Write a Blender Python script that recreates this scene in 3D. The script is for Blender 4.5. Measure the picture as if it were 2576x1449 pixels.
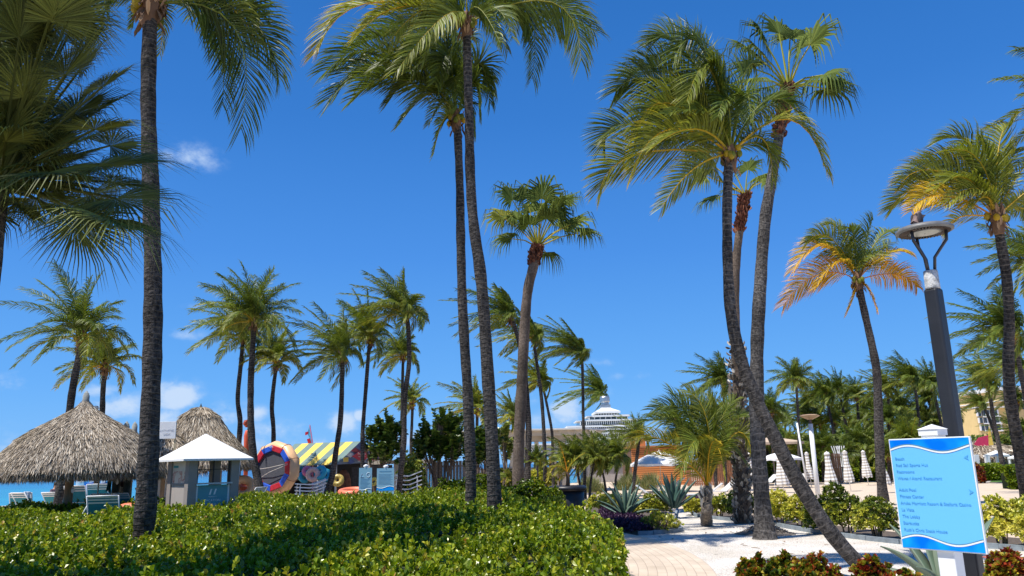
import bpy, math, numpy as np
from mathutils import Vector, Matrix
for o in list(bpy.data.objects): bpy.data.objects.remove(o)
SC = bpy.context.scene; COL = SC.collection
R_ = math.radians
# ------------------------------------------------------------------ camera, sky, sun, exposure
FPX, CX, CY, H = 1945.0, 1288.0, 724.5, 2.0
PITCH, ROLL = 12.82, -1.35
cam = bpy.data.cameras.new('camera'); cam.sensor_width = 36; cam.lens = FPX/2576*36
cam.clip_start = 0.05; cam.clip_end = 30000
camo = bpy.data.objects.new('camera', cam); COL.objects.link(camo)
RM = Matrix.Rotation(R_(90+PITCH), 3, 'X') @ Matrix.Rotation(R_(ROLL), 3, 'Z')
camo.location = (0, 0, H); camo.rotation_euler = RM.to_euler(); SC.camera = camo
SUN_EL, SUN_AZ = 65.0, 210.0          # azimuth (math angle) the light comes FROM: left and a little behind
sd = Vector((math.cos(R_(SUN_EL))*math.cos(R_(SUN_AZ)), math.cos(R_(SUN_EL))*math.sin(R_(SUN_AZ)), math.sin(R_(SUN_EL))))
sl = bpy.data.lights.new('sun', 'SUN'); sl.energy = 5.0; sl.angle = R_(0.53); sl.color = (1.0, 0.955, 0.88)
so = bpy.data.objects.new('sun', sl); COL.objects.link(so); so.location = (0, 0, 60)
so.rotation_euler = sd.to_track_quat('Z', 'Y').to_euler()
SC.view_settings.view_transform = 'Standard'; SC.view_settings.look = 'None'
SC.view_settings.exposure = 0.38; SC.view_settings.gamma = 1.0
def ray(x, y): return (RM @ Vector(((x-CX)/FPX, (CY-y)/FPX, -1))).normalized()
def G(x, y, z=0.0):
    d = ray(x, y); t = (z-H)/d.z; return Vector((d.x*t, d.y*t, z))
def AT(x, y, D):
    d = ray(x, y); t = D/d.y; return Vector((d.x*t, D, H+d.z*t))
# zoom windows of the photograph: origin and scale of the notes taken in each
Z = dict(R1=(0,939.1,.3518),R2=(335.4,972.7,.2315),R3=(590.3,1039.8,.16203),R4=(858.7,972.7,.23145),R5=(1241,939.2,.2547),
 R6=(1442.3,1106.9,.2361),R7=(1610,838.5,.3010),R8=(1811.2,872.1,.27786),S1=(2173.5,1046.5,.27778),S2=(2173.5,704.4,.27778),
 S3=(2173.5,268.3,.3241),S4=(1744.1,1241,.20833),S5=(1475.8,33.5,.39355),S6=(771.4,0,.32415),S7=(0,0,.50925),S8=(0,603.7,.44271),
 T1=(1395.3,925.7,.14817),T2=(2388.1,939.1,.21296),T3=(1261.1,1073.3,.13887),T4=(0,1167.2,.16667),T5=(1140.4,402.5,.23144),
 T6=(1194,704.4,.20838),T8=(1771,469.6,.3704))
def q(w, x, y): a = Z[w]; return (a[0]+x*a[2], a[1]+y*a[2])

# world: Nishita sky, with soft trade-wind clouds low over the sea
W = bpy.data.worlds.new('World'); SC.world = W; W.use_nodes = True
wt = W.node_tree; wn = wt.nodes; wl = wt.links; wn.clear()
def nd(t, kind, **k):
    n = t.nodes.new(kind)
    for a, b in k.items(): setattr(n, a, b)
    return n
sky = nd(wt, 'ShaderNodeTexSky', sky_type='NISHITA', sun_disc=False)
sky.sun_elevation = R_(SUN_EL); sky.sun_rotation = R_(90-SUN_AZ); sky.air_density = 1.0; sky.dust_density = 0.15; sky.ozone_density = 3.0; sky.altitude = 0
tc = nd(wt, 'ShaderNodeTexCoord')
hs = nd(wt, 'ShaderNodeHueSaturation'); hs.inputs['Saturation'].default_value = 1.1
wl.new(sky.outputs[0], hs.inputs['Color'])
sz_ = nd(wt, 'ShaderNodeSeparateXYZ'); wl.new(tc.outputs['Generated'], sz_.inputs[0])
gr = nd(wt, 'ShaderNodeValToRGB'); ge = gr.color_ramp.elements
for i_, (ps, cc) in enumerate([(0, (1.75, 4.9, 9.6)), (.10, (1.15, 4.0, 9.2)), (.26, (.62, 2.75, 7.9)), (.42, (.32, 1.95, 6.3)), (.60, (.18, 1.45, 5.0))]):
    if i_ > 1: ge.new(ps)
    ge[i_].position = ps; ge[i_].color = tuple(x/10 for x in cc)+(1,)
wl.new(sz_.outputs['Z'], gr.inputs[0]); gs = nd(wt, 'ShaderNodeVectorMath', operation='SCALE'); gs.inputs['Scale'].default_value = 10.7; wl.new(gr.outputs[0], gs.inputs[0])
skm = nd(wt, 'ShaderNodeMix', data_type='RGBA'); skm.inputs['Factor'].default_value = .88; wl.new(hs.outputs[0], skm.inputs['A']); wl.new(gs.outputs[0], skm.inputs['B'])
CLOUDS = [(440,995,70,42,1.0),(545,1045,90,45,.62),(300,1025,90,45,.62),(700,1085,90,34,.5),(860,1065,50,40,.75),(905,1045,20,20,.8),(1425,1030,50,46,1.0),
 (1380,1060,70,30,.5),(485,395,80,38,.5),(465,842,55,18,.42),(500,776,45,13,.3),(1585,947,60,14,.3),(1795,916,40,14,.28),(20,955,55,26,.35),(1020,1105,80,30,.5),
 (650,1040,30,24,.6),(1500,1000,60,26,.3),(120,1120,140,50,.5),(560,1120,160,40,.5),(1180,1120,160,40,.45),(780,1120,120,36,.5),(250,985,60,22,.5),(420,1050,60,30,.6),(1330,1000,40,20,.35),(2200,1000,120,22,.25),(1620,1090,90,30,.35),(1510,912,50,12,.25),(2330,905,90,16,.2)]
nz = nd(wt, 'ShaderNodeTexNoise'); nz.inputs['Scale'].default_value = 26; nz.inputs['Detail'].default_value = 9; nz.inputs['Roughness'].default_value = .62
mp = nd(wt, 'ShaderNodeMapping'); mp.inputs['Scale'].default_value = (1, 1, 1.5); wl.new(tc.outputs['Generated'], mp.inputs['Vector']); wl.new(mp.outputs[0], nz.inputs['Vector'])
prev = None
for (x, y, rx, ry, s) in CLOUDS:
    d = ray(x, y)
    vm = nd(wt, 'ShaderNodeVectorMath', operation='SUBTRACT'); wl.new(tc.outputs['Generated'], vm.inputs[0]); vm.inputs[1].default_value = d
    v2 = nd(wt, 'ShaderNodeVectorMath', operation='MULTIPLY'); wl.new(vm.outputs[0], v2.inputs[0]); v2.inputs[1].default_value = (1945/rx, 1945/rx, 1945/ry)
    v3 = nd(wt, 'ShaderNodeVectorMath', operation='LENGTH'); wl.new(v2.outputs[0], v3.inputs[0])
    mr = nd(wt, 'ShaderNodeMapRange', interpolation_type='SMOOTHSTEP'); wl.new(v3.outputs['Value'], mr.inputs['Value'])
    mr.inputs['From Min'].default_value = 1.35; mr.inputs['From Max'].default_value = 0.1; mr.inputs['To Min'].default_value = 0; mr.inputs['To Max'].default_value = s
    if prev is None: prev = mr.outputs[0]
    else:
        mx = nd(wt, 'ShaderNodeMath', operation='MAXIMUM'); wl.new(prev, mx.inputs[0]); wl.new(mr.outputs[0], mx.inputs[1]); prev = mx.outputs[0]
ad = nd(wt, 'ShaderNodeMath', operation='ADD'); wl.new(nz.outputs['Fac'], ad.inputs[0])
ms = nd(wt, 'ShaderNodeMath', operation='MULTIPLY'); ms.inputs[1].default_value = .42; wl.new(prev, ms.inputs[0]); wl.new(ms.outputs[0], ad.inputs[1])
cr = nd(wt, 'ShaderNodeMapRange', interpolation_type='SMOOTHSTEP'); wl.new(ad.outputs[0], cr.inputs['Value'])
cr.inputs['From Min'].default_value = .52; cr.inputs['From Max'].default_value = .90
cm = nd(wt, 'ShaderNodeMath', operation='MULTIPLY'); wl.new(cr.outputs[0], cm.inputs[0]); p2_ = nd(wt, 'ShaderNodeMath', operation='MULTIPLY', use_clamp=True); wl.new(prev, p2_.inputs[0]); p2_.inputs[1].default_value = 1.7; wl.new(p2_.outputs[0], cm.inputs[1])
mixc = nd(wt, 'ShaderNodeMix', data_type='RGBA'); wl.new(cm.outputs[0], mixc.inputs['Factor']); wl.new(skm.outputs['Result'], mixc.inputs['A']); mixc.inputs['B'].default_value = (5.6, 7.2, 9.6, 1)
bg = nd(wt, 'ShaderNodeBackground'); bg.inputs['Strength'].default_value = 0.078
SKYBG = bg
wl.new(mixc.outputs['Result'], bg.inputs['Color']); wo = nd(wt, 'ShaderNodeOutputWorld'); wl.new(bg.outputs[0], wo.inputs[0])

# ------------------------------------------------------------------ materials
MATS = {}
def lin(r, g, b): return tuple(((c/255)/12.92 if c/255 <= .04045 else ((c/255+.055)/1.055)**2.4) for c in (r, g, b))
def mat(name, col, rough=.6, var=.12, scale=6.0, bump=0.0, bscale=None, metal=0.0, spec=.5, transl=0.0, stretch=(1,1,1)):
    if name in MATS: return MATS[name]
    m = bpy.data.materials.new(name); m.use_nodes = True; t = m.node_tree; t.nodes.clear()
    p = nd(t, 'ShaderNodeBsdfPrincipled'); out = nd(t, 'ShaderNodeOutputMaterial')
    p.inputs['Roughness'].default_value = rough; p.inputs['Metallic'].default_value = metal; p.inputs['Specular IOR Level'].default_value = spec
    co = nd(t, 'ShaderNodeTexCoord'); mpp = nd(t, 'ShaderNodeMapping'); mpp.inputs['Scale'].default_value = stretch
    t.links.new(co.outputs['Object'], mpp.inputs['Vector'])
    n = nd(t, 'ShaderNodeTexNoise'); n.inputs['Scale'].default_value = scale; n.inputs['Detail'].default_value = 5; t.links.new(mpp.outputs[0], n.inputs['Vector'])
    r = nd(t, 'ShaderNodeValToRGB'); e = r.color_ramp.elements
    e[0].position = .3; e[1].position = .7
    e[0].color = tuple(max(0, c*(1-var)) for c in col)+(1,); e[1].color = tuple(min(1, c*(1+var)) for c in col)+(1,)
    t.links.new(n.outputs['Fac'], r.inputs[0]); t.links.new(r.outputs[0], p.inputs['Base Color'])
    if bump:
        n2 = nd(t, 'ShaderNodeTexNoise'); n2.inputs['Scale'].default_value = bscale or scale*4; n2.inputs['Detail'].default_value = 6; t.links.new(mpp.outputs[0], n2.inputs['Vector'])
        b = nd(t, 'ShaderNodeBump'); b.inputs['Strength'].default_value = bump; b.inputs['Distance'].default_value = .02
        t.links.new(n2.outputs['Fac'], b.inputs['Height']); t.links.new(b.outputs[0], p.inputs['Normal'])
    if transl:
        tr = nd(t, 'ShaderNodeBsdfTranslucent'); t.links.new(r.outputs[0], tr.inputs['Color']); ms_ = nd(t, 'ShaderNodeMixShader'); ms_.inputs[0].default_value = transl
        t.links.new(p.outputs[0], ms_.inputs[1]); t.links.new(tr.outputs[0], ms_.inputs[2]); t.links.new(ms_.outputs[0], out.inputs[0])
    else: t.links.new(p.outputs[0], out.inputs[0])
    MATS[name] = m; return m
def ramp_mat(name, stops, rough=.45, transl=.25, spec=.5, vlo=.55, vhi=1.45):
    """colour from per-vertex attribute a: x = place on the ramp, y = brightness of this leaf"""
    if name in MATS: return MATS[name]
    m = bpy.data.materials.new(name); m.use_nodes = True; t = m.node_tree; t.nodes.clear()
    p = nd(t, 'ShaderNodeBsdfPrincipled'); out = nd(t, 'ShaderNodeOutputMaterial'); p.inputs['Roughness'].default_value = rough; p.inputs['Specular IOR Level'].default_value = spec
    at = nd(t, 'ShaderNodeAttribute', attribute_name='a'); sp = nd(t, 'ShaderNodeSeparateXYZ'); t.links.new(at.outputs['Vector'], sp.inputs[0])
    r = nd(t, 'ShaderNodeValToRGB'); e = r.color_ramp.elements
    while len(e) < len(stops): e.new(.5)
    for i, (pos, c) in enumerate(stops): e[i].position = pos; e[i].color = tuple(c)+(1,)
    t.links.new(sp.outputs[0], r.inputs[0])
    mr = nd(t, 'ShaderNodeMapRange'); t.links.new(sp.outputs[1], mr.inputs['Value']); mr.inputs['To Min'].default_value = vlo; mr.inputs['To Max'].default_value = vhi
    vm = nd(t, 'ShaderNodeVectorMath', operation='SCALE'); t.links.new(r.outputs[0], vm.inputs[0]); t.links.new(mr.outputs[0], vm.inputs['Scale'])
    t.links.new(vm.outputs[0], p.inputs['Base Color'])
    if transl:
        tr = nd(t, 'ShaderNodeBsdfTranslucent'); v2 = nd(t, 'ShaderNodeVectorMath', operation='MULTIPLY'); t.links.new(vm.outputs[0], v2.inputs[0]); v2.inputs[1].default_value = (1.5, 1.5, .8)
        t.links.new(v2.outputs[0], tr.inputs['Color'])
        ms_ = nd(t, 'ShaderNodeMixShader'); ms_.inputs[0].default_value = transl
        t.links.new(p.outputs[0], ms_.inputs[1]); t.links.new(tr.outputs[0], ms_.inputs[2]); t.links.new(ms_.outputs[0], out.inputs[0])
    else: t.links.new(p.outputs[0], out.inputs[0])
    MATS[name] = m; return m
def trunk_mat(name, dark, light, ring=7.0, rough=.85, vert=.35):
    if name in MATS: return MATS[name]
    m = bpy.data.materials.new(name); m.use_nodes = True; t = m.node_tree; t.nodes.clear()
    L = t.links.new
    p = nd(t, 'ShaderNodeBsdfPrincipled'); out = nd(t, 'ShaderNodeOutputMaterial'); p.inputs['Roughness'].default_value = rough; p.inputs['Specular IOR Level'].default_value = .25
    at = nd(t, 'ShaderNodeAttribute', attribute_name='a'); sp = nd(t, 'ShaderNodeSeparateXYZ'); L(at.outputs['Vector'], sp.inputs[0])
    co = nd(t, 'ShaderNodeTexCoord')
    n1 = nd(t, 'ShaderNodeTexNoise'); n1.inputs['Scale'].default_value = 3.0; n1.inputs['Detail'].default_value = 4; L(co.outputs['Object'], n1.inputs['Vector'])
    # ring phase = length*ring + wobble
    w = nd(t, 'ShaderNodeMath', operation='MULTIPLY_ADD'); L(n1.outputs['Fac'], w.inputs[0]); w.inputs[1].default_value = 1.6
    lm = nd(t, 'ShaderNodeMath', operation='MULTIPLY'); L(sp.outputs[0], lm.inputs[0]); lm.inputs[1].default_value = ring; L(lm.outputs[0], w.inputs[2])
    fr = nd(t, 'ShaderNodeMath', operation='FRACT'); L(w.outputs[0], fr.inputs[0])
    ln = nd(t, 'ShaderNodeMapRange'); L(fr.outputs[0], ln.inputs['Value']); ln.inputs['From Min'].default_value = .78; ln.inputs['From Max'].default_value = .97
    # vertical fissures
    mp2 = nd(t, 'ShaderNodeMapping'); mp2.inputs['Scale'].default_value = (1, 1, .12); L(co.outputs['Object'], mp2.inputs['Vector'])
    n2 = nd(t, 'ShaderNodeTexNoise'); n2.inputs['Scale'].default_value = 42; n2.inputs['Detail'].default_value = 3; L(mp2.outputs[0], n2.inputs['Vector'])
    n3 = nd(t, 'ShaderNodeTexNoise'); n3.inputs['Scale'].default_value = 14; n3.inputs['Detail'].default_value = 6; L(co.outputs['Object'], n3.inputs['Vector'])
    mx = nd(t, 'ShaderNodeMix', data_type='RGBA'); mx.inputs['A'].default_value = tuple(dark)+(1,); mx.inputs['B'].default_value = tuple(light)+(1,)
    s1 = nd(t, 'ShaderNodeMath', operation='MULTIPLY_ADD'); L(n3.outputs['Fac'], s1.inputs[0]); s1.inputs[1].default_value = 1.5; s1.inputs[2].default_value = -.55
    s2 = nd(t, 'ShaderNodeMath', operation='MULTIPLY_ADD'); L(ln.outputs[0], s2.inputs[0]); s2.inputs[1].default_value = .75; L(s1.outputs[0], s2.inputs[2])
    s3 = nd(t, 'ShaderNodeMath', operation='MULTIPLY_ADD'); L(n2.outputs['Fac'], s3.inputs[0]); s3.inputs[1].default_value = vert*2; L(s2.outputs[0], s3.inputs[2])
    s4 = nd(t, 'ShaderNodeMath', operation='SUBTRACT', use_clamp=True); L(s3.outputs[0], s4.inputs[0]); s4.inputs[1].default_value = vert*.8
    L(s4.outputs[0], mx.inputs['Factor'])
    n5 = nd(t, 'ShaderNodeTexNoise'); n5.inputs['Scale'].default_value = 1.3; n5.inputs['Detail'].default_value = 5; L(co.outputs['Object'], n5.inputs['Vector']); r5_ = nd(t, 'ShaderNodeMapRange'); L(n5.outputs['Fac'], r5_.inputs['Value'])
    r5_.inputs['From Min'].default_value = .32; r5_.inputs['From Max'].default_value = .68; r5_.inputs['To Min'].default_value = .55; r5_.inputs['To Max'].default_value = 1.3; v5 = nd(t, 'ShaderNodeVectorMath', operation='SCALE'); L(mx.outputs['Result'], v5.inputs[0]); L(r5_.outputs[0], v5.inputs['Scale']); L(v5.outputs[0], p.inputs['Base Color'])
    b = nd(t, 'ShaderNodeBump'); b.inputs['Strength'].default_value = .9; b.inputs['Distance'].default_value = .03; L(s3.outputs[0], b.inputs['Height']); L(b.outputs[0], p.inputs['Normal'])
    L(p.outputs[0], out.inputs[0]); MATS[name] = m; return m

# ------------------------------------------------------------------ mesh builder
class MB:
    def __init__(s, seed=0):
        s.v = []; s.n = 0; s.f = []; s.a = []; s.m = []; s.rng = np.random.default_rng(seed)
    def add(s, v, f, a=(0, .5, 0), m=0):
        v = np.asarray(v, float).reshape(-1, 3); nv = len(v)
        a = np.asarray(a, float)
        if a.ndim == 1: a = np.tile(a, (nv, 1))
        s.v.append(v); s.a.append(a)
        if isinstance(f, np.ndarray): fs = [(f+s.n)]
        else:
            by = {}
            for g in f: by.setdefault(len(g), []).append(g)
            fs = [np.array(x)+s.n for x in by.values()]
        for x in fs: s.f.append(x); s.m.append(m)
        s.n += nv
    def box(s, x0, x1, y0, y1, z0, z1, m=0, a=(0, .5, 0)):
        s.add([(x0,y0,z0),(x1,y0,z0),(x1,y1,z0),(x0,y1,z0),(x0,y0,z1),(x1,y0,z1),(x1,y1,z1),(x0,y1,z1)],
              [(0,3,2,1),(4,5,6,7),(0,1,5,4),(1,2,6,5),(2,3,7,6),(3,0,4,7)], a, m)
    def bar(s, p, q_, w, t=None, m=0, a=(0,.5,0)):
        p = np.array(p, float); q_ = np.array(q_, float); d = q_-p; d /= np.linalg.norm(d)+1e-9; t = t or w
        up = np.array((0, 0, 1.)) if abs(d[2]) < .95 else np.array((0, 1., 0)); u = np.cross(d, up); u /= np.linalg.norm(u); n = np.cross(u, d)
        c = [u*w/2*i+n*t/2*j for i, j in ((-1,-1),(1,-1),(1,1),(-1,1))]
        s.add([p+x for x in c]+[q_+x for x in c], [(0,1,2,3),(7,6,5,4),(0,4,5,1),(1,5,6,2),(2,6,7,3),(3,7,4,0)], a, m)
    def tube(s, pts, rad, n=8, m=0, a=None, cap=True, jit=0, rvar=0.5):
        pts = np.array([tuple(p) for p in pts], float); k = len(pts); rad = np.broadcast_to(np.asarray(rad, float), (k,)) if np.ndim(rad) < 2 else rad
        tg = np.gradient(pts, axis=0); tg /= np.linalg.norm(tg, axis=1)[:, None]+1e-9
        u = np.cross(tg[0], (0, 0, 1.) if abs(tg[0][2]) < .9 else (0, 1., 0)); u /= np.linalg.norm(u); V = []; A = []; L = 0
        for i in range(k):
            u = u-tg[i]*np.dot(u, tg[i]); u /= np.linalg.norm(u); w = np.cross(tg[i], u)
            if i: L += np.linalg.norm(pts[i]-pts[i-1])
            for j in range(n):
                th = 2*math.pi*j/n; r = rad[i]*(1+(s.rng.uniform(-jit, jit) if jit else 0))
                V.append(pts[i]+(u*math.cos(th)+w*math.sin(th))*r); A.append((L, rvar, th) if a is None else a)
        F = [(i*n+j, i*n+(j+1) % n, (i+1)*n+(j+1) % n, (i+1)*n+j) for i in range(k-1) for j in range(n)]
        s.add(V, np.array(F), np.array(A), m)
        if cap: s.f += [np.array([[s.n-n*k+j for j in range(n)][::-1]]), np.array([[s.n-n+j for j in range(n)]])]; s.m += [m, m]
    def lathe(s, prof, n=16, c=(0, 0, 0), m=0, a=(0,.5,0), cap=False):
        V = [(c[0]+r*math.cos(2*math.pi*j/n), c[1]+r*math.sin(2*math.pi*j/n), c[2]+z) for r, z in prof for j in range(n)]
        F = [(i*n+j, i*n+(j+1) % n, (i+1)*n+(j+1) % n, (i+1)*n+j) for i in range(len(prof)-1) for j in range(n)]
        s.add(V, np.array(F), a, m)
        if cap: s.f += [np.array([[s.n-n*len(prof)+j for j in range(n)][::-1]]), np.array([[s.n-n+j for j in range(n)]])]; s.m += [m, m]
    def ball(s, c, r, n=8, k=6, m=0, a=(0,.5,0)):
        r = (r, r, r) if np.ndim(r) == 0 else r; V = [(c[0], c[1], c[2]-r[2])]
        for i in range(1, k):
            ph = -math.pi/2+math.pi*i/k
            V += [(c[0]+r[0]*math.cos(ph)*math.cos(2*math.pi*j/n), c[1]+r[1]*math.cos(ph)*math.sin(2*math.pi*j/n), c[2]+r[2]*math.sin(ph)) for j in range(n)]
        V.append((c[0], c[1], c[2]+r[2])); F = []
        for j in range(n):
            F.append((0, 1+(j+1) % n, 1+j)); F.append((len(V)-1, 1+(k-2)*n+j, 1+(k-2)*n+(j+1) % n))
            for i in range(k-2): F.append((1+i*n+j, 1+i*n+(j+1) % n, 1+(i+1)*n+(j+1) % n, 1+(i+1)*n+j))
        s.add(V, F, a, m)
    def poly(s, pts, m=0, a=(0,.5,0)): s.add([tuple(p) for p in pts], [tuple(range(len(pts)))], a, m)
    def prism(s, pts, h, m=0, a=(0,.5,0)):
        """extrude a polygon by vector h"""
        P = np.array([tuple(p) for p in pts], float); k = len(P); h = np.array(h, float)
        s.add(np.vstack([P, P+h]), [tuple(range(k))[::-1], tuple(range(k, 2*k))]+[(i, (i+1) % k, k+(i+1) % k, k+i) for i in range(k)], a, m)
    def build(s, name, mats, parent=None, origin=None, smooth=False, mods=()):
        me = bpy.data.meshes.new(name); V = np.vstack(s.v)
        if origin is not None: V = V-np.array(tuple(origin))
        me.vertices.add(len(V)); me.vertices.foreach_set('co', V.astype(np.float32).ravel())
        tot = np.concatenate([np.full(len(x), x.shape[1]) for x in s.f]); li = np.concatenate([x.ravel() for x in s.f]); st = np.concatenate([[0], np.cumsum(tot)[:-1]])
        me.loops.add(len(li)); me.loops.foreach_set('vertex_index', li.astype(np.int32)); me.polygons.add(len(tot))
        me.polygons.foreach_set('loop_start', st.astype(np.int32)); me.polygons.foreach_set('loop_total', tot.astype(np.int32))
        mi = np.concatenate([np.full(len(x), mm) for x, mm in zip(s.f, s.m)]); me.polygons.foreach_set('material_index', mi.astype(np.int32))
        me.polygons.foreach_set('use_smooth', np.full(len(tot), bool(smooth)))
        at = me.attributes.new('a', 'FLOAT_VECTOR', 'POINT'); at.data.foreach_set('vector', np.vstack(s.a).astype(np.float32).ravel())
        for mm in (mats if isinstance(mats, (list, tuple)) else [mats]): me.materials.append(mm)
        me.update(calc_edges=True); me.validate(clean_customdata=False)
        o = bpy.data.objects.new(name, me); COL.objects.link(o)
        if parent is not None: o.parent = parent
        elif origin is not None: o.location = origin
        for kind, kw in mods:
            md = o.modifiers.new(kind.lower(), kind)
            for a_, b_ in kw.items(): setattr(md, a_, b_)
        return o
BEV = lambda w: (('BEVEL', dict(width=w, segments=2, limit_method='ANGLE')),)
def tag(o, label=None, cat=None, group=None, kind=None):
    if label: o['label'] = label
    if cat: o['category'] = cat
    if group: o['group'] = group
    if kind: o['kind'] = kind
    return o
def thing(name, label, cat, loc=(0, 0, 0), rz=0.0, group=None, sc=1.0):
    o = bpy.data.objects.new(name, None); COL.objects.link(o); o.location = loc; o.rotation_euler = (0, 0, rz); o.empty_display_size = .2
    if sc != 1: o.scale = (sc, sc, sc)
    return tag(o, label, cat, group)
def dup(o, loc=None, rz=None, label=None, sc=None, parent=None):
    c = o.copy(); COL.objects.link(c)
    if parent is not None: c.parent = parent
    if loc is not None: c.location = loc
    if rz is not None: c.rotation_euler = (c.rotation_euler[0], c.rotation_euler[1], rz)
    if sc is not None: c.scale = (sc, sc, sc)
    if label: c['label'] = label
    for ch in o.children: dup(ch, parent=c)
    return c
def text(name, body, size, mat_, parent, loc, rot=(R_(90), 0, 0), align='LEFT', ext=.002, sx=1.0):
    cu = bpy.data.curves.new(name, 'FONT'); cu.body = body; cu.size = size; cu.extrude = ext; cu.align_x = align; cu.resolution_u = 2
    t = bpy.data.objects.new(name, cu); COL.objects.link(t); bpy.context.view_layer.update()
    me = bpy.data.meshes.new_from_object(t.evaluated_get(bpy.context.evaluated_depsgraph_get())); bpy.data.objects.remove(t)
    o = bpy.data.objects.new(name, me); COL.objects.link(o); me.materials.clear(); me.materials.append(mat_); o.parent = parent; o.location = loc; o.rotation_euler = rot; o.scale = (sx, 1, 1)
    return o
def nrm(a): return a/(np.linalg.norm(a, axis=-1, keepdims=True)+1e-9)
V3 = lambda p: np.array(tuple(p), float)
GREENS = ramp_mat('palm_leaf', [(0, (.042,.070,.012)), (.25, (.115,.155,.020)), (.5, (.22,.23,.030)), (.75, (.60,.37,.020)), (1, (.52,.21,.02))], rough=.46, transl=.30, vlo=.45, vhi=1.6, spec=.32)
FANG = ramp_mat('fan_palm_leaf', [(0, (.045,.075,.018)), (.25, (.125,.165,.035)), (.5, (.22,.23,.035)), (.75, (.50,.36,.06)), (1, (.46,.30,.12))], rough=.75, transl=.14, vlo=.35, vhi=1.5, spec=.08)
FAND = ramp_mat('dark_fan_palm_leaf', [(0, (.055,.070,.016)), (.25, (.15,.17,.032)), (.5, (.33,.32,.06)), (.75, (.45,.34,.08)), (1, (.46,.30,.12))], rough=.6, transl=.06, vlo=.3, vhi=1.6, spec=.2)
HEDGE = ramp_mat('hedge_leaf', [(0, (.026,.066,.004)), (.42, (.175,.250,.009)), (.75, (.42,.42,.024)), (.92, (.46,.36,.07)), (1, (.38,.17,.06))], rough=.33, transl=.25, vlo=.35, vhi=1.6)
GRAPE = ramp_mat('sea_grape_leaf', [(0, (.030,.070,.012)), (.5, (.115,.175,.028)), (1, (.34,.36,.07))], rough=.33, transl=.12)
VARIE = ramp_mat('variegated_leaf', [(0, (.018,.05,.010)), (.4, (.13,.18,.016)), (.7, (.50,.48,.05)), (1, (.68,.60,.14))], rough=.35, transl=.2)
CROTN = ramp_mat('croton_leaf', [(0, (.012,.018,.008)), (.3, (.10,.16,.012)), (.5, (.40,.36,.03)), (.72, (.36,.06,.02)), (1, (.16,.010,.014))], rough=.28, transl=.15)
AGAVE = ramp_mat('agave_leaf', [(0, (.035,.085,.075)), (.5, (.09,.165,.13)), (1, (.20,.25,.17))], rough=.5, transl=.05)
STRAW = ramp_mat('dried_palm_thatch', [(0, (.035,.027,.020)), (.3, (.18,.14,.10)), (.62, (.44,.365,.28)), (1, (.72,.65,.54))], rough=.75, transl=.06, spec=.2)
SHAG = ramp_mat('palm_boots', [(0, (.05,.035,.025)), (.5, (.26,.22,.18)), (1, (.58,.54,.48))], rough=.85, transl=0)
REDB = ramp_mat('rusty_palm_fibre', [(0, (.05,.018,.012)), (.5, (.20,.065,.035)), (1, (.36,.16,.09))], rough=.85, transl=0)
GRASSM = ramp_mat('grass_blade', [(0, (.05,.10,.02)), (.5, (.19,.22,.07)), (1, (.44,.38,.20))], rough=.6, transl=.2)
PURP = ramp_mat('purple_leaf', [(0, (.018,.006,.022)), (.6, (.055,.016,.062)), (1, (.12,.05,.12))], rough=.5, transl=.1)
TK = trunk_mat('coconut_trunk', (.018,.016,.015), (.185,.165,.150), ring=9)
TKT = trunk_mat('fan_palm_trunk', (.10,.072,.055), (.30,.235,.185), ring=26, vert=.3)
TKG = trunk_mat('grey_fissured_trunk', (.030,.027,.025), (.21,.19,.172), ring=5, vert=.75)
FIB = ramp_mat('crown_fibre', [(0, (.06,.03,.018)), (.5, (.22,.12,.065)), (1, (.46,.30,.17))], rough=.85, transl=0)
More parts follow.
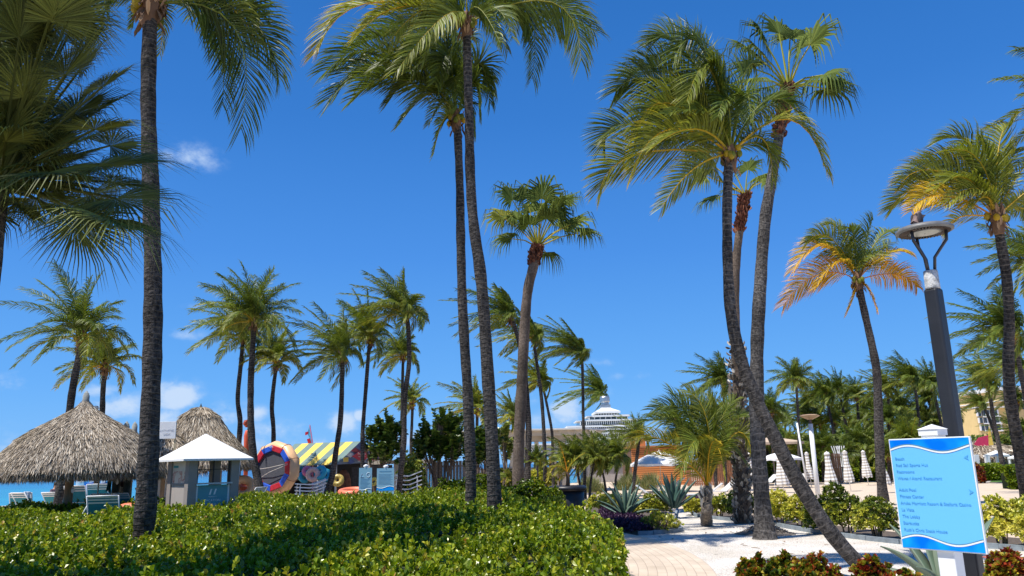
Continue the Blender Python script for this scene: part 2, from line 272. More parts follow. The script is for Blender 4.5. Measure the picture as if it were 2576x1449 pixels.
# ------------------------------------------------------------------ plant generators
DOWN = np.array((0, 0, -1.)); WIND = np.array((-1., .15, 0))
def frond(mb, S, C, T, n=60, L=.7, w=.035, yel=.2, droop=.55, wind=.35, twist=0.0, rach=.022, pet=.14, tipyel=.25, m=0, roll=0.0):
    """a feather frond along the Bezier S-C-T with n leaflets a side"""
    S, C, T = V3(S), V3(C), V3(T); rng = mb.rng
    B = lambda t: (1-t)[:, None]**2*S+2*((1-t)*t)[:, None]*C+(t**2)[:, None]*T
    dB = lambda t: 2*(1-t)[:, None]*(C-S)+2*t[:, None]*(T-C)
    k = 9; tt = np.linspace(0, 1, k)
    mb.tube(B(tt), np.linspace(rach, rach*.18, k), 5, m=m, a=(min(1, yel+.28), .75, 0), cap=False)
    t = np.repeat(np.linspace(pet, .995, n), 2)+rng.uniform(-.004, .004, 2*n); t = np.clip(t, 0, 1); s = np.tile([1., -1.], n)[:, None]
    P = B(t); Tg = nrm(dB(t)); side = np.cross(C-S, T-S)
    if np.linalg.norm(side) < .06*np.linalg.norm(T-S)**2: side = np.cross(T-S, (0, 0, 1.))
    side = side/(np.linalg.norm(side)+1e-9); side = np.tile(side, (2*n, 1)); N = np.cross(side, Tg)
    flip = np.where((N @ np.array((0, 0, 1.))).mean() < 0, -1., 1.); N = N*flip; side = side*flip
    tw = (roll+twist*t)[:, None]; side2 = side*np.cos(tw)+N*np.sin(tw); N2 = np.cross(side2, Tg)*flip*flip; N2 = np.where((N2*N).sum(1)[:, None] < 0, -N2, N2)
    u = (t-pet)/(1-pet); prof = np.clip(np.minimum((u*5+.45), 1)*(1-.52*np.clip(u-.35, 0, 1)/.65), .2, 1)
    ang = R_(62)-R_(36)*u+rng.uniform(-.09, .09, 2*n)
    D0 = nrm(side2*s*np.sin(ang)[:, None]+Tg*np.cos(ang)[:, None]+N2*(.22+rng.uniform(-.12, .12, 2*n))[:, None])
    LL = (L*prof*rng.uniform(.85, 1.08, 2*n))[:, None]; dr = (droop*rng.uniform(.6, 1.5, 2*n))[:, None]; wv = WIND*wind
    D1 = nrm(D0+DOWN*dr*.75+wv*.5); D2 = nrm(D0+DOWN*dr*1.6+wv)
    p1 = P+D0*LL*.36; p2 = p1+D1*LL*.34; p3 = p2+D2*LL*.30
    Wd = Tg-D0*(Tg*D0).sum(1)[:, None]; Wd = nrm(Wd+N2*rng.uniform(-.6, .6, 2*n)[:, None]); ww = w*(.6+.4*prof)[:, None]
    V = np.stack([P-Wd*ww*.35, P+Wd*ww*.35, p1-Wd*ww*.5, p1+Wd*ww*.5, p2-Wd*ww*.38, p2+Wd*ww*.38, p3], 1)
    b = (np.arange(2*n)*7)[:, None]
    qd = np.concatenate([b+np.array([[0, 1, 3, 2]]), b+np.array([[2, 3, 5, 4]])]); tr = b+np.array([[4, 5, 6]])
    y = np.clip(yel+rng.uniform(-.07, .07, 2*n)+tipyel*np.clip(u-.8, 0, 1), 0, 1); A = np.zeros((2*n, 7, 3)); A[:, :, 0] = y[:, None]; A[:, 4:, 0] += .06; A[:, 6, 0] += .12
    A[:, :, 1] = rng.uniform(.15, .9, 2*n)[:, None]; A = np.clip(A, 0, 1)
    base = mb.n; mb.add(V.reshape(-1, 3), qd, A.reshape(-1, 3), m); mb.f.append(tr+base); mb.m.append(m)
def fan(mb, hub, ax, nv, R, n=34, half=1.95, w=1.0, yel=.2, droop=.6, m=0, split=.38, wind=.25):
    """a fan leaf: pleated blade round the hub, split into hanging tips"""
    rng = mb.rng; ax = nrm(V3(ax)); nv = V3(nv); nv = nrm(nv-ax*np.dot(nv, ax)); bs = np.cross(nv, ax); hub = V3(hub)
    th = np.linspace(-half, half, n)+rng.uniform(-.02, .02, n); dth = 2*half/(n-1)
    D0 = nrm(ax*np.cos(th)[:, None]+bs*np.sin(th)[:, None]+nv*.10*np.abs(np.sin(th))[:, None]); L = R*(.74+.26*np.cos(th*.8))*rng.uniform(.9, 1.06, n); L = L[:, None]
    Wd = nrm(np.cross(nv, D0)); dr = (droop*rng.uniform(.5, 1.5, n))[:, None]; wv = WIND*wind
    D1 = nrm(D0+DOWN*dr*.6+wv*.4); D2 = nrm(D0+DOWN*dr*3.0+wv)
    p0 = np.tile(hub, (n, 1)); p1 = hub+D0*L*split; p2 = p1+D1*L*(1-split)*.42; p3 = p2+D2*L*(1-split)*.66
    w1 = L*split*dth*.60*w; pl = nv*(.25*w1)
    V = np.stack([p0, p1-Wd*w1-pl, p1+pl*1.4, p1+Wd*w1-pl, p2-Wd*w1*.55-pl*.6, p2+Wd*w1*.55-pl*.6, p3], 1)
    b = (np.arange(n)*7)[:, None]; t3 = np.concatenate([b+np.array([[0, 1, 2]]), b+np.array([[0, 2, 3]]), b+np.array([[4, 5, 6]])]); q5 = b+np.array([[1, 4, 5, 3, 2]])
    A = np.zeros((n, 7, 3)); A[:, :, 0] = np.clip(yel+rng.uniform(-.06, .06, n), 0, 1)[:, None]; A[:, 6, 0] += .15; A[:, 0, 0] += .1; A[:, :, 1] = rng.uniform(.2, .85, n)[:, None]
    base = mb.n; mb.add(V.reshape(-1, 3), t3, np.clip(A, 0, 1).reshape(-1, 3), m); mb.f.append(q5+base); mb.m.append(m)
def leaves(mb, P, D, N, L, Wd, hue, val, m=0, fold=.25, six=True):
    """folded oval leaves at P pointing along D"""
    n = len(P); D = nrm(D); N = nrm(N-D*(N*D).sum(1)[:, None]); B = np.cross(D, N); L = np.broadcast_to(L, (n,))[:, None]; Wd = np.broadcast_to(Wd, (n,))[:, None]; f = N*Wd*fold
    V = np.stack([P, P+D*L*.35+B*Wd*.42+f, P+D*L*.75+B*Wd*.46+f, P+D*L, P+D*L*.75-B*Wd*.46+f, P+D*L*.35-B*Wd*.42+f], 1)
    b = (np.arange(n)*6)[:, None]; F = np.concatenate([b+np.array([[0, 1, 2, 3]]), b+np.array([[0, 3, 4, 5]])])
    A = np.zeros((n, 6, 3)); A[:, :, 0] = np.clip(hue, 0, 1)[:, None]; A[:, :, 1] = np.clip(val, 0, 1)[:, None]
    mb.add(V.reshape(-1, 3), F, A.reshape(-1, 3), m)
def rosettes(mb, P, up, k, L, Wd, hue, val, spread=(.35, 1.3), hj=.12, fold=.2, m=0, stem=0.0):
    """k leaves round each point"""
    rng = mb.rng; n = len(P); up = nrm(up+rng.normal(0, .18, (n, 3))); ref = np.where(np.abs(up[:, 2:3]) < .9, [[0, 0, 1.]], [[1., 0, 0]]); u = nrm(np.cross(up, ref)); v = np.cross(up, u)
    P = np.repeat(P, k, 0); up2 = np.repeat(up, k, 0); u = np.repeat(u, k, 0); v = np.repeat(v, k, 0)
    th = (np.tile(np.arange(k), n)*2.4+np.repeat(rng.uniform(0, 6.28, n), k)); el = rng.uniform(spread[0], spread[1], n*k)
    out = u*np.cos(th)[:, None]+v*np.sin(th)[:, None]; D = up2*np.cos(el)[:, None]+out*np.sin(el)[:, None]; N = up2*np.sin(el)[:, None]-out*np.cos(el)[:, None]
    if stem: P = P-up2*(np.tile(np.linspace(0, stem, k), n))[:, None]
    s = rng.uniform(.7, 1.15, n*k); h = np.repeat(np.broadcast_to(hue, (n,)), k)+rng.normal(0, hj, n*k); vv = np.repeat(np.broadcast_to(val, (n,)), k)+rng.uniform(-.22, .22, n*k)
    leaves(mb, P, D, N+rng.normal(0, .25, (n*k, 3)), L*s, Wd*s, h, vv, m, fold)
def shell(rng, n, c, r, zmin=-.6, jit=.22):
    d = nrm(rng.normal(0, 1, (int(n*1.6), 3))); d = d[d[:, 2] > zmin][:n]; lump = 1+.16*np.sin(d[:, 0]*5+c[0]*3)*np.cos(d[:, 2]*6+c[1])+.10*np.sin(d[:, 1]*9+c[0])
    rr = (1-np.abs(rng.normal(0, jit, len(d))))*lump; return np.array(c)+d*np.array(r)*rr[:, None], d
def trunk_pts(pxs, D0, D1, ground=True):
    n = len(pxs); ys = np.array([p[1] for p in pxs]); f = (ys[0]-ys)/(ys[0]-ys[-1]); P = [AT(p[0], p[1], D0+(D1-D0)*ff) for p, ff in zip(pxs, f)]
    if ground and P[0].z > .02:
        d = P[0]-P[1]; k = P[0].z/max(.3, -d.z); g = P[0]+d*k*.6; g.z = -.02; P = [g]+P
    elif ground: P[0].z = -.02
    return P
def spline(P, k=5):
    P = np.array([tuple(p) for p in P]); out = []; n = len(P)
    for i in range(n-1):
        p0, p1, p2, p3 = P[max(i-1, 0)], P[i], P[i+1], P[min(i+2, n-1)]
        for t in np.arange(k)/k: out.append(.5*((2*p1)+(-p0+p2)*t+(2*p0-5*p1+4*p2-p3)*t*t+(-p0+3*p1-3*p2+p3)*t**3))
    out.append(P[-1]); return np.array(out)
def trunk(root, O, P, r0, r1, mt=None, flare=1.5, n=14, seed=1, k=8, smooth=True):
    mb = MB(seed); Q = spline(P, k); f = np.linspace(0, 1, len(Q)); h = np.clip((Q[:, 2]-Q[0, 2])/1.0, 0, 1)
    Ls = np.concatenate([[0], np.cumsum(np.linalg.norm(np.diff(Q, axis=0), axis=1))])
    rr = (r0+(r1-r0)*f)*(1+(flare-1)*(1-h)**2.2)*(1+.035*np.sin(Ls*7+seed)+.03*np.sin(Ls*2.3+seed*2))
    mb.tube(Q, rr, n, jit=.025); return mb.build('trunk', mt or TK, root, O, smooth)
def boots(root, O, P, r, f0, f1, cnt, L, mt, name='leaf_base', seed=2, up=.9, out=.6, wd=.07, tuft=0):
    """old leaf stubs round a stretch of trunk"""
    mb = MB(seed); Q = spline(P, 8); rng = mb.rng; f = rng.uniform(f0, f1, cnt)*(len(Q)-1.01); i = f.astype(int); c = Q[i]+(Q[i+1]-Q[i])*(f-i)[:, None]
    th = rng.uniform(0, 6.283, cnt); o = np.stack([np.cos(th), np.sin(th), 0*th], 1); D = nrm(o*out+np.array((0, 0, up))+rng.normal(0, .25, (cnt, 3)))
    leaves(mb, c+o*r*.86, D, o+rng.normal(0, .2, (cnt, 3)), L*rng.uniform(.6, 1.3, cnt), wd*rng.uniform(.7, 1.3, cnt), rng.uniform(.1, 1, cnt), rng.uniform(.2, .9, cnt), fold=.5)
    return mb.build(name, mt, root, O)
def heart(mb, top, r, m=1, nuts=0, L=.5):
    """fibrous crown shaft, petiole feet and nuts at the head of a trunk"""
    rng = mb.rng; top = V3(top)
    mb.tube([top+np.array((0, 0, z))*r for z in (-4, -2.5, -.5, 1.5, 3.5)], np.array([1.0, 1.35, 1.6, 1.25, .5])*r, 9, m=m, a=(.45, .5, 0), jit=.12)
    n = 40; th = rng.uniform(0, 6.28, n); o = np.stack([np.cos(th), np.sin(th), 0*th], 1); z = rng.uniform(-3.5, 1.5, n)*r
    leaves(mb, top+o*r*1.25+np.array((0, 0, 1.))*z[:, None], o*.5+np.array((0, 0, 1.))*rng.choice([-1, 1], n)[:, None], o, r*2.6, r*.7, rng.uniform(.2, 1, n), rng.uniform(.2, .9, n), m, .3)
    for i in range(nuts):
        t = rng.uniform(0, 6.28); c = top+np.array((math.cos(t)*r*2.1, math.sin(t)*r*2.1, rng.uniform(-2.0, 1.2)*r)); mb.ball(c, (r*.75, r*.75, r*.95), 8, 6, m=2, a=(rng.uniform(.35, .75), .6, 0))
def coco_crown(mb, top, R, n=20, wind=.25, nl=36, w=.045, yel=.2, seed=0, old=1.0, lfac=.27, droop=.6, yo=.25, rad=None, up=0):
    rng = np.random.default_rng(seed); top = V3(top); r = rad or R*.05; n = int(n*1.3); w = w*.64; nl = int(nl*1.3)
    for i in range(n):
        u = ((i+.5)/n)**.85*old; ph = i*2.39996+rng.uniform(-.3, .3); h = np.array((math.cos(ph), math.sin(ph), 0)); E0 = R_(min(90, 90-84*u**1.3+rng.uniform(-7, 7)+up)); E1 = E0-R_(22+62*u*rng.uniform(.7, 1.2)+rng.uniform(0, 20))
        ln = R*rng.uniform(.92, 1.14); C = top+(h*math.cos(E0)+np.array((0, 0, 1))*math.sin(E0))*ln*.5+WIND*wind*ln*.17
        T = C+(h*math.cos(E1)+np.array((0, 0, 1))*math.sin(E1))*ln*.58+WIND*wind*ln*.62
        y = yel+rng.uniform(-.07, .07)+yo*max(0, u-.62)*1.6
        frond(mb, top+h*r*.6, C, T, nl, ln*lfac*rng.uniform(.9, 1.1), w, y, droop*rng.uniform(.7, 1.3), wind*1.2, rng.uniform(-1.1, 1.1), rach=max(.012, R*.009), roll=rng.uniform(-.6, .6))
def crown_px(mb, top, D, specs, n, lf, w, seed=0, droop=.55, wind=.3, rach=.024):
    """fronds given by where their middle and tip stand in the photograph: (viax,viay,tipx,tipy,depth offset,yellow)"""
    rng = np.random.default_rng(seed); S = V3(top); w = w*.62; n = int(n*1.2); lf = lf*1.18; droop = droop*.62
    for sp in specs:
        vx, vy, tx, ty, dd, ye = sp[:6]; T = V3(AT(tx, ty, D+dd)); M = V3(AT(vx, vy, D+dd*.45)); C = 2*M-.5*(S+T); ln = np.linalg.norm(M-S)+np.linalg.norm(T-M)
        nn = int(n*min(1.2, max(.5, ln/2.8)))
        frond(mb, S+(C-S)*.02, C, T, nn, ln*lf, w, ye, droop*rng.uniform(.8, 1.2), wind, rng.uniform(-.5, .5), rach=rach, tipyel=.3, roll=sp[6] if len(sp) > 6 else rng.choice([-1, 1])*rng.uniform(.25, 1.15))
def palm_root(name, label, O, group): return thing(name, label, 'palm tree', O, 0, group)
GB = 'tall palms around the beach garden'
COCOM = [GREENS, FIB, GREENS]
def coco_palm(label, pxs, D0, D1, rw0, rw1, R, seed, wind=.25, n=20, nl=34, w=.045, yel=.2, group='coconut palms by the beach', flare=1.45, nuts=6, specs=None, lf=.27, old=1.0, droop=.6, yo=.25, up=0):
    """rw0, rw1: trunk widths at base and top in photo units"""
    P = trunk_pts(pxs, D0, D1); O = P[0]; root = palm_root('coconut_palm', label, O, group)
    trunk(root, O, P, rw0*D0/FPX/2, rw1*D1/FPX/2*1.02, seed=seed, flare=flare)
    mb = MB(seed); top = P[-1]
    if specs: crown_px(mb, top, D1, specs, nl, lf, w, seed, droop, wind)
    if n: coco_crown(mb, top, R, n, wind, nl if not specs else int(nl*.8), w, yel, seed, old, droop=droop, yo=yo, up=up)
    heart(mb, top, rw1*D1/FPX/2, nuts=nuts); mb.build('crown', COCOM, root, O); return root
def fan_crown(mb, top, D, R, specs, n=30, yel=.2, droop=.7, extra=10, seed=0, span=1.0, w=1.0, pety=.35):
    """specs: (hubx,huby,depth offset,R factor,yellow)"""
    rng = np.random.default_rng(seed); S = V3(top)
    hubs = [(V3(AT(x, y, D+dd)), rf, ye) for x, y, dd, rf, ye in specs]
    for i in range(extra):
        ph = i*2.4+rng.uniform(0, .5); el = R_(rng.uniform(-15, 75)); d = np.array((math.cos(ph)*math.cos(el), math.sin(ph)*math.cos(el), math.sin(el))); hubs.append((S+d*R*span*rng.uniform(.8, 1.1), rng.uniform(.85, 1.05), yel+rng.uniform(-.08, .08)))
    for hb, rf, ye in hubs:
        d = nrm(hb-S); mid = (S+hb)/2+np.array((0, 0, .08*R)); mb.tube([S, mid, hb], [.022*R*1.2, .018*R, .014*R], 5, a=(min(1, ye+pety), .8 if pety > .2 else .3, 0), cap=False)
        nv = np.array((0, 0, 1.))+nrm(rng.normal(0, 1, 3))*.45+np.array((0, -.55, 0)); ax = nrm(d+DOWN*.15)
        fan(mb, hb, ax, nv, R*rf, n, rng.uniform(1.7, 2.2), w, ye, droop*rng.uniform(.7, 1.3))
# ------------------------------------------------------------------ ground, sea, path
SAND = mat('beach_sand', (.56, .45, .335), .95, .14, 1.6, .5, 30)
def sand_detail():
    m = SAND; t = m.node_tree; p = [n for n in t.nodes if n.type == 'BSDF_PRINCIPLED'][0]; b = [n for n in t.nodes if n.type == 'BUMP'][0]; b.inputs['Distance'].default_value = .05
    n = [x for x in t.nodes if x.type == 'TEX_NOISE'][1]; n.inputs['Scale'].default_value = 7
sand_detail()
m = MB(); shore = [(-900, 40), (-60, 52), (-20, 57), (0, 64), (9, 90), (18, 150), (26, 320), (60, 1200), (300, 9000), (12000, 9000), (12000, -60), (-900, -60)]
m.poly([(x, y, 0) for x, y in shore]); nshore = 9
sl_ = shore[:nshore]; m.add([(x, y, 0) for x, y in sl_]+[(x-3-y*.02, y+9, -1.0) for x, y in sl_], [(i, i+nshore, i+nshore+1, i+1) for i in range(nshore-1)])
tag(m.build('ground', SAND), kind='structure')
# sea
sm = bpy.data.materials.new('sea_water'); sm.use_nodes = True; t = sm.node_tree; p = t.nodes['Principled BSDF']; p.inputs['Roughness'].default_value = .22; p.inputs['IOR'].default_value = 1.33
co = nd(t, 'ShaderNodeTexCoord'); mpn = nd(t, 'ShaderNodeMapping'); mpn.inputs['Scale'].default_value = (.25, .9, 1); t.links.new(co.outputs['Object'], mpn.inputs[0])
n1 = nd(t, 'ShaderNodeTexNoise'); n1.inputs['Scale'].default_value = .55; n1.inputs['Detail'].default_value = 8; t.links.new(mpn.outputs[0], n1.inputs[0])
b = nd(t, 'ShaderNodeBump'); b.inputs['Strength'].default_value = .8; b.inputs['Distance'].default_value = .5; t.links.new(n1.outputs[0], b.inputs['Height']); t.links.new(b.outputs[0], p.inputs['Normal'])
sx = nd(t, 'ShaderNodeSeparateXYZ'); t.links.new(co.outputs['Object'], sx.inputs[0]); mr = nd(t, 'ShaderNodeMapRange'); t.links.new(sx.outputs['Y'], mr.inputs['Value']); mr.inputs['From Min'].default_value = 60; mr.inputs['From Max'].default_value = 420
r = nd(t, 'ShaderNodeValToRGB'); e = r.color_ramp.elements; e[0].color = (.02, .26, .36, 1); e[1].color = (.006, .085, .21, 1); el = e.new(.35); el.color = (.010, .155, .30, 1)
n2 = nd(t, 'ShaderNodeTexNoise'); n2.inputs['Scale'].default_value = .06; n2.inputs['Detail'].default_value = 6; t.links.new(mpn.outputs[0], n2.inputs[0])
a_ = nd(t, 'ShaderNodeMath', operation='MULTIPLY_ADD'); t.links.new(n2.outputs[0], a_.inputs[0]); a_.inputs[1].default_value = .5; t.links.new(mr.outputs[0], a_.inputs[2])
a2 = nd(t, 'ShaderNodeMath', operation='SUBTRACT'); t.links.new(a_.outputs[0], a2.inputs[0]); a2.inputs[1].default_value = .25; t.links.new(a2.outputs[0], r.inputs[0]); t.links.new(r.outputs[0], p.inputs['Base Color'])
m = MB(); m.poly([(-14000, 30, -.35), (14000, 30, -.35), (14000, 14000, -.35), (-14000, 14000, -.35)]); m.poly([(-14000,30,-.35),(14000,30,-.35),(14000,30,-3),(-14000,30,-3)]); tag(m.build('sea', sm), kind='structure')

# paved path: ring sector of brick pavers
E = [G(*p_) for p_ in ((1811,1449),(1780,1421),(1749,1402),(1714,1383),(1678,1369),(1636,1357),(1607,1346.5),(1520,1333.5))]
A_ = np.array([[2*p_.x, 2*p_.y, 1] for p_ in E]); bb = np.array([p_.x**2+p_.y**2 for p_ in E]); c_ = np.linalg.lstsq(A_, bb, rcond=None)[0]; PC = c_[:2]; PR = math.sqrt(c_[2]+PC @ PC)
print('path circle', PC, PR)
pm = bpy.data.materials.new('clay_pavers'); pm.use_nodes = True; t = pm.node_tree; p = t.nodes['Principled BSDF']; p.inputs['Roughness'].default_value = .9
at = nd(t, 'ShaderNodeAttribute', attribute_name='a'); br = nd(t, 'ShaderNodeTexBrick'); t.links.new(at.outputs['Vector'], br.inputs['Vector'])
br.inputs['Scale'].default_value = 1; br.inputs['Brick Width'].default_value = .62; br.inputs['Row Height'].default_value = .17; br.inputs['Mortar Size'].default_value = .007; br.inputs['Mortar Smooth'].default_value = .2; br.inputs['Bias'].default_value = -.1
br.inputs['Color1'].default_value = (.60, .505, .40, 1); br.inputs['Color2'].default_value = (.54, .45, .355, 1); br.inputs['Mortar'].default_value = (.40, .32, .25, 1)
nn = nd(t, 'ShaderNodeTexNoise'); nn.inputs['Scale'].default_value = 1.1; nn.inputs['Detail'].default_value = 8; t.links.new(at.outputs['Vector'], nn.inputs['Vector']); mm_ = nd(t, 'ShaderNodeMix', data_type='RGBA', blend_type='MULTIPLY'); mm_.inputs['Factor'].default_value = .65
rr = nd(t, 'ShaderNodeValToRGB'); rr.color_ramp.elements[0].color = (.72, .68, .62, 1); rr.color_ramp.elements[0].position = .3; rr.color_ramp.elements[1].position = .7; rr.color_ramp.elements[1].color = (1.1, 1.08, 1.05, 1); t.links.new(nn.outputs[0], rr.inputs[0])
t.links.new(br.outputs['Color'], mm_.inputs['A']); t.links.new(rr.outputs[0], mm_.inputs['B']); t.links.new(mm_.outputs['Result'], p.inputs['Base Color'])
bu = nd(t, 'ShaderNodeBump'); bu.inputs['Strength'].default_value = .5; bu.inputs['Distance'].default_value = .01; bu.invert = True; t.links.new(br.outputs['Fac'], bu.inputs['Height']); t.links.new(bu.outputs[0], p.inputs['Normal'])
PWID = 2.75
m = MB(); th = np.linspace(-1.15, 1.9, 90); N_ = 4; V = []; A = []
for a__ in th:
    for j in range(N_+1):
        rad = PR-PWID*j/N_; V.append((PC[0]+rad*math.cos(a__), PC[1]+rad*math.sin(a__), .012)); A.append((a__*PR, PWID*j/N_, 0))
F = [(i*(N_+1)+j, (i+1)*(N_+1)+j, (i+1)*(N_+1)+j+1, i*(N_+1)+j+1) for i in range(len(th)-1) for j in range(N_)]
m.add(V, np.array(F), np.array(A)); tag(m.build('path', pm), kind='structure')
# white gravel bed
gm = bpy.data.materials.new('white_gravel'); gm.use_nodes = True; t = gm.node_tree; p = t.nodes['Principled BSDF']; p.inputs['Roughness'].default_value = .9
co = nd(t, 'ShaderNodeTexCoord'); vo = nd(t, 'ShaderNodeTexVoronoi'); vo.inputs['Scale'].default_value = 34; t.links.new(co.outputs['Object'], vo.inputs['Vector'])
r = nd(t, 'ShaderNodeValToRGB'); e = r.color_ramp.elements; e[0].color = (.88, .83, .76, 1); e[0].position = .25; e[1].color = (.46, .43, .39, 1); e[1].position = .95; t.links.new(vo.outputs['Distance'], r.inputs[0])
hs2 = nd(t, 'ShaderNodeMix', data_type='RGBA', blend_type='MULTIPLY'); hs2.inputs['Factor'].default_value = .5; sp = nd(t, 'ShaderNodeSeparateXYZ'); t.links.new(vo.outputs['Color'], sp.inputs[0]); r2 = nd(t, 'ShaderNodeValToRGB'); r2.color_ramp.elements[0].color = (.62, .60, .57, 1); t.links.new(sp.outputs[0], r2.inputs[0])
t.links.new(r.outputs[0], hs2.inputs['A']); t.links.new(r2.outputs[0], hs2.inputs['B']); n3 = nd(t, 'ShaderNodeTexNoise'); n3.inputs['Scale'].default_value = .8; n3.inputs['Detail'].default_value = 5; t.links.new(co.outputs['Object'], n3.inputs['Vector'])
r3 = nd(t, 'ShaderNodeValToRGB'); r3.color_ramp.elements[0].position = .35; r3.color_ramp.elements[0].color = (.86, .82, .76, 1); r3.color_ramp.elements[1].position = .6; t.links.new(n3.outputs[0], r3.inputs[0])
h3 = nd(t, 'ShaderNodeMix', data_type='RGBA', blend_type='MULTIPLY'); h3.inputs['Factor'].default_value = 1; t.links.new(hs2.outputs['Result'], h3.inputs['A']); t.links.new(r3.outputs[0], h3.inputs['B']); t.links.new(h3.outputs['Result'], p.inputs['Base Color'])
bu = nd(t, 'ShaderNodeBump'); bu.inputs['Strength'].default_value = 1; bu.inputs['Distance'].default_value = .02; bu.invert = True; t.links.new(vo.outputs['Distance'], bu.inputs['Height']); t.links.new(bu.outputs[0], p.inputs['Normal'])
kerb1 = [q('R6',*p_) for p_ in ((690,1018),(850,1012),(1000,1000),(1110,985),(1160,975),(1120,945),(1060,900),(1090,830),(1110,740),(1240,740),(1245,770),(1300,818),(1450,840),(1650,862),(1930,885))]+[q('S4',*p_) for p_ in ((1000,400),(1150,430),(1480,488),(1850,540),(2100,573),(2500,618))]+[q('S1',*p_) for p_ in ((760,1180),(1230,1208),(1449,1226))]+[(2800, 1408), (3300, 1440)]
KW = [G(*p_) for p_ in kerb1]
edge = [Vector((PC[0]+(PR)*math.cos(a__), PC[1]+(PR)*math.sin(a__), 0)) for a__ in np.linspace(-1.1, math.atan2(KW[0].y-PC[1], KW[0].x-PC[0]), 30)]
m = MB(); m.poly([(v.x, v.y, .006) for v in edge]+[(v.x, v.y, .006) for v in KW]+[(30, 18, .006), (30, -12, .006), (edge[0].x, edge[0].y-1, .006)]); tag(m.build('gravel', gm), kind='structure')
DIRT = mat('dark_mulch', (.10, .075, .055), .95, .4, 9, .8, 40)
m = MB(); bed = KW[6:]; m.poly([(v.x, v.y, .004) for v in bed]+[(v.x*1.12+.4, v.y*1.12+.3, .004) for v in reversed(bed)]); tag(m.build('soil', DIRT), kind='structure')
m = MB(); m.poly([(-16, 2, .004), (.6, 2, .004), (1.6, 13.6, .004), (1.2, 19, .004), (0, 26, .004), (-18, 30, .004)]); tag(m.build('soil', DIRT), kind='structure')
m = MB(); m.poly([(v.x, v.y, .008) for v in KW[:8]]+[(v.x, v.y, .008) for v in (G(1640,1262), G(1500,1262), G(1450,1300), G(1511,1334))]); tag(m.build('soil', DIRT), kind='structure')
KERB = mat('blue_grey_kerb_stone', (.20, .235, .26), .85, .25, 5, .3, 30)
def kerb(P, label, seed):
    O = P[0].copy(); root = thing('kerb', label, 'kerb', O); rng = np.random.default_rng(seed); k = 0
    mb = MB()
    for a0, a1 in zip(P[:-1], P[1:]):
        d = a1-a0; L = d.length; n = max(1, round(L/1.0)); u = d/L; nn_ = Vector((-u.y, u.x, 0))
        for i in range(n):
            s0 = a0+u*(L*i/n+.006); s1 = a0+u*(L*(i+1)/n-.006); h = .115+rng.uniform(-.006, .006)
            mb.prism([(s0-nn_*.04), (s1-nn_*.04), (s1+nn_*.04), (s0+nn_*.04)], (0, 0, h))
    mb.build('kerb_stone', KERB, root, O)
kerb(KW[:9], 'low blue grey stone kerb round the bed of purple ground cover', 1); kerb(KW[9:], 'long blue grey stone kerb between the white gravel and the yellow shrubs', 2)
LAWN = mat('lawn', (.06, .135, .018), .9, .3, 2.5, .6, 60)
lw = [G(*p_) for p_ in (q('T2',280,1232), q('T2',560,1228), q('T2',745,1225), q('T2',700,1180), q('T2',400,1165), q('T2',250,1175))]
m = MB(); m.poly([(v.x, v.y, .02) for v in lw]); tag(m.build('lawn', LAWN), kind='structure')
lw = [G(*p_) for p_ in (q('T2',470,1290), (2576, q('T2',0,1296)[1]), (2900, 1214), (2900, 1196), (2600, 1199), q('T2',740,1228), q('T2',560,1240))]
m = MB(); m.poly([(v.x, v.y, .02) for v in lw]); tag(m.build('lawn', LAWN), kind='structure')
PAVE = mat('pale_concrete', (.40, .36, .32), .9, .1, 1.5)
lw = [G(*p_) for p_ in (q('T2',200,1292), q('T2',470,1290), q('T2',560,1240), q('T2',740,1228), q('T2',240,1234))]
m = MB(); m.poly([(v.x, v.y, .012) for v in lw]); tag(m.build('pavement', PAVE), kind='structure')
# water-worn strip of brown litter round the vertical trunk is part of its root flare below

# ------------------------------------------------------------------ near and middle palms
GA = 'tall palms standing in and around the hedge'
s7 = lambda vx, vy, tx, ty, dd, ye: q('S7', vx, vy)+q('S7', tx, ty)+(dd, ye)
coco_palm('tall coconut palm with thick dark trunk rising from the hedge left of the kiosk',
 [(362,1330),(371,1200),(383,900),(385,700),(380,500),(373,250),(379,10)], 14.5, 14.5, 52, 37, 3.2, 11, n=11, nl=64, w=.045, yel=.12, group=GA, flare=1.12, nuts=5, lf=.30, droop=.5, up=22,
 specs=[s7(1150,130,1190,640,.2,.10)+(1.35,), s7(1190,60,1375,372,.3,.12)+(1.25,), s7(1120,-60,1290,75,.4,.12)+(1.2,), s7(690,20,650,140,.5,.2), s7(800,60,790,265,.9,.38), s7(560,-40,520,60,-.4,.12), s7(1040,60,1100,520,.7,.08)+(-1.2,)])
s6 = lambda vx, vy, tx, ty, dd, ye: q('S6', vx, vy)+q('S6', tx, ty)+(dd, ye)
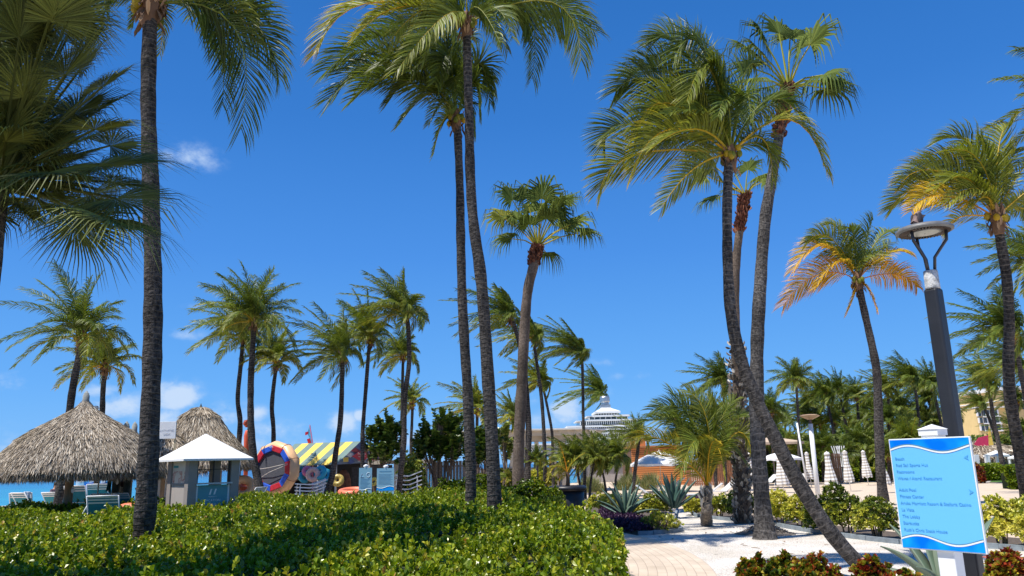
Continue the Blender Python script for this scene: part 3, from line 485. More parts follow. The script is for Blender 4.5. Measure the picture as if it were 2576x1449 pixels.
coco_palm('tallest centre coconut palm with yellowing left frond and grey trunk in front of its neighbour',
 [(1244,1290),(1241,1180),(1231,1000),(1212,720),(1191,560),(1183,440),(1180,300),(1173,60)], 18, 18, 37, 22, 4, 12, n=0, nl=78, w=.047, group=GA, flare=1.15, nuts=8, lf=.27, droop=.62,
 specs=[s6(480,25,90,395,-.5,.48)+(.35,), s6(760,50,390,280,-1.,.44), s6(950,60,640,330,-.6,.36), s6(1100,100,900,480,-.4,.22), s6(1080,120,690,560,-1.3,.36), s6(1530,20,1730,330,.4,.18), s6(1690,50,1750,610,.6,.12)+(1.35,), s6(1900,20,2130,470,-.3,.26)+(1.1,),
  s6(1450,60,1600,300,-1.0,.24), s6(1700,-60,2230,240,.6,.2), s6(900,-120,420,-60,.5,.2), s6(1500,-260,1950,-200,.2,.2), s6(1260,-350,1300,-600,.3,.3), s6(1050,-260,700,-420,.4,.2), s6(1380,90,1560,400,1.2,.15), s6(980,-20,500,140,1.2,.22),
  s6(1330,60,1500,330,-1.6,.2), s6(1180,90,1150,330,1.4,.2)])
coco_palm('second centre coconut palm with dense dark crown behind the taller trunk',
 [(1184,1290),(1184,1180),(1177,1000),(1164,780),(1159,600),(1157,480),(1151,330),(1148,300)], 20.5, 20.5, 30, 19, 3, 13, n=0, nl=74, w=.055, group=GA, flare=1.12, nuts=8, lf=.30, droop=.7, wind=.45,
 specs=[s6(620,410,165,540,0,.2), s6(640,490,185,765,.4,.14), s6(720,610,360,765,-.5,.22), s6(880,620,630,800,.3,.12), s6(990,720,720,965,-.3,.26), s6(1060,790,945,970,-.6,.30), s6(1070,920,985,1195,-.5,.33), s6(1330,500,1420,800,.3,.12),
  s6(1290,640,1340,900,-.3,.14), s6(1260,800,1300,1050,.4,.14), s6(830,330,380,370,.7,.14), s6(960,260,590,215,.3,.15), s6(1080,330,900,200,-.3,.16), s6(1180,420,1260,300,.4,.18), s6(1000,500,800,560,-1.2,.16), s6(1100,450,1000,640,-1.3,.14),
  s6(900,480,560,520,-.9,.14), s6(1300,560,1440,720,.7,.12), s6(1150,600,1180,820,-1.2,.12), s6(1010,380,700,420,1.1,.14), s6(800,520,420,620,.9,.12)])
def fan_palm(label, pxs, D0, D1, rw0, rw1, R, specs, seed, tm=TKT, red=(.82, 1.0), cnt=260, group=GA, yel=.2, extra=9, n=30, droop=.75, flare=1.4, shag=None, span=1.0, redr=1.0):
    P = trunk_pts(pxs, D0, D1); O = P[0]; root = palm_root('fan_palm', label, O, group); r0, r1 = rw0*D0/FPX/2, rw1*D1/FPX/2
    trunk(root, O, P, r0, r1, tm, flare, seed=seed)
    if red: boots(root, O, P, r1*redr, red[0], red[1], cnt, .20, REDB, 'fibre_sleeve', seed, .9, .28, .10)
    if shag: boots(root, O, P, shag[2], shag[0], shag[1], shag[3], shag[4], SHAG, 'leaf_base', seed+5, shag[5], .75, .11)
    mb = MB(seed); fan_crown(mb, P[-1], D1, R, specs, n, yel, droop, extra, seed, span); mb.build('crown', FANG, root, O); return root
t5 = lambda x, y, dd, rf, ye: q('T5', x, y)+(dd, rf, ye)
fan_palm('fan palm with curved trunk and reddish collar between the centre trunks and the pavilion',
 [(1303,1222),(1306,1100),(1313,960),(1320,820),(1328,730),(1342,670),(1353,622)], 30, 30, 29, 24, 1.42,
 [t5(560,640,0,1.05,.45),t5(640,430,-.3,1.1,.18),t5(800,420,.3,1.1,.2),t5(960,420,-.2,1.15,.22),t5(1110,540,-.6,1.2,.2),t5(1200,480,.3,1.0,.18),t5(1280,700,-.3,1.15,.28),t5(1390,790,.2,1.0,.24),t5(880,560,.8,1.0,.16),t5(1060,850,.5,.6,.2),t5(700,640,.5,.9,.14),t5(1010,640,-.9,.9,.16),t5(820,700,-.5,.8,.14)], 21, extra=6, red=(.86, .995), cnt=330, droop=1.25, yel=.22)
s5 = lambda x, y, dd, rf, ye: q('S5', x, y)+(dd, rf, ye)
fan_palm('tall fan palm with straight grey trunk footed in the white gravel',
 [(1924,1343),(1914,1220),(1905,1080),(1904,900),(1911,740),(1924,560),(1940,460),(1962,330),(1984,222)], 20.5, 20.5, 42, 24, 1.4,
 [s5(1130,170,0,1.05,.14),s5(1430,200,-.4,1.15,.24),s5(1230,130,.5,1.0,.16),s5(1050,250,.3,1.0,.18),s5(1140,480,-.2,.75,.12),s5(1480,430,.2,1.0,.14),s5(1580,440,0,.8,.14),s5(1350,280,-.5,.9,.15),s5(1060,350,.5,.9,.12),s5(1300,160,.9,.9,.2)],
 22, tm=TKG, red=(.87, .995), cnt=260, extra=5, droop=1.0, flare=1.55, group='fan palms in the gravel bed')
fan_palm('fan palm with orange fibre collar and shaggy lower trunk',
 [(1866,1262),(1866,1180),(1862,1080),(1856,960),(1848,780),(1850,680),(1858,600),(1868,540),(1875,492)], 25.5, 25.5, 36, 17, 1.15,
 [s5(760,1040,0,1.0,.34),s5(1030,1000,.2,.9,.14),s5(930,1130,.5,.7,.14),s5(880,900,.3,.9,.2),s5(720,900,.4,.9,.26),s5(1120,1080,-.2,.8,.22)], 23, red=(.80, .995), cnt=420, extra=3, droop=.9, flare=1.0,
 shag=(.0, .50, .19, 560, .22, .8), group='fan palms in the gravel bed', redr=1.05)
s5c = lambda vx, vy, tx, ty, dd, ye: q('S5', vx, vy)+q('S5', tx, ty)+(dd, ye)
coco_palm('leaning coconut palm with curved trunk crossing in front of two straight trunks',
 [(2172,1428),(2140,1398),(2083,1330),(2021,1235),(1963,1128),(1905,1010),(1868,915),(1842,810),(1832,700),(1829,540),(1833,420),(1838,388)], 13.7, 14.2, 42, 22, 3, 14, n=0, nl=84, w=.038, group='leaning palms', flare=1.0, nuts=10, lf=.28, droop=.5, wind=.35, old=.2,
 specs=[s5c(480,450,185,500,.2,.10), s5c(640,250,430,190,.3,.12), s5c(740,230,560,280,-.4,.12), s5c(310,710,105,840,.4,.12), s5c(330,900,85,1125,.1,.40), s5c(520,575,310,790,-.2,.38), s5c(540,740,290,1010,-.4,.44), s5c(690,990,480,1240,-.3,.40),
  s5c(790,360,640,560,-.8,.30), s5c(860,420,800,300,-.5,.2), s5c(1000,420,1080,330,.4,.2), s5c(1290,680,1530,1000,-.1,.44), s5c(1150,560,1370,660,.3,.14), s5c(1080,640,1330,560,.5,.14), s5c(1120,800,1190,1080,.3,.34), s5c(1100,830,1260,960,.6,.24),
  s5c(770,880,860,1080,.5,.34), s5c(560,400,300,380,.6,.10), s5c(720,560,420,620,.7,.12), s5c(800,650,520,640,-.9,.22), s5c(700,740,420,860,-1.0,.36), s5c(860,480,740,300,.7,.12), s5c(640,660,260,930,.8,.14), s5c(1010,520,1050,700,-.9,.14), s5c(800,760,640,1010,1.0,.12),s5c(900,560,840,660,-1.0,.16),s5c(650,520,480,700,.1,.12)])
s3c = lambda vx, vy, tx, ty, dd, ye: q('S3', vx, vy)+q('S3', tx, ty)+(dd, ye)
coco_palm('coconut palm with golden windblown crown above the street lamp at the right edge',
 [(2588,1290),(2572,1180),(2556,1090),(2541,1000),(2537,900),(2539,800),(2531,690),(2516,600),(2507,548)], 20, 18, 30, 22, 3, 15, n=0, nl=78, w=.042, group='windblown palms on the right', flare=1.3, nuts=6, lf=.28, droop=.45, wind=.6,
 specs=[s3c(850,310,575,270,.2,.28), s3c(600,510,290,585,0,.45), s3c(500,640,205,790,.3,.38), s3c(620,690,370,810,-.4,.66), s3c(1045,330,1125,140,.2,.42), s3c(900,430,660,340,-.4,.34), s3c(1130,640,1260,450,.1,.42), s3c(1160,740,1290,640,-.3,.46),
  s3c(740,860,640,1010,.1,.52), s3c(760,470,430,450,.5,.30), s3c(900,540,760,380,.7,.24), s3c(1100,560,1110,430,.5,.25), s3c(800,560,560,640,-.8,.36), s3c(880,640,640,760,-.9,.40), s3c(1080,470,1180,330,.6,.3), s3c(720,560,400,640,.8,.3), s3c(1200,780,1320,900,.3,.35), s3c(950,700,820,820,-.7,.42), s3c(980,480,900,260,.2,.3)])
coco_palm('coconut palm with orange dying lower fronds standing left of the street lamp',
 [(2224,1275),(2215,1180),(2211,1080),(2207,960),(2200,900),(2178,800),(2160,720),(2157,705)], 31, 31, 25, 15, 3, 16, n=0, nl=60, w=.055, group='windblown palms on the right', flare=1.3, nuts=6, lf=.30, droop=.7, wind=.45,
 specs=[(2070,620,1995,680,0,.70),(2060,690,1970,768,.3,.82),(2090,600,2030,610,-.3,.4),(2120,590,2080,565,.3,.2),(2150,600,2130,575,-.5,.2),(2180,600,2195,552,.2,.24),(2210,600,2250,590,.3,.3),(2230,640,2290,640,-.2,.62),(2250,690,2307,722,.1,.86),
  (2185,730,2205,780,-.2,.76),(2130,640,2060,650,.5,.45),(2110,660,2050,725,-.4,.66),(2200,660,2260,690,.6,.66),(2140,650,2150,590,.5,.2),(2170,650,2230,640,-.6,.3),(2110,640,2040,600,.2,.3),(2150,740,2130,790,.1,.7),(2190,650,2240,610,.8,.3)])
coco_palm('palm just beyond the right edge with only its frond tips in the picture', [(2860,1290),(2850,1000),(2825,700),(2805,420),(2795,250)], 17, 17, 28, 20, 1.9, 17, n=20, nl=60, w=.042, yel=.25, group='windblown palms on the right', wind=.5)
coco_palm('dark crowned palm behind the golden one at the right edge', [(2670,1250),(2660,1000),(2645,800),(2632,660)], 26, 26, 20, 16, 1.8, 18, n=20, nl=44, w=.05, yel=.2, group='windblown palms on the right', wind=.5)
# the fan palm that fills the top left corner: its trunk stands just outside the frame
P = trunk_pts([(-150,1500),(-95,1100),(-42,760),(-24,640),(-4,470)], 8.2, 8.2); O = P[0]
root = palm_root('fan_palm', 'huge dark fan palm crown filling the upper left corner', O, 'fan palms at the left edge')
trunk(root, O, P, .15, .11, TKG, 1.2, seed=3); 
mb = MB(31); hub7 = lambda x, y, dd, rf, ye: q('S7', x, y)+(dd, rf, ye); rngf = np.random.default_rng(12)
HB = [(190,190),(330,370),(430,480),(250,560),(480,640),(500,820),(460,960),(180,980),(560,1080),(60,300),(100,700),(350,720),(250,850),(20,120),(0,900),(420,250),(300,1000),(120,480),(560,720),(380,560),(200,380),(320,200),(80,860),(420,1060),(560,900),(330,860),(140,260),(40,560),(250,100),(480,560),(590,980),(90,1000),(380,1100),(300,640),(170,640),(520,430),(610,800),(50,40),(150,50),(240,20),(100,180),(0,200),(300,110),(200,260),(60,400),(30,700),(260,300),(150,820),(230,740),(320,60),(370,130),(290,20),(410,340),(120,120),(180,640)]
fan_crown(mb, P[-1], 8.2, .88, [hub7(x*.97, y, rngf.uniform(-.9, .9), rngf.uniform(.8, 1.12), rngf.uniform(.05, .24)) for x, y in HB], 50, .12, .22, 34, 5, .75, .78, .05); mb.build('crown', FAND, root, O)
for i_, (x_, y_, z_, R__) in enumerate(((-9.4, 4.5, 12, 1.9), (-7.8, 6.4, 12, 2.0), (-6.8, 8.8, 12.2, 1.9), (-6.3, 11.4, 12.8, 1.7))):  # unseen palms, added to cast the dark band over the hedge
    P = [Vector((x_-3.6, y_, -.02)), Vector((x_-2.6, y_, z_*.5)), Vector((x_, y_, z_))]; O = P[0]; root = palm_root('coconut_palm', ['nearest', 'second nearest', 'third nearest', 'farthest'][i_]+' of the unseen coconut palms added above the frame to shade the hedge', O, 'unseen palms added to shade the hedge')
    trunk(root, O, P, .17, .12, seed=90+i_); mb = MB(90+i_); coco_crown(mb, P[-1], R__, 28, .2, 40, .075, .2, 90+i_); mb.build('crown', COCOM, root, O)
# middle distance coconut palms on the left, each at its own spot
GM = 'coconut palms along the beach'
def s8(*p_): return q('S8', *p_)
coco_palm('full crowned coconut palm leaning behind the big thatched parasol', [(147,1255),(158,1190),(178,1010),(195,914),(204,869),(205,850)], 32, 32, 22, 13, 2.75, 41, .3, 22, 44, .055, .18, GM)
coco_palm('shorter coconut palm with a floodlight on its trunk beside the thatched parasol', [(239,1255),(246,1180),(257,1040),(259,984),(265,925)], 36, 36, 15, 11, 2.2, 42, .35, 20, 40, .06, .28, GM)
coco_palm('slim coconut palm partly behind the taller one right of the kiosk roof', [(592,1240),(600,1130),(604,1060),(598,1002),(606,914),(611,850)], 40, 40, 15, 9, 2.6, 43, .35, 19, 40, .065, .26, GM)
coco_palm('tall round crowned coconut palm right of the white kiosk', [(657,1248),(645,1190),(636,1135),(631,1060),(631,958),(637,852),(640,812)], 35, 35, 23, 12, 2.75, 44, .15, 25, 46, .055, .2, GM, up=8)
coco_palm('slender wavy coconut palm in front of the inflatable ring', [(683,1245),(687,1140),(688,1080),(684,1024),(690,958),(697,915)], 40, 40, 13, 9, 2.0, 45, .2, 20, 40, .06, .27, GM, up=10)
coco_palm('coconut palm with crown blown left above the striped tent', [(820,1248),(835,1200),(846,1130),(857,1050),(861,936),(861,898)], 36, 36, 17, 10, 2.35, 46, .6, 20, 40, .06, .24, GM)
coco_palm('coconut palm with upright dark fronds behind the gable of the striped tent', [(912,1248),(912,1105),(914,1060),(921,970),(927,891),(932,855)], 39, 39, 11, 9, 2.3, 47, .45, 21, 40, .06, .22, GM, up=6)
coco_palm('tall coconut palm with ragged crown before the stacked white loungers', [(1003,1250),(1009,1181),(1016,1112),(1018,1002),(1029,914),(1027,825),(1023,795)], 37, 37, 16, 10, 2.3, 48, .55, 21, 44, .06, .25, GM, up=6)
coco_palm('small coconut palm crown below and behind the tall ragged one', [(1008,1230),(1010,1100),(1012,990),(1014,897)], 47, 47, 9, 7, 2.1, 49, .45, 18, 34, .07, .24, GM)
coco_palm('low distant coconut palm rising over the sea grape trees', [(1034,1225),(1034,1120),(1036,1070),(1038,1014)], 56, 56, 8, 7, 2.0, 50, .3, 16, 34, .08, .3, GM)
coco_palm('distant coconut palm half hidden by the two centre trunks', [(1203,1225),(1201,1130),(1200,1072),(1201,1035)], 50, 50, 9, 7, 2.1, 51, .5, 16, 34, .08, .34, GM)
coco_palm('distant palm crown between the centre trunk and the curved fan palm', [(1296,1225),(1294,1130),(1292,1055)], 56, 56, 9, 7, 2.0, 52, .55, 16, 34, .08, .34, GM)
GW = 'windblown coconut palms beside the pavilion'
coco_palm('windswept palm behind the curved trunk of the fan palm', [(1326,1236),(1328,1143),(1330,1080),(1322,960),(1308,870),(1292,815),(1284,800)], 38, 38, 19, 9, 2.0, 53, 1.0, 19, 38, .06, .2, GW, flare=1.3)
coco_palm('slim palm with orange flower stalks just right of the curved fan palm', [(1371,1236),(1371,1168),(1367,1066),(1361,990),(1353,930),(1344,868),(1343,852)], 42, 42, 11, 7, 1.8, 54, .8, 17, 36, .07, .25, GW)
coco_palm('lower palm with yellow fruit left of the pavilion roof peak', [(1392,1236),(1390,1120),(1387,1076),(1373,1005),(1364,965)], 50, 50, 8, 6, 1.9, 55, .7, 17, 34, .08, .28, GW)
coco_palm('lone windswept coconut palm standing through the pavilion roofline', [(1471,1236),(1469,1117),(1467,1040),(1466,960),(1464,890)], 45, 45, 8, 7, 2.1, 56, 1.1, 21, 40, .065, .16, GW, up=5)
coco_palm('windswept palm crown directly above the steel chimney of the tiered building', [(1523,1225),(1522,1120),(1519,1060),(1514,990)], 165, 165, 3, 3, 6.4, 57, 1.0, 20, 34, .22, .2, GW)
# ------------------------------------------------------------------ hedges, shrubs, small plants
def hh(x, y): return 1.0+.07*np.sin(x*1.7+y*.6)+.06*np.sin(x*.8-y*1.3+2)+.05*np.sin(x*3.9+y*2.7)+.035*np.sin(x*7.3-y*5.1)
def inpoly(x, y, P):
    r = np.zeros(len(x), bool); n = len(P)
    for i in range(n):
        x0, y0 = P[i]; x1, y1 = P[(i+1) % n]; c = ((y0 > y) != (y1 > y)) & (x < (x1-x0)*(y-y0)/(y1-y0+1e-12)+x0); r ^= c
    return r
far = [(-60,1285),(0,1278),(100,1268),(250,1272),(400,1265),(550,1256),(640,1243),(760,1238),(900,1248),(1000,1240),(1150,1232),(1230,1240),(1300,1256),(1400,1268),(1480,1286),(1512,1302)]
HP = [(-13.0, 12.0)]+[(v.x, v.y) for v in (G(x, y, 1.0) for x, y in far)]+[(1.62, 13.3), (.95, 8.2), (.55, 5.0), (.3, 3.6), (-4.5, 3.6)]
HP[0] = (HP[1][0]-.5, HP[1][1]-1)
rng = np.random.default_rng(77)
mb = MB(77); HA = np.array(HP); print('hedge', HA.round(1).tolist())
# solid dark core under the leaves, added to block light
gx = np.arange(HA[:, 0].min(), HA[:, 0].max()+.3, .3); gy = np.arange(HA[:, 1].min(), HA[:, 1].max()+.3, .3)
core = MB(1); X, Y = np.meshgrid(gx, gy); cxs, cys = (X+.15).ravel(), (Y+.15).ravel(); ins = inpoly(cxs, cys, [tuple(p_) for p_ in (HA-HA.mean(0))*.985+HA.mean(0)])
for x, y in zip(cxs[ins], cys[ins]):
    z = float(hh(x, y))-.25; core.box(x-.151, x+.151, y-.151, y+.151, .0, z+rng.uniform(-.04, .03))
DARKCORE = mat('dark_leaf_core', (.022, .035, .008), .9, .4, 20)
def scatter(nper, lo, hi):
    area = (HA[:, 0].max()-HA[:, 0].min())*(min(hi, HA[:, 1].max())-lo); n = int(area*nper); x = rng.uniform(HA[:, 0].min(), HA[:, 0].max(), n); y = rng.uniform(lo, min(hi, HA[:, 1].max()), n)
    k = inpoly(x, y, HP) & (np.abs(x) < y*.74+1.6) & (y > 4.5); return x[k], y[k]
for lo, hi, dens, L in ((3.6, 8.5, 135, .066), (8.5, 12, 118, .068), (12, 17, 88, .072), (17, 32, 52, .085)):
    x, y = scatter(dens, lo, hi); z = hh(x, y)+rng.normal(-.07, .065, len(x))+np.where(rng.uniform(size=len(x)) < .03, rng.uniform(.02, .16, len(x)), 0)
    P = np.stack([x, y, z], 1); up = np.zeros_like(P); up[:, 2] = 1; up[:, :2] = rng.normal(0, .38, (len(x), 2))
    patch = .5+.5*np.sin(x*1.1+y*.9)*np.cos(y*1.3-x*.5)
    rosettes(mb, P, up, 8, L, L*.72, .36+.14*patch+rng.normal(0, .08, len(x))+np.where(rng.uniform(size=len(x)) < .10, .30, 0), .5+rng.normal(0, .1, len(x)), (.15, 1.15), .10, .18, stem=L*1.3)
# the trimmed sides
for (xa, ya), (xb, yb) in zip(HP, HP[1:]+HP[:1]):
    Ls = math.hypot(xb-xa, yb-ya); n = int(Ls*(150 if min(ya, yb) < 14 else 60)); f = rng.uniform(0, 1, n); x = xa+(xb-xa)*f; y = ya+(yb-ya)*f; ox, oy = (yb-ya)/Ls, -(xb-xa)/Ls
    mid = ((xa+xb)/2+ox*.1, (ya+yb)/2+oy*.1)
    if inpoly(np.array([mid[0]]), np.array([mid[1]]), HP)[0]: ox, oy = -ox, -oy
    z = rng.uniform(.04, 1.0, n)*hh(x, y); j = rng.normal(0, .05, n)+.03*np.sin(z*9+f*Ls*5); P = np.stack([x+ox*j, y+oy*j, z], 1); up = np.tile((ox, oy, .6), (n, 1))
    k = (np.abs(P[:, 0]) < P[:, 1]*.74+1.6); rosettes(mb, P[k], up[k], 8, .064, .045, .40+rng.normal(0, .1, k.sum())+np.where(rng.uniform(size=k.sum()) < .12, .35, 0), .5, (.15, 1.2), .1, .18)
root = thing('hedge', 'long clipped hedge of round glossy green leaves filling the foreground', 'hedge', (HA[:, 0].mean(), HA[:, 1].mean(), 0))
mb.build('leaves', HEDGE, root, root.location); core.build('dark_core', DARKCORE, root, root.location)

def shrub(name, label, cat, c, r, n, L, k, mt, hue, val, group=None, wd=.5, seed=0, spread=(.3, 1.25), stems=0, fold=.2, zmin=-.5, hj=.12, lobes=None, jit=.22, flat=None):
    """leafy bush on a few branching stems; c = ground point, r = half sizes; lobes = extra mounds (dx,dy,dz,scale)"""
    rng = np.random.default_rng(seed+5); c = V3(c); root = thing(name, label, cat, tuple(c), 0, group); mb = MB(seed); parts = [((0, 0, 0), 1.0)]+[((l[0], l[1], l[2]), l[3]) for l in (lobes or [])]
    for off, s in parts:
        cc = c+np.array(off)+np.array((0, 0, r[2]*.95)); P, d = shell(rng, int(n*s*s), cc, np.array(r)*s, zmin, jit); P[:, 2] = np.maximum(P[:, 2], .03)
        up = d*np.array((1, 1, .8))+np.array((0, 0, .55)); hv = hue+.12*np.sin(P[:, 0]*3+P[:, 2]*4)+rng.normal(0, .1, len(P)); rosettes(mb, P, up, k, L, L*wd, hv, val, spread, hj, fold)
    mb.build('leaves', mt, root, c)
    st = MB(seed+1)
    for i in range(max(5, stems)):
        th = i*2.4; tip = c+np.array((math.cos(th)*r[0]*.6, math.sin(th)*r[1]*.6, r[2]*rng.uniform(1.1, 1.5))); mid = c+np.array((math.cos(th)*r[0]*.25, math.sin(th)*r[1]*.25, r[2]*.6))
        st.tube([c+np.array((math.cos(th)*.08, math.sin(th)*.08, 0)), mid, tip], [.025, .018, .008], 5)
        for jx in range(3):
            t2 = tip+rng.normal(0, .25, 3)*np.array(r); st.tube([mid, (mid+t2)/2+np.array((0, 0, .05)), t2], [.014, .010, .005], 4)
    st.build('branch', BARK, root, c); return root
BARK = mat('pale_bark', (.24, .18, .12), .85, .3, 12, .4)
GV = 'variegated shrubs along the kerb'
def pxshrub(label, x0, x1, yt, yb, D=None, **kw):
    b_ = G((x0+x1)/2, yb) if D is None else AT((x0+x1)/2, yb, D); D = b_.y; b_.z = 0; w_ = (x1-x0)/2*D/FPX; tp = AT((x0+x1)/2, yt, D+w_*.4).z
    return b_+Vector((0, w_*.5, 0)), (w_, w_*.75, max(.15, tp/2))
def vs(label, x0, x1, yt, yb, hue=.62, val=.55, n=None, seed=0, lobes=None, D=None, L=.10, mt=None, group=GV, k=8, name='variegated_shrub', cat='shrub', wd=.36, **kw):
    c, r = pxshrub(label, x0, x1, yt, yb, D); r = (r[0]*1.18, r[1]*1.1, r[2]*1.02); n = n or int(150*(r[0]+.4)*(r[2]+.3)*4); return shrub(name, label, cat, c, r, n, L, k, mt or VARIE, hue, val, group, wd, seed, lobes=lobes, **kw)
vs('yellow variegated shrub in front of the blue agave by the pot', 1488, 1572, 1240, 1292, .68, .6, seed=1)
vs('yellow variegated shrub with bare twigs left of the dark agave', 1566, 1640, 1256, 1302, .60, .5, seed=2, stems=9)
vs('tall yellow shrub rising before the grey boulder', 1622, 1685, 1240, 1303, .60, .5, seed=3, stems=9)
vs('thin straggly yellow shrub at the kerb end with purple leaves beside it', 1630, 1705, 1292, 1343, .50, .45, seed=4, stems=12, n=150)
vs('small yellow shrub left of the short young palm', 1728, 1770, 1255, 1297, .62, .5, seed=5)
vs('yellow shrub between the short young palm and the dark bush', 1785, 1845, 1247, 1303, .60, .5, seed=6)
vs('dark green bush left of the straight trunk base', 1838, 1902, 1236, 1310, .14, .35, seed=7)
vs('bright yellow shrub between the straight and the leaning trunks', 1938, 2000, 1232, 1325, .66, .6, seed=8)
vs('yellow green shrub half behind the leaning trunk', 1990, 2052, 1248, 1330, .60, .55, seed=9)
vs('spreading shrub with dark upper leaves right of the leaning trunk', 2045, 2120, 1256, 1345, .42, .42, seed=10)
vs('tallest variegated shrub with two raised tips before the ringed trunk', 2100, 2185, 1240, 1350, .40, .42, seed=11, lobes=[(-.25, 0, .55, .45)])
vs('variegated shrub with exposed pale stems at the left edge of the blue sign', 2175, 2262, 1252, 1358, .50, .46, seed=12, stems=10)
vs('large sunlit yellow shrub at the right edge behind the sign', 2490, 2590, 1252, 1380, .70, .6, seed=13, lobes=[(.7, .1, .1, .8)])
vs('sunlit yellow shrub just outside the right edge', 2600, 2720, 1260, 1390, .66, .6, seed=14)
vs('yellow clipped bush in front of the pavilion counter', 1336, 1394, 1180, 1218, .60, .5, seed=15, D=52, L=.16, group='bushes before the pavilion')
vs('green bush at the left end of the pavilion counter', 1255, 1290, 1178, 1224, .22, .5, seed=16, D=50, L=.16, group='bushes before the pavilion')
vs('dark rounded bush at the back edge of the hedge left of the black planter', 1260, 1405, 1214, 1272, .25, .42, seed=17, D=25, L=.08, mt=HEDGE, wd=.7, group='bushes behind the hedge', n=2000)
vs('dark bush behind the hedge between the two centre trunks and the fence', 1160, 1262, 1196, 1246, .25, .4, seed=18, D=30, L=.08, mt=HEDGE, wd=.7, group='bushes behind the hedge', n=1500)
vs('dark bush in front of the grey fence', 1098, 1165, 1206, 1240, .2, .4, seed=19, D=32, L=.09, mt=HEDGE, wd=.7, group='bushes behind the hedge', n=900)
# crotons along the bottom edge
GC = 'red and yellow crotons at the bottom edge'
def cro(label, x0, x1, yt, yb, D, seed, hue=.62, **kw):
    c, r = pxshrub(label, x0, x1, yt, yb, D); c.z = 0; r = (r[0], r[1], r[2]*.97); return shrub('croton', label, 'croton', c, (r[0], r[1]*.8, r[2]), int(1050*r[0]*r[2]*2.4/.5), .072, 8, CROTN, hue, .5, GC, .62, seed, (.1, 1.1), 4, .25, zmin=-.2, hj=.22, jit=.14)
cro('leftmost croton with dark red round leaves beside the paved path', 1862, 1948, 1398, 1520, 9.6, 21, .58)
cro('croton with the yellowest leaves below the leaning trunk', 1930, 2040, 1392, 1520, 9.2, 22, .36)
cro('reddest croton in front of the foot of the leaning trunk', 2005, 2130, 1398, 1540, 8.9, 23, .52)
cro('low croton between the leaning trunk and the white sign post', 2172, 2262, 1402, 1540, 8.6, 24, .5)
cro('small croton directly left of the white sign post', 2248, 2350, 1432, 1560, 8.2, 25, .42)
cro('dark red croton in the bottom right corner', 2515, 2640, 1382, 1540, 8.6, 26, .70)

# purple ground cover, ornamental grass
mb = MB(51); rng = np.random.default_rng(51); pp = [G(*q('R6', *p_)) for p_ in ((275,860),(300,800),(420,800),(560,860),(700,890),(860,960),(830,1010),(690,1012),(330,968))]
n = 9000; x = rng.uniform(1.5, 5.5, n); y = rng.uniform(19, 33, n); k = inpoly(x, y, [(v.x, v.y) for v in pp]); P = np.stack([x[k], y[k], rng.uniform(.02, .26, k.sum())], 1)
rosettes(mb, P, np.tile((0, 0, 1.), (len(P), 1)), 6, .13, .035, .5, .5, (.1, 1.2)); tag(mb.build('purple_ground_cover', PURP), 'mat of deep purple spiky ground cover along the path kerb', 'ground cover', kind='stuff')
mb = MB(52); pp = [G(*q('R6', *p_)) for p_ in ((1170,640),(1290,640),(1290,745),(1150,745))]; n = 1500; x = rng.uniform(pp[0].x-.5, pp[1].x+.5, n); y = rng.uniform(pp[2].y, pp[0].y, n); P = np.stack([x, y, rng.uniform(.02, .2, n)], 1)
rosettes(mb, P, np.tile((0, 0, 1.), (n, 1)), 5, .13, .035, .5, .5, (.1, 1.2)); tag(mb.build('purple_ground_cover', PURP), 'small purple patch between the dark agave and the short palm', 'ground cover', kind='stuff')
def grass(label, x0, x1, D, h, n, seed):
    mb = MB(seed); rng = mb.rng; a0, a1 = AT(x0, 1200, D), AT(x1, 1200, D); c = Vector(((a0.x+a1.x)/2, D, 0))
    x = rng.uniform(a0.x, a1.x, n); y = D+rng.uniform(-.9, .9, n); tuft = .75+.25*np.sin(x*4)
    P = np.stack([x, y, 0*x], 1); Dv = nrm(np.stack([rng.normal(-.25, .35, n), rng.normal(0, .3, n), np.ones(n)], 1)); leaves(mb, P, Dv, rng.normal(0, 1, (n, 3)), h*tuft*rng.uniform(.6, 1.1, n), .03, rng.uniform(.1, 1, n), rng.uniform(.3, .8, n), fold=.1)
    tag(mb.build('ornamental_grass', GRASSM, None, c), label, 'grass', 'feathery grasses on the sand', 'stuff')
grass('wide clump of feathery pale grass in front of the orange slat wall', 1552, 1650, 57, 1.35, 2600, 61); grass('smaller clump of feathery grass between the bushy palms', 1470, 1518, 54, 1.2, 1200, 62)

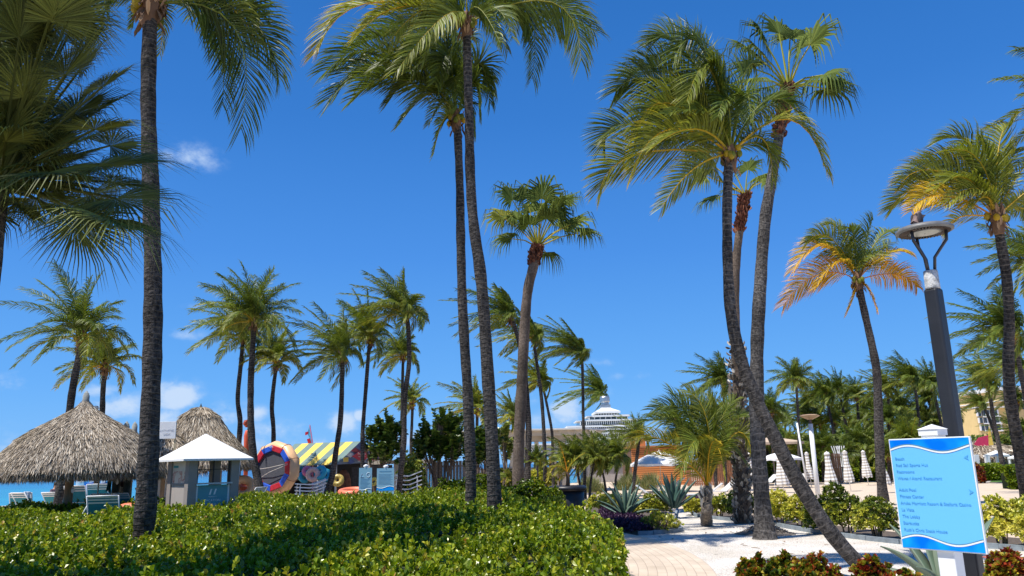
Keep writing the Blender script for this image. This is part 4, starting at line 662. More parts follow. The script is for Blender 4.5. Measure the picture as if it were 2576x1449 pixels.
def agave(label, base, n, L, seed, hue=.35, wd=.16, specs=None, elr=(8, 84), group='blue agaves'):
    c = V3(base); root = thing('agave', label, 'agave', tuple(c), 0, group); mb = MB(seed); rng = mb.rng
    items = specs or [(i*137.5+rng.uniform(-10, 10), elr[0]+(elr[1]-elr[0])*(i/(n-1))**.8, L*rng.uniform(.85, 1.05), rng.uniform(-.1, .5)) for i in range(n)]
    for az, el, ln, curl in items:
        az, el = R_(az), R_(el); h = np.array((math.cos(az), math.sin(az), 0)); s_ = np.array((-math.sin(az), math.cos(az), 0)); K = 10; p_ = c+h*.08+np.array((0, 0, .08)); V = []; A = []; hu = hue+rng.uniform(-.15, .15)
        for i in range(K+1):
            t = i/K; e_ = el-curl*(t-.3)*1.2; d = h*math.cos(e_)+np.array((0, 0, math.sin(e_))); nv = np.cross(s_, d)*-1
            w_ = wd*ln*(.62+1.5*t-2.1*t*t) if t < .97 else .004; w_ = max(w_, .004); th = .25*w_
            V += [p_-s_*w_*.5+nv*w_*.28, p_-nv*.0*w_, p_+s_*w_*.5+nv*w_*.28, p_-nv*(th+.012)]; A += [(hu+.25, .55, 0), (hu, .5, 0), (hu+.25, .55, 0), (hu-.1, .4, 0)]; p_ = p_+d*ln/K
        F = [(i*4+j, i*4+(j+1) % 4, i*4+4+(j+1) % 4, i*4+4+j) for i in range(K) for j in range(4)]
        b_ = MB(0); b_.add(V, np.array(F), np.clip(np.array(A), 0, 1)); b_.build('leaf', AGAVE, root, c, smooth=True)
    return root
g1 = G(1537, 1292); agave('pale blue agave with many broad upright leaves beside the black planter', (g1.x, 27.5, .1), 20, 1.15, 71, .45, .155, elr=(14, 86))
g1 = G(*q('R6', 1080, 838)); agave('dark blue agave standing on a short stem between the boulder and the young palm', (g1.x, g1.y, .28), 17, 1.25, 72, .12, .165, elr=(30, 86))
g1 = AT(2385, 1475, 10.6); agave('large grey green agave behind the white sign post', (g1.x, 10.6, .0), 11, 1.25, 73, .75, .16, specs=[(165, 38, 1.05, 1.0), (120, 62, 1.2, .5), (100, 72, 1.25, .3), (80, 78, 1.2, .2), (60, 70, 1.2, .3), (22, 52, 1.45, .35), (-60, 50, 1.0, .6), (-100, 55, 1.0, .7), (-140, 45, 1.0, .8), (180, 55, 1.1, .8), (2, 30, 1.1, .6)])

# short young coconut palm
P = [G(1778, 1322), AT(1777, 1285, 24.2), AT(1778, 1250, 24.4), AT(1780, 1225, 24.5)]; O = P[0]; root = thing('young_palm', 'short young coconut palm with long glossy fronds and a stout stub trunk', 'palm tree', O, 0, 'young palms in the beds')
trunk(root, O, P, .17, .13, trunk_mat('husky_trunk', (.14,.11,.085), (.44,.37,.29), ring=3, vert=.6), 1.15, seed=5); boots(root, O, P, .15, .0, .7, 34, .34, SHAG, 'leaf_base', 9, 1.6, .06, .10)
mb = MB(75); r7 = lambda vx, vy, tx, ty, dd, ye: q('R7', vx, vy)+q('R7', tx, ty)+(dd, ye)
crown_px(mb, P[-1], 24.5, [r7(470,820,250,480,.3,.12), r7(420,700,100,640,.5,.10), r7(350,800,20,740,.2,.14), r7(300,960,0,850,-.5,.50), r7(380,1080,110,1010,-.7,.52), r7(560,740,400,480,.2,.36), r7(600,760,570,520,.5,.26), r7(650,800,790,560,.3,.24),
 r7(720,800,860,690,.1,.18), r7(780,850,930,960,-.3,.42), r7(640,960,700,1180,-1.1,.44), r7(580,980,640,900,-1.5,.50), r7(480,900,330,1190,-1.2,.30), r7(640,900,880,1080,.4,.2), r7(520,830,330,520,.8,.14), r7(500,900,200,900,.6,.12), r7(610,850,700,640,.8,.2)], 64, .235, .042, 75, .42, .35, .028); mb.build('crown', COCOM, root, O)

# bushy small palms, planter palm
GN = 'small ornamental palms near the pavilion'
def small_palm(label, base, top, D, R, n, seed, yel=.2, w=.05, trunks=1, nl=26, droop=.7, wind=.5, name='ornamental_palm', group=GN, rw=.07):
    b0, t0 = AT(base[0], base[1], D), AT(top[0], top[1], D); b0.z = 0; O = b0; root = thing(name, label, 'palm tree', O, 0, group)
    mb = MB(seed); rng = mb.rng
    for i in range(trunks):
        dx = (i-(trunks-1)/2)*R*.7; trunk(root, O, [b0+Vector((dx*.4, 0, 0)), (b0+t0)/2+Vector((dx*.6, .1*i, 0)), t0+Vector((dx, 0, 0))], rw, rw*.75, flare=1.2, n=8, seed=seed+i, k=4)
        coco_crown(mb, V3(t0+Vector((dx, 0, 0))), R, n, wind, nl, w, yel, seed+i*3, droop=droop, lfac=.34)
    mb.build('crown', COCOM, root, O); return root
small_palm('bushy low palm just right of the planter with a drooping yellow frond', (1472,1228), (1471,1162), 42, 1.45, 26, 81, .3, trunks=2, nl=34)
small_palm('bushy green double palm behind the blue agave', (1535,1222), (1533,1158), 43, 1.5, 28, 82, .24, trunks=2, nl=34)
small_palm('green palm in front of the orange slat wall and left of the open parasol', (1589,1222), (1608,1106), 50, 1.65, 24, 83, .3, rw=.13)
small_palm('spiky little palm on the sand between the trunks and the planter', (1353,1222), (1352,1160), 38, .75, 14, 84, .22, rw=.05, droop=.2, wind=.2)
small_palm('tiny palm seedling on the sand left of the curved trunk', (1283,1226), (1282,1205), 38, .55, 10, 85, .3, rw=.03, droop=.3)
PB = mat('black_planter', (.018, .018, .022), .42, .2, 8)
g1 = AT(*q('T3', 1205, 1300), 27.0); g1.z = 0; root = thing('planter', 'wide round black planter with a fat rolled rim', 'planter', g1); zr = AT(*q('T3', 1205, 1115), 27).z
mb = MB(); mb.lathe([(.34, 0), (.44, .02), (.54, .45), (.56, zr-.10), (.45, zr-.08)], 32); mb.build('bowl', PB, root, None, True)
mb = MB(); mb.lathe([(.57+.085*math.cos(a_), zr+.085*math.sin(a_)) for a_ in np.linspace(0, 6.283, 17)], 40); mb.build('rim', PB, root, None, True)
mb = MB(); mb.lathe([(0.01, zr-.02), (.52, zr-.05)], 32); mb.build('potting_soil', DIRT, root)
root = thing('potted_palm', 'spindly young palm with one drooping yellow frond growing in the black planter', 'palm tree', (g1.x, g1.y, zr-.03)); mb = MB(86); O = Vector((g1.x, g1.y, zr-.03))
top = AT(*q('T3', 1190, 820), 27.0); mt_ = MB(3); mt_.tube([O, (O+top)/2+Vector((.03, 0, 0)), top], [.09, .06, .045], 8, jit=.1); mt_.build('trunk', FIB, root, O)
for vx, vy, tx, ty, dd, ye, nn in ((1000,720,850,960,-.2,.5,34), (1150,600,1060,330,.1,.75,6), (1300,640,1480,500,.2,.45,16), (1080,640,1100,560,.3,.3,10)):
    T = V3(AT(*q('T3', tx, ty), 27+dd)); M = V3(AT(*q('T3', vx, vy), 27+dd*.5)); S = V3(top); frond(mb, S, 2*M-.5*(S+T), T, nn, .42, .035, ye, .5, .3, rach=.018)
mb.build('crown', COCOM, root, O)
# boulders
ROCK = mat('weathered_boulder', (.34, .31, .27), .9, .3, 4, 1.0, 14)
def rock(label, c, r, seed, group='boulders'):
    mb = MB(seed); mb.ball((0, 0, r[2]*.35), r, 22, 14); v = mb.v[0]; d = nrm(v); rng = mb.rng
    for k_ in range(5):
        f_ = rng.uniform(1.5, 5, 3); v += d*(.10*min(r)*np.sin(v/np.array(r) @ f_*2+rng.uniform(0, 6)))[:, None]
    for k_ in range(5):
        nn_ = nrm(rng.normal(0, 1, 3)); lim = .78*np.abs(np.array(r) @ np.abs(nn_)); dd = v @ nn_; v -= np.outer(np.maximum(dd-lim, 0), nn_)
    mb.v[0] = v; return tag(mb.build('boulder', ROCK, None, c), label, 'boulder', group)
g1 = AT(1592, 1270, 29); rock('grey boulder with a sloping face between the two agaves', (g1.x, 29, .1), (.68, .6, .72), 1)
g1 = AT(742, 1245, 30); rock('tan boulder in front of the stacked loungers and the inflatable ring', (g1.x, 30, .35), (.48, .5, .42), 2)

# sea grape trees
def grape(label, specs, D, seed, n, hue=.35):
    O = AT(specs[0][0], 1215, D); O.z = 0; root = thing('sea_grape_tree', label, 'tree', O, 0, 'sea grape trees by the fence'); mb = MB(seed); st = MB(seed+1); rng = mb.rng
    for (x, y, rx, ry) in specs:
        c = V3(AT(x, y, D+rng.uniform(-.8, .8))); rX, rY = rx*D/FPX, ry*D/FPX; P, d = shell(rng, int(n*2.1*rX*rY), c, (rX, rX*.8, rY), -.8, .35); kk = 5
        # stacked whorls up each shoot
        for s_ in range(kk): rosettes(mb, P+np.array((0, 0, .085))*s_+d*.02*s_, np.tile((0, 0, 1.), (len(P), 1)), 4, .20, .19, hue+rng.normal(0, .16, len(P))+.12*d[:, 2], .5, (.7, 1.5), .08, .15)
        mid = (V3(O)+c)/2+np.array((rng.uniform(-.2, .2), 0, -.1)); st.tube([V3(O)+np.array((rng.uniform(-.15, .15), 0, 0)), mid, c], [.09, .06, .03], 7)
        for j in range(14): st.tube([mid+(c-mid)*rng.uniform(0, 1), P[rng.integers(len(P))]], [.028, .010], 5)
    mb.build('crown', GRAPE, root, O); st.build('trunk', mat('grape_bark', (.16, .12, .09), .85, .3, 10), root, O)
grape('sea grape tree with upright leafy shoots above the striped tent end', [(958,1105,26,45),(985,1100,30,50),(930,1120,16,35),(965,1150,40,25)], 42, 91, 38)
grape('tallest sea grape tree in the middle of the clump by the grey fence', [(1110,1110,45,50),(1130,1080,32,38),(1080,1135,40,38),(1060,1110,20,38),(1150,1130,40,40),(1105,1065,16,22),(1155,1075,14,20)], 41, 92, 38, .28)
grape('sea grape tree between and behind the two centre trunks', [(1205,1120,28,42),(1225,1150,30,38),(1190,1160,26,30),(1240,1110,18,26)], 40, 93, 38, .24)
grape('pale young sea grape at the left end of the pavilion', [(1268,1100,15,26),(1275,1140,13,30)], 43, 94, 45, .72)
vs('low yellow green sea grape sprouts over the pergola beam', 1010, 1065, 1140, 1180, .8, .6, seed=95, D=39, L=.17, mt=GRAPE, wd=.9, group='sea grape trees by the fence', n=260, name='sea_grape_shrub')

# far palms on the right: six crowns shared by many trunks
far_cr = []
for i in range(7):
    mb = MB(200+i); coco_crown(mb, (0, 0, 0), 1.0, 19, [.55, .8, .35, .95, .6, .25, .7][i], 30, .036, [.16, .2, .12, .18, .26, .2, .1][i], 300+i, lfac=.34, rad=.045, droop=.7); heart(mb, (0, 0, 0), .05, nuts=4); far_cr.append(mb)
FARM = {}
def far_palm(label, pxs, D, R, v, rz=0.0, group='far palms behind the closed parasols', w=None, yoff=0, seed=0):
    P = trunk_pts(pxs, D, D); O = P[0]; root = thing('coconut_palm', label, 'palm tree', O, 0, group); rw = (w or 7)*D/FPX/2
    mb = MB(seed); Q = spline(P, 4); mb.tube(Q, np.linspace(rw*1.3, rw*.85, len(Q)), 7, jit=.04); mb.build('trunk', TK, root, O, True)
    if v in FARM: c = bpy.data.objects.new('crown', FARM[v]); COL.objects.link(c); c.parent = root
    else: c = far_cr[v].build('crown', COCOM, root); FARM[v] = c.data
    c.location = P[-1]-O; c.scale = (R, R, R); c.rotation_euler = (0, 0, rz); return root
r8 = lambda *p_: q('R8', *p_); s2 = lambda *p_: q('S2', *p_)
far_palm('slender palm with ragged star crown standing clear between the trunks and the lamp pole', [(2010,1215),(2009,1080),(2003,960)], 58, 1.9, 5, .3, seed=1)
far_palm('full windblown palm right of the slender star crowned palm', [(2102,1190),(2097,1090),(2087,1040),(2079,1000)], 70, 2.35, 1, seed=2)
far_palm('dark windblown palm just behind its fuller neighbour', [(2140,1190),(2133,1100),(2120,1030),(2112,986)], 74, 2.2, 0, .2, seed=3)
far_palm('neat palm with short drooping fronds left of the ringed trunk', [(2166,1180),(2158,1030),(2155,1000)], 72, 2.0, 2, -.3, seed=4)
far_palm('pale green palm directly right of the ringed trunk', [(2252,1160),(2240,1050),(2231,985)], 68, 2.1, 4, .1, seed=5)
far_palm('tall dark windblown palm left of the lamp post', [s2(500,1420), s2(490,1200), s2(465,1000), s2(448,920)], 66, 2.4, 3, seed=6)
far_palm('dark palm touching the left side of the lamp post', [s2(720,1420), s2(680,1220), s2(640,1050), s2(620,960)], 70, 2.4, 0, -.2, seed=7)
far_palm('tall windblown palm before the yellow hotel left bay', [s2(1210,1440), s2(1180,1300), s2(1150,1100), s2(1130,960)], 52, 2.0, 1, seed=8, w=9)
far_palm('palm crown in front of the yellow hotel corner', [s2(1200,1440), s2(1110,1200), s2(1060,1130)], 60, 1.25, 3, .2, seed=9)
far_palm('high palm behind the golden one with trunk slanting to the right edge', [s2(1500,1250), s2(1449,1000), s2(1385,650), s2(1340,500)], 38, 2.35, 6, seed=10, w=11)
far_palm('palm crown against the sky right of the ringed right edge trunk', [s2(1560,1300), s2(1420,900), s2(1400,780)], 48, 2.0, 3, -.3, seed=11)
far_palm('dark palm low behind the straight trunk of the fan palm', [(1945,1190),(1943,1100),(1941,1038)], 66, 2.0, 2, .4, seed=12)
far_palm('windblown palm seen left of the shaggy trunk', [(1825,1190),(1822,1080),(1820,965)], 50, 1.9, 6, .1, seed=13)
far_palm('second palm low left of the shaggy trunk', [(1800,1190),(1798,1100),(1796,1040)], 58, 1.7, 4, .5, seed=14)
rng = np.random.default_rng(9); FILL = [(1850,1050),(1880,1085),(1925,1075),(1975,1060),(1960,1105),(2035,1050),(2050,1020),(2065,1075),(2100,1060),(2125,1045),(2140,1085),(2180,1060),(2195,1035),(2190,1100),(2235,1060),(2262,1030),(2280,1075),(2300,1100),(2325,1050),(2340,1010),(2350,1080),(2395,1040),(2560,1010),(2575,1090),(1720,1100),(1700,1060)]
ORD = 'first second third fourth fifth sixth seventh eighth ninth tenth eleventh twelfth thirteenth fourteenth fifteenth sixteenth seventeenth eighteenth nineteenth twentieth twenty-first twenty-second twenty-third twenty-fourth twenty-fifth twenty-sixth twenty-seventh twenty-eighth twenty-ninth thirtieth'.split()
FILL.sort()
for i, (x, y) in enumerate(FILL):
    D = rng.uniform(62, 105); far_palm(ORD[i]+' palm from the left in the dense windblown far belt', [(x+rng.uniform(4, 14), 1190), (x+rng.uniform(1, 6), (y+1190)/2), (x, y)], D, rng.uniform(1.7, 2.3)*D/70*.95, int(rng.integers(0, 7)), rng.uniform(-.6, .6), 'palms of the far belt', w=5.5, seed=20+i)
GA_ = 'bushy palms under the far belt'
for i, (x, y, R, D, lab) in enumerate([(2165,1125,2.1,62,'bushy feather palm with hanging yellow frond above the third closed parasol'),(2070,1130,1.9,64,'bushy feather palm behind the first closed parasols'),(2290,1120,2.2,60,'bushy feather palm left of the sign cap'),(2235,1150,1.7,58,'bushy feather palm beside the ringed trunk'),
  (2110,1150,1.7,62,'bushy feather palm behind the brown board fence'),(1985,1130,1.8,64,'bushy feather palm behind the tan canopy'),(2205,1135,1.8,61,'bushy feather palm behind the fourth closed parasol'),(2265,1085,1.8,66,'upright feather palm between ringed trunk and sign'),(2025,1150,1.6,60,'bushy feather palm left of the white lamp pole'),(1930,1120,2.0,68,'dark bushy palm between the two trunks'),(1860,1120,1.9,60,'dark bushy palm behind the shaggy trunk')]):
    far_palm(lab, [(x+2, 1195), (x+1, (y+1195)/2), (x, y)], D, R, [5, 2, 4][i % 3], i*.7, GA_, w=8, seed=60+i)
# far hedges and tree masses
def mass(name, label, cat, x0, x1, yt, yb, D, dep, mt, hue, val, L, n, seed, group=None, kind=None, jitter=.25):
    a0, a1 = AT(x0, yb, D), AT(x1, yb, D); zt = AT((x0+x1)/2, yt, D).z; O = Vector(((a0.x+a1.x)/2, D+dep/2, 0)); mb = MB(seed); rng = mb.rng
    x = rng.uniform(a0.x, a1.x, n); f = rng.uniform(0, 1, n)**.7; top = zt*(1+jitter*(.5*np.sin(x*1.1+seed)+.3*np.sin(x*2.7)+.2*np.sin(x*6.1))); z = f*top; y = D+dep*.5*(f**3)*rng.uniform(0, 2, n)+rng.normal(0, .12, n)
    P = np.stack([x, y, z], 1); rosettes(mb, P, np.tile((0, -.6, .8), (n, 1)), 6, L, L*.5, hue+.1*np.sin(x*2)+rng.normal(0, .1, n), val, (.3, 1.3))
    o = mb.build(name, mt, None, O); nb = max(2, int((a1.x-a0.x)/1.0)); c = MB(seed)
    for i in range(nb):
        xa = a0.x+(a1.x-a0.x)*i/nb; xb = a0.x+(a1.x-a0.x)*(i+1)/nb; xm = (xa+xb)/2; h_ = zt*(1+jitter*(.5*math.sin(xm*1.1+seed)+.3*math.sin(xm*2.7)))*.86; c.box(xa+(.5 if i == 0 else 0), xb-(.5 if i == nb-1 else 0), D+.35, D+dep, 0, h_)
    o.name = name+'_leaves'; root = thing(name, label, cat, O, 0, group); o.name = 'leaves'; o.parent = root; o.location = (0, 0, 0); c.build('dark_core', DARKCORE, root, O)  # dark solid boxes inside block light, as in the front hedge
    if kind: root['kind'] = kind
    return root
mass('hedge', 'low clipped yellow green hedge behind the closed parasols', 'hedge', 2085, 2262, 1180, 1207, 64, 1.6, HEDGE, .5, .55, .16, 6000, 101, jitter=.06)
mass('hedge', 'tall dark green hedge behind the open white parasol and first closed parasols', 'hedge', 1900, 2100, 1150, 1207, 66, 2, HEDGE, .22, .5, .18, 8000, 102, jitter=.12)
mass('hedge', 'dark hedge behind the ringed trunk and the sign left edge', 'hedge', 2095, 2300, 1142, 1200, 69, 2, HEDGE, .2, .45, .2, 8000, 103, jitter=.2)
mass('hedge', 'dark leafy windbreak below the far palms', 'hedge', 1780, 2300, 1108, 1200, 76, 5, GRAPE, .3, .5, .34, 9000, 104, jitter=.4)
mass('hedge', 'clipped dark hedge by the lawn in front of the thatched hut', 'hedge', *[q('T2', 320, 0)[0], q('T2', 640, 0)[0]], q('T2', 0, 1075)[1], q('T2', 0, 1165)[1], 58, 1.5, HEDGE, .4, .5, .15, 3500, 105, jitter=.05)
mass('hedge', 'clipped hedge at the right edge beside the slanting path light', 'hedge', *[q('T2', 700, 0)[0], 2640], q('T2', 0, 1085)[1], q('T2', 0, 1222)[1], 44, 1.5, HEDGE, .38, .5, .13, 3500, 106, jitter=.05)
mass('shrub', 'reddish brown shrub at the right edge of the sign', 'shrub', 2436, 2474, q('T2', 0, 1085)[1], q('T2', 0, 1172)[1], 54, 1.2, CROTN, .8, .5, .14, 900, 107)
mass('trees', 'dense green trees in front of the yellow hotel', 'trees', 2425, 2700, q('T2', 0, 790)[1], 1185, 92, 8, GRAPE, .5, .6, .45, 7000, 108, jitter=.25, kind='stuff')

mb = MB(140); rng = mb.rng; n = 260; x = rng.uniform(3.8, 12, n); y = rng.uniform(13, 24, n); k = inpoly(x, y, [(v.x, v.y) for v in edge]+[(v.x, v.y) for v in KW]+[(30, 18), (30, -12)]); k = k & (rng.uniform(size=n) < .5); P = np.stack([x, y, .015+0*x], 1)[k]; th = rng.uniform(0, 6.28, k.sum())
leaves(mb, P, np.stack([np.cos(th), np.sin(th), .1+0*th], 1), np.tile((0, 0, 1.), (len(P), 1)), rng.uniform(.04, .14, len(P)), rng.uniform(.015, .05, len(P)), rng.uniform(.2, .8, len(P)), rng.uniform(.2, .8, len(P)), fold=.3); tag(mb.build('leaf_litter', FIB), 'scattered dry brown leaf bits lying on the white gravel', 'leaf litter', kind='stuff')
g1 = G(1924, 1343); mb = MB(141); rng = mb.rng; n = 900; rr = .26+.55*rng.uniform(0, 1, n)**1.6; th = rng.uniform(0, 6.28, n); P = np.stack([g1.x+rr*np.cos(th), g1.y+rr*np.sin(th), np.clip(.20-(rr-.26)*.45, .012, 1)], 1)
leaves(mb, P, np.stack([np.cos(th+rng.normal(0, .5, n)), np.sin(th+rng.normal(0, .5, n)), -.3+rng.normal(0, .3, n)], 1), np.tile((0, 0, 1.), (n, 1))+rng.normal(0, .3, (n, 3)), .09, .02, rng.uniform(0, 1, n), rng.uniform(.2, .8, n)); mb.lathe([(.24, .24), (.30, .17), (.5, .07), (.8, .01)], 24, c=(g1.x, g1.y, 0), a=(.25, .4, 0)); mt_o = mb.build('root_mound', SHAG, None, g1); tag(mt_o, 'low mound of brown roots and litter around the foot of the straight grey trunk', 'root mound')
# ------------------------------------------------------------------ built things
import bmesh
WHITE = mat('white_paint', (.80, .80, .79), .45, .04, 3); WHITEF = mat('white_fabric', (.82, .82, .81), .8, .04, 3, transl=.12); CREAM = mat('cream_paint', (.62, .56, .47), .6, .08, 3)
GREYB = mat('taupe_panel', (.30, .262, .235), .6, .06, 3); WOOD = mat('weathered_post_wood', (.36, .24, .14), .8, .3, 5, .5, 30, stretch=(1, 1, .2)); DARKW = mat('dark_stained_post', (.05, .06, .05), .8, .3, 6)
TEAL = mat('teal_sling_fabric', (.018, .24, .31), .7, .1, 8); BLACK = mat('black_matte', (.012, .012, .014), .5, .2, 8); GREYW = mat('grey_weathered_boards', (.30, .25, .21), .85, .3, 4, .5, 30, stretch=(1, 1, .15))
RED = mat('red_vinyl', (.56, .022, .04), .4, .08, 4); BLUE = mat('blue_vinyl', (.025, .11, .62), .4, .08, 4); PEACH = mat('peach_vinyl', (.86, .52, .28), .38, .06, 3); MESH = mat('grey_trampoline_mesh', (.075, .08, .10), .7, .12, 4)
YEL = mat('yellow_canvas', (.80, .56, .10), .8, .06, 3); GGR = mat('grey_green_canvas', (.14, .215, .20), .8, .08, 3); CORAL = mat('coral_vinyl', (.78, .20, .10), .45, .1, 3); SKYB = mat('pale_blue_sign', (.17, .50, .84), .35, .03, 2); SKYD = mat('strong_blue_sign', (.0, .30, .88), .35, .15, 2)
STEEL = mat('dull_steel', (.45, .46, .47), .35, .15, 6, metal=.8); ORNG = mat('orange_slats', (.62, .23, .07), .7, .38, 1.6, stretch=(.3, .3, 14)); TAN = mat('tan_canopy', (.50, .38, .28), .8, .06, 3)
NAVY = mat('navy_paint', (.02, .05, .18), .5, .1, 3); PINK = mat('pink_vinyl', (.80, .22, .42), .4, .08, 3); AQUA = mat('aqua_vinyl', (.03, .42, .66), .4, .08, 3); MAUVE = mat('mauve_crate', (.40, .31, .29), .7, .1, 4)
YWALL = mat('yellow_stucco', (.70, .52, .23), .85, .06, 1.5); GLASS = mat('dark_window_glass', (.05, .065, .075), .12, .3, 1.5); CONC = mat('white_concrete', (.72, .72, .70), .8, .05, .5); CREAMROOF = mat('pavilion_underside', (.66, .59, .50), .8, .06, 3)
def at0(x, y, D): v = AT(x, y, D); v.z = 0; return v
def zof(x, y, D): return AT(x, y, D).z
# ---- thatch
def thatch(name, label, apex, prof, D, c_x, group, n=5200, seed=0, posts=None, cap=True, fringe=.42, ring=6, cat='thatched parasol', dens=1.0, tilt=0, post_mat=WOOD):
    """prof: list of (radius, z) from the apex down"""
    C = AT(c_x, 1180, D); C.z = 0; root = thing(name, label, cat, C, 0, group); mb = MB(seed); rng = mb.rng
    pr = np.array(prof); Ls = np.concatenate([[0], np.cumsum(np.hypot(*np.diff(pr, axis=0).T))]); f = (rng.uniform(0, 1, n)**.6)*Ls[-1]; r = np.interp(f, Ls, pr[:, 0]); z = np.interp(f, Ls, pr[:, 1]); th = rng.uniform(0, 6.283, n)
    e = .02; r2 = np.interp(np.minimum(f+.05, Ls[-1]), Ls, pr[:, 0]); r1 = np.interp(np.minimum(f+.05, Ls[-1])-.05, Ls, pr[:, 0]); z2 = np.interp(np.minimum(f+.05, Ls[-1]), Ls, pr[:, 1]); z1 = np.interp(np.minimum(f+.05, Ls[-1])-.05, Ls, pr[:, 1])
    o = np.stack([np.cos(th), np.sin(th), 0*th], 1); dr, dz = (r2-r1)/.05, (z2-z1)/.05; D_ = o*dr[:, None]+np.array((0, 0, 1.))*dz[:, None]; Nn = nrm(o*(-dz)[:, None]+np.array((0, 0, 1.))*dr[:, None])
    P = o*r[:, None]+np.array((0, 0, 1.))*z[:, None]+Nn*rng.uniform(-.02, .06, n)[:, None]; s_ = np.cross(Nn, D_)
    leaves(mb, P, D_+s_*rng.normal(0, .17, n)[:, None]+Nn*rng.uniform(-.05, .14, n)[:, None]+DOWN*.06, Nn+rng.normal(0, .3, (n, 3)), rng.uniform(.18, .5, n)*dens, rng.uniform(.012, .035, n)*dens, rng.beta(2, 1.6, n), rng.uniform(.2, .9, n), fold=.2)
    nf = int(n*.55); th = rng.uniform(0, 6.283, nf); o = np.stack([np.cos(th), np.sin(th), 0*th], 1); R0, Z0 = pr[-1]
    P = o*(R0-rng.uniform(0, .25, nf))[:, None]+np.array((0, 0, 1.))*(Z0+rng.uniform(-.02, .12, nf))[:, None]
    leaves(mb, P, o*rng.uniform(-.1, .3, nf)[:, None]+DOWN+rng.normal(0, .12, (nf, 3)), o+rng.normal(0, .4, (nf, 3)), rng.uniform(.4, 1.1, nf)*fringe, rng.uniform(.012, .03, nf)*dens, rng.beta(1.6, 2.2, nf), rng.uniform(.2, .8, nf), fold=.2)
    c = MB(seed); c.lathe([(a, b) for a, b in prof], 28, a=(.25, .3, 0)); c.lathe([(prof[-1][0]-.03, prof[-1][1]), (prof[-1][0]*.5, prof[-1][1]+.15), (.02, prof[-1][1]+.5)], 28, a=(.15, .3, 0))
    V = C; mb.v = [x for x in mb.v]; o1 = mb.build('thatch', STRAW, root); c.build('thatch_base', STRAW, root)
    if cap:
        c = MB(); zc = prof[0][1]; s = cap if cap is not True else 1; c.lathe([(.01, zc+.36*s), (.085*s, zc+.25*s), (.10*s, zc+.24*s), (.10*s, zc+.18*s), (.12*s, zc+.17*s), (.125*s, zc-.1*s)], 10, a=(.6, .5, 0)); c.build('finial', mat('weathered_cap', (.24, .25, .235), .8, .3, 9, .4, stretch=(1, 1, .2)), root, None, True)
    for (dx, dy, w) in (posts or [(0, 0, .13)]):
        c = MB(seed+3); c.tube([(dx, dy, 0), (dx+tilt, dy, 1.2), (dx+tilt*1.5, dy, prof[-1][1]+.4)], [w*1.1, w, w*.9], 10, jit=.03); c.build('post', post_mat, root, None, True)
    return root, C
def prof_px(c, pts, D, sy=1):
    return [(abs(x-c)*D/FPX, zof(c, y, D)) for x, y in pts]
D1 = 26.0; pts = [(200,1006),(213,1024),(227,1036),(260,1058),(300,1082),(330,1104),(355,1132),(378,1160),(388,1178)]
pf = prof_px(199, pts, D1); pf[0] = (.02, pf[0][1]); T1_, C1 = thatch('thatched_parasol', 'large bell shaped thatched parasol at the left edge of the beach', None, pf, D1, 199, 'thatched parasols', 42000, 1, posts=[(-.27, 0, .135)], cap=.85, fringe=.46, dens=.68)
for cx_, ty_, D_, lab, sd in ((309, 1082, 38, 'thatched parasol peeking over the right slope of the large one', 2), (330, 1080, 44, 'farther thatched parasol with sharp tip beside the ringed trunk', 3)):
    z0 = zof(cx_, ty_, D_); zr = 2.05; Rr = 2.1; pf = [(.02, z0), (.16, z0-.22), (.45, z0-.55), (1.0, z0-.95), (1.6, zr+.35), (Rr, zr)]
    thatch('thatched_parasol', lab, None, pf, D_, cx_, 'thatched parasols', 3600, sd, cap=1.2, dens=1.3, posts=[(0, 0, .13)], post_mat=DARKW)
D2 = 36.0; pts = [(495,1024),(507,1028),(532,1044),(544,1060),(558,1080),(581,1107),(592,1120),(611,1140),(622,1158),(625,1165)]
pf = prof_px(495, pts, D2); pf[0] = (.02, pf[0][1]); hutr, HC = thatch('thatched_hut', 'tall thatched activities hut behind the white kiosk', None, pf, D2, 495, 'thatched huts', 22000, 4, posts=[(-1.5, -1.2, .1), (1.5, -1.2, .1), (-1.5, 1.2, .1), (1.5, 1.2, .1)], cap=None, fringe=.42, dens=1.0, cat='thatched hut')
mb = MB(); mb.lathe([(.005, zof(495, 1015, D2)), (.05, zof(495, 1022, D2)), (.12, zof(495, 1028, D2))], 8); mb.build('finial', DARKW, hutr)
mb = MB(); mb.box(-2.0, -1.0, -1.0, -.9, .0, 2.1); mb.box(-1.0, -.92, -1.0, 1.0, 0, 2.1); mb.build('wall', mat('hut_white_panel', (.62, .61, .60), .7, .05, 3), hutr)
# hut lower left eave (a wider skirt toward the viewer's left)
c0 = AT(420, 1180, 34); c0.z = 0; pf = [(.1, zof(420, 1085, 34)), (.5, zof(420, 1100, 34)), (1.1, zof(420, 1130, 34)), (1.55, zof(420, 1178, 34))]
thatch('thatched_hut', 'low thatched lean-to left of the kiosk under the white activities board', None, pf, 34, 412, 'thatched huts', 4600, 5, posts=[(0, 0, .1)], cap=None, fringe=.32, dens=1.3, cat='thatched hut')
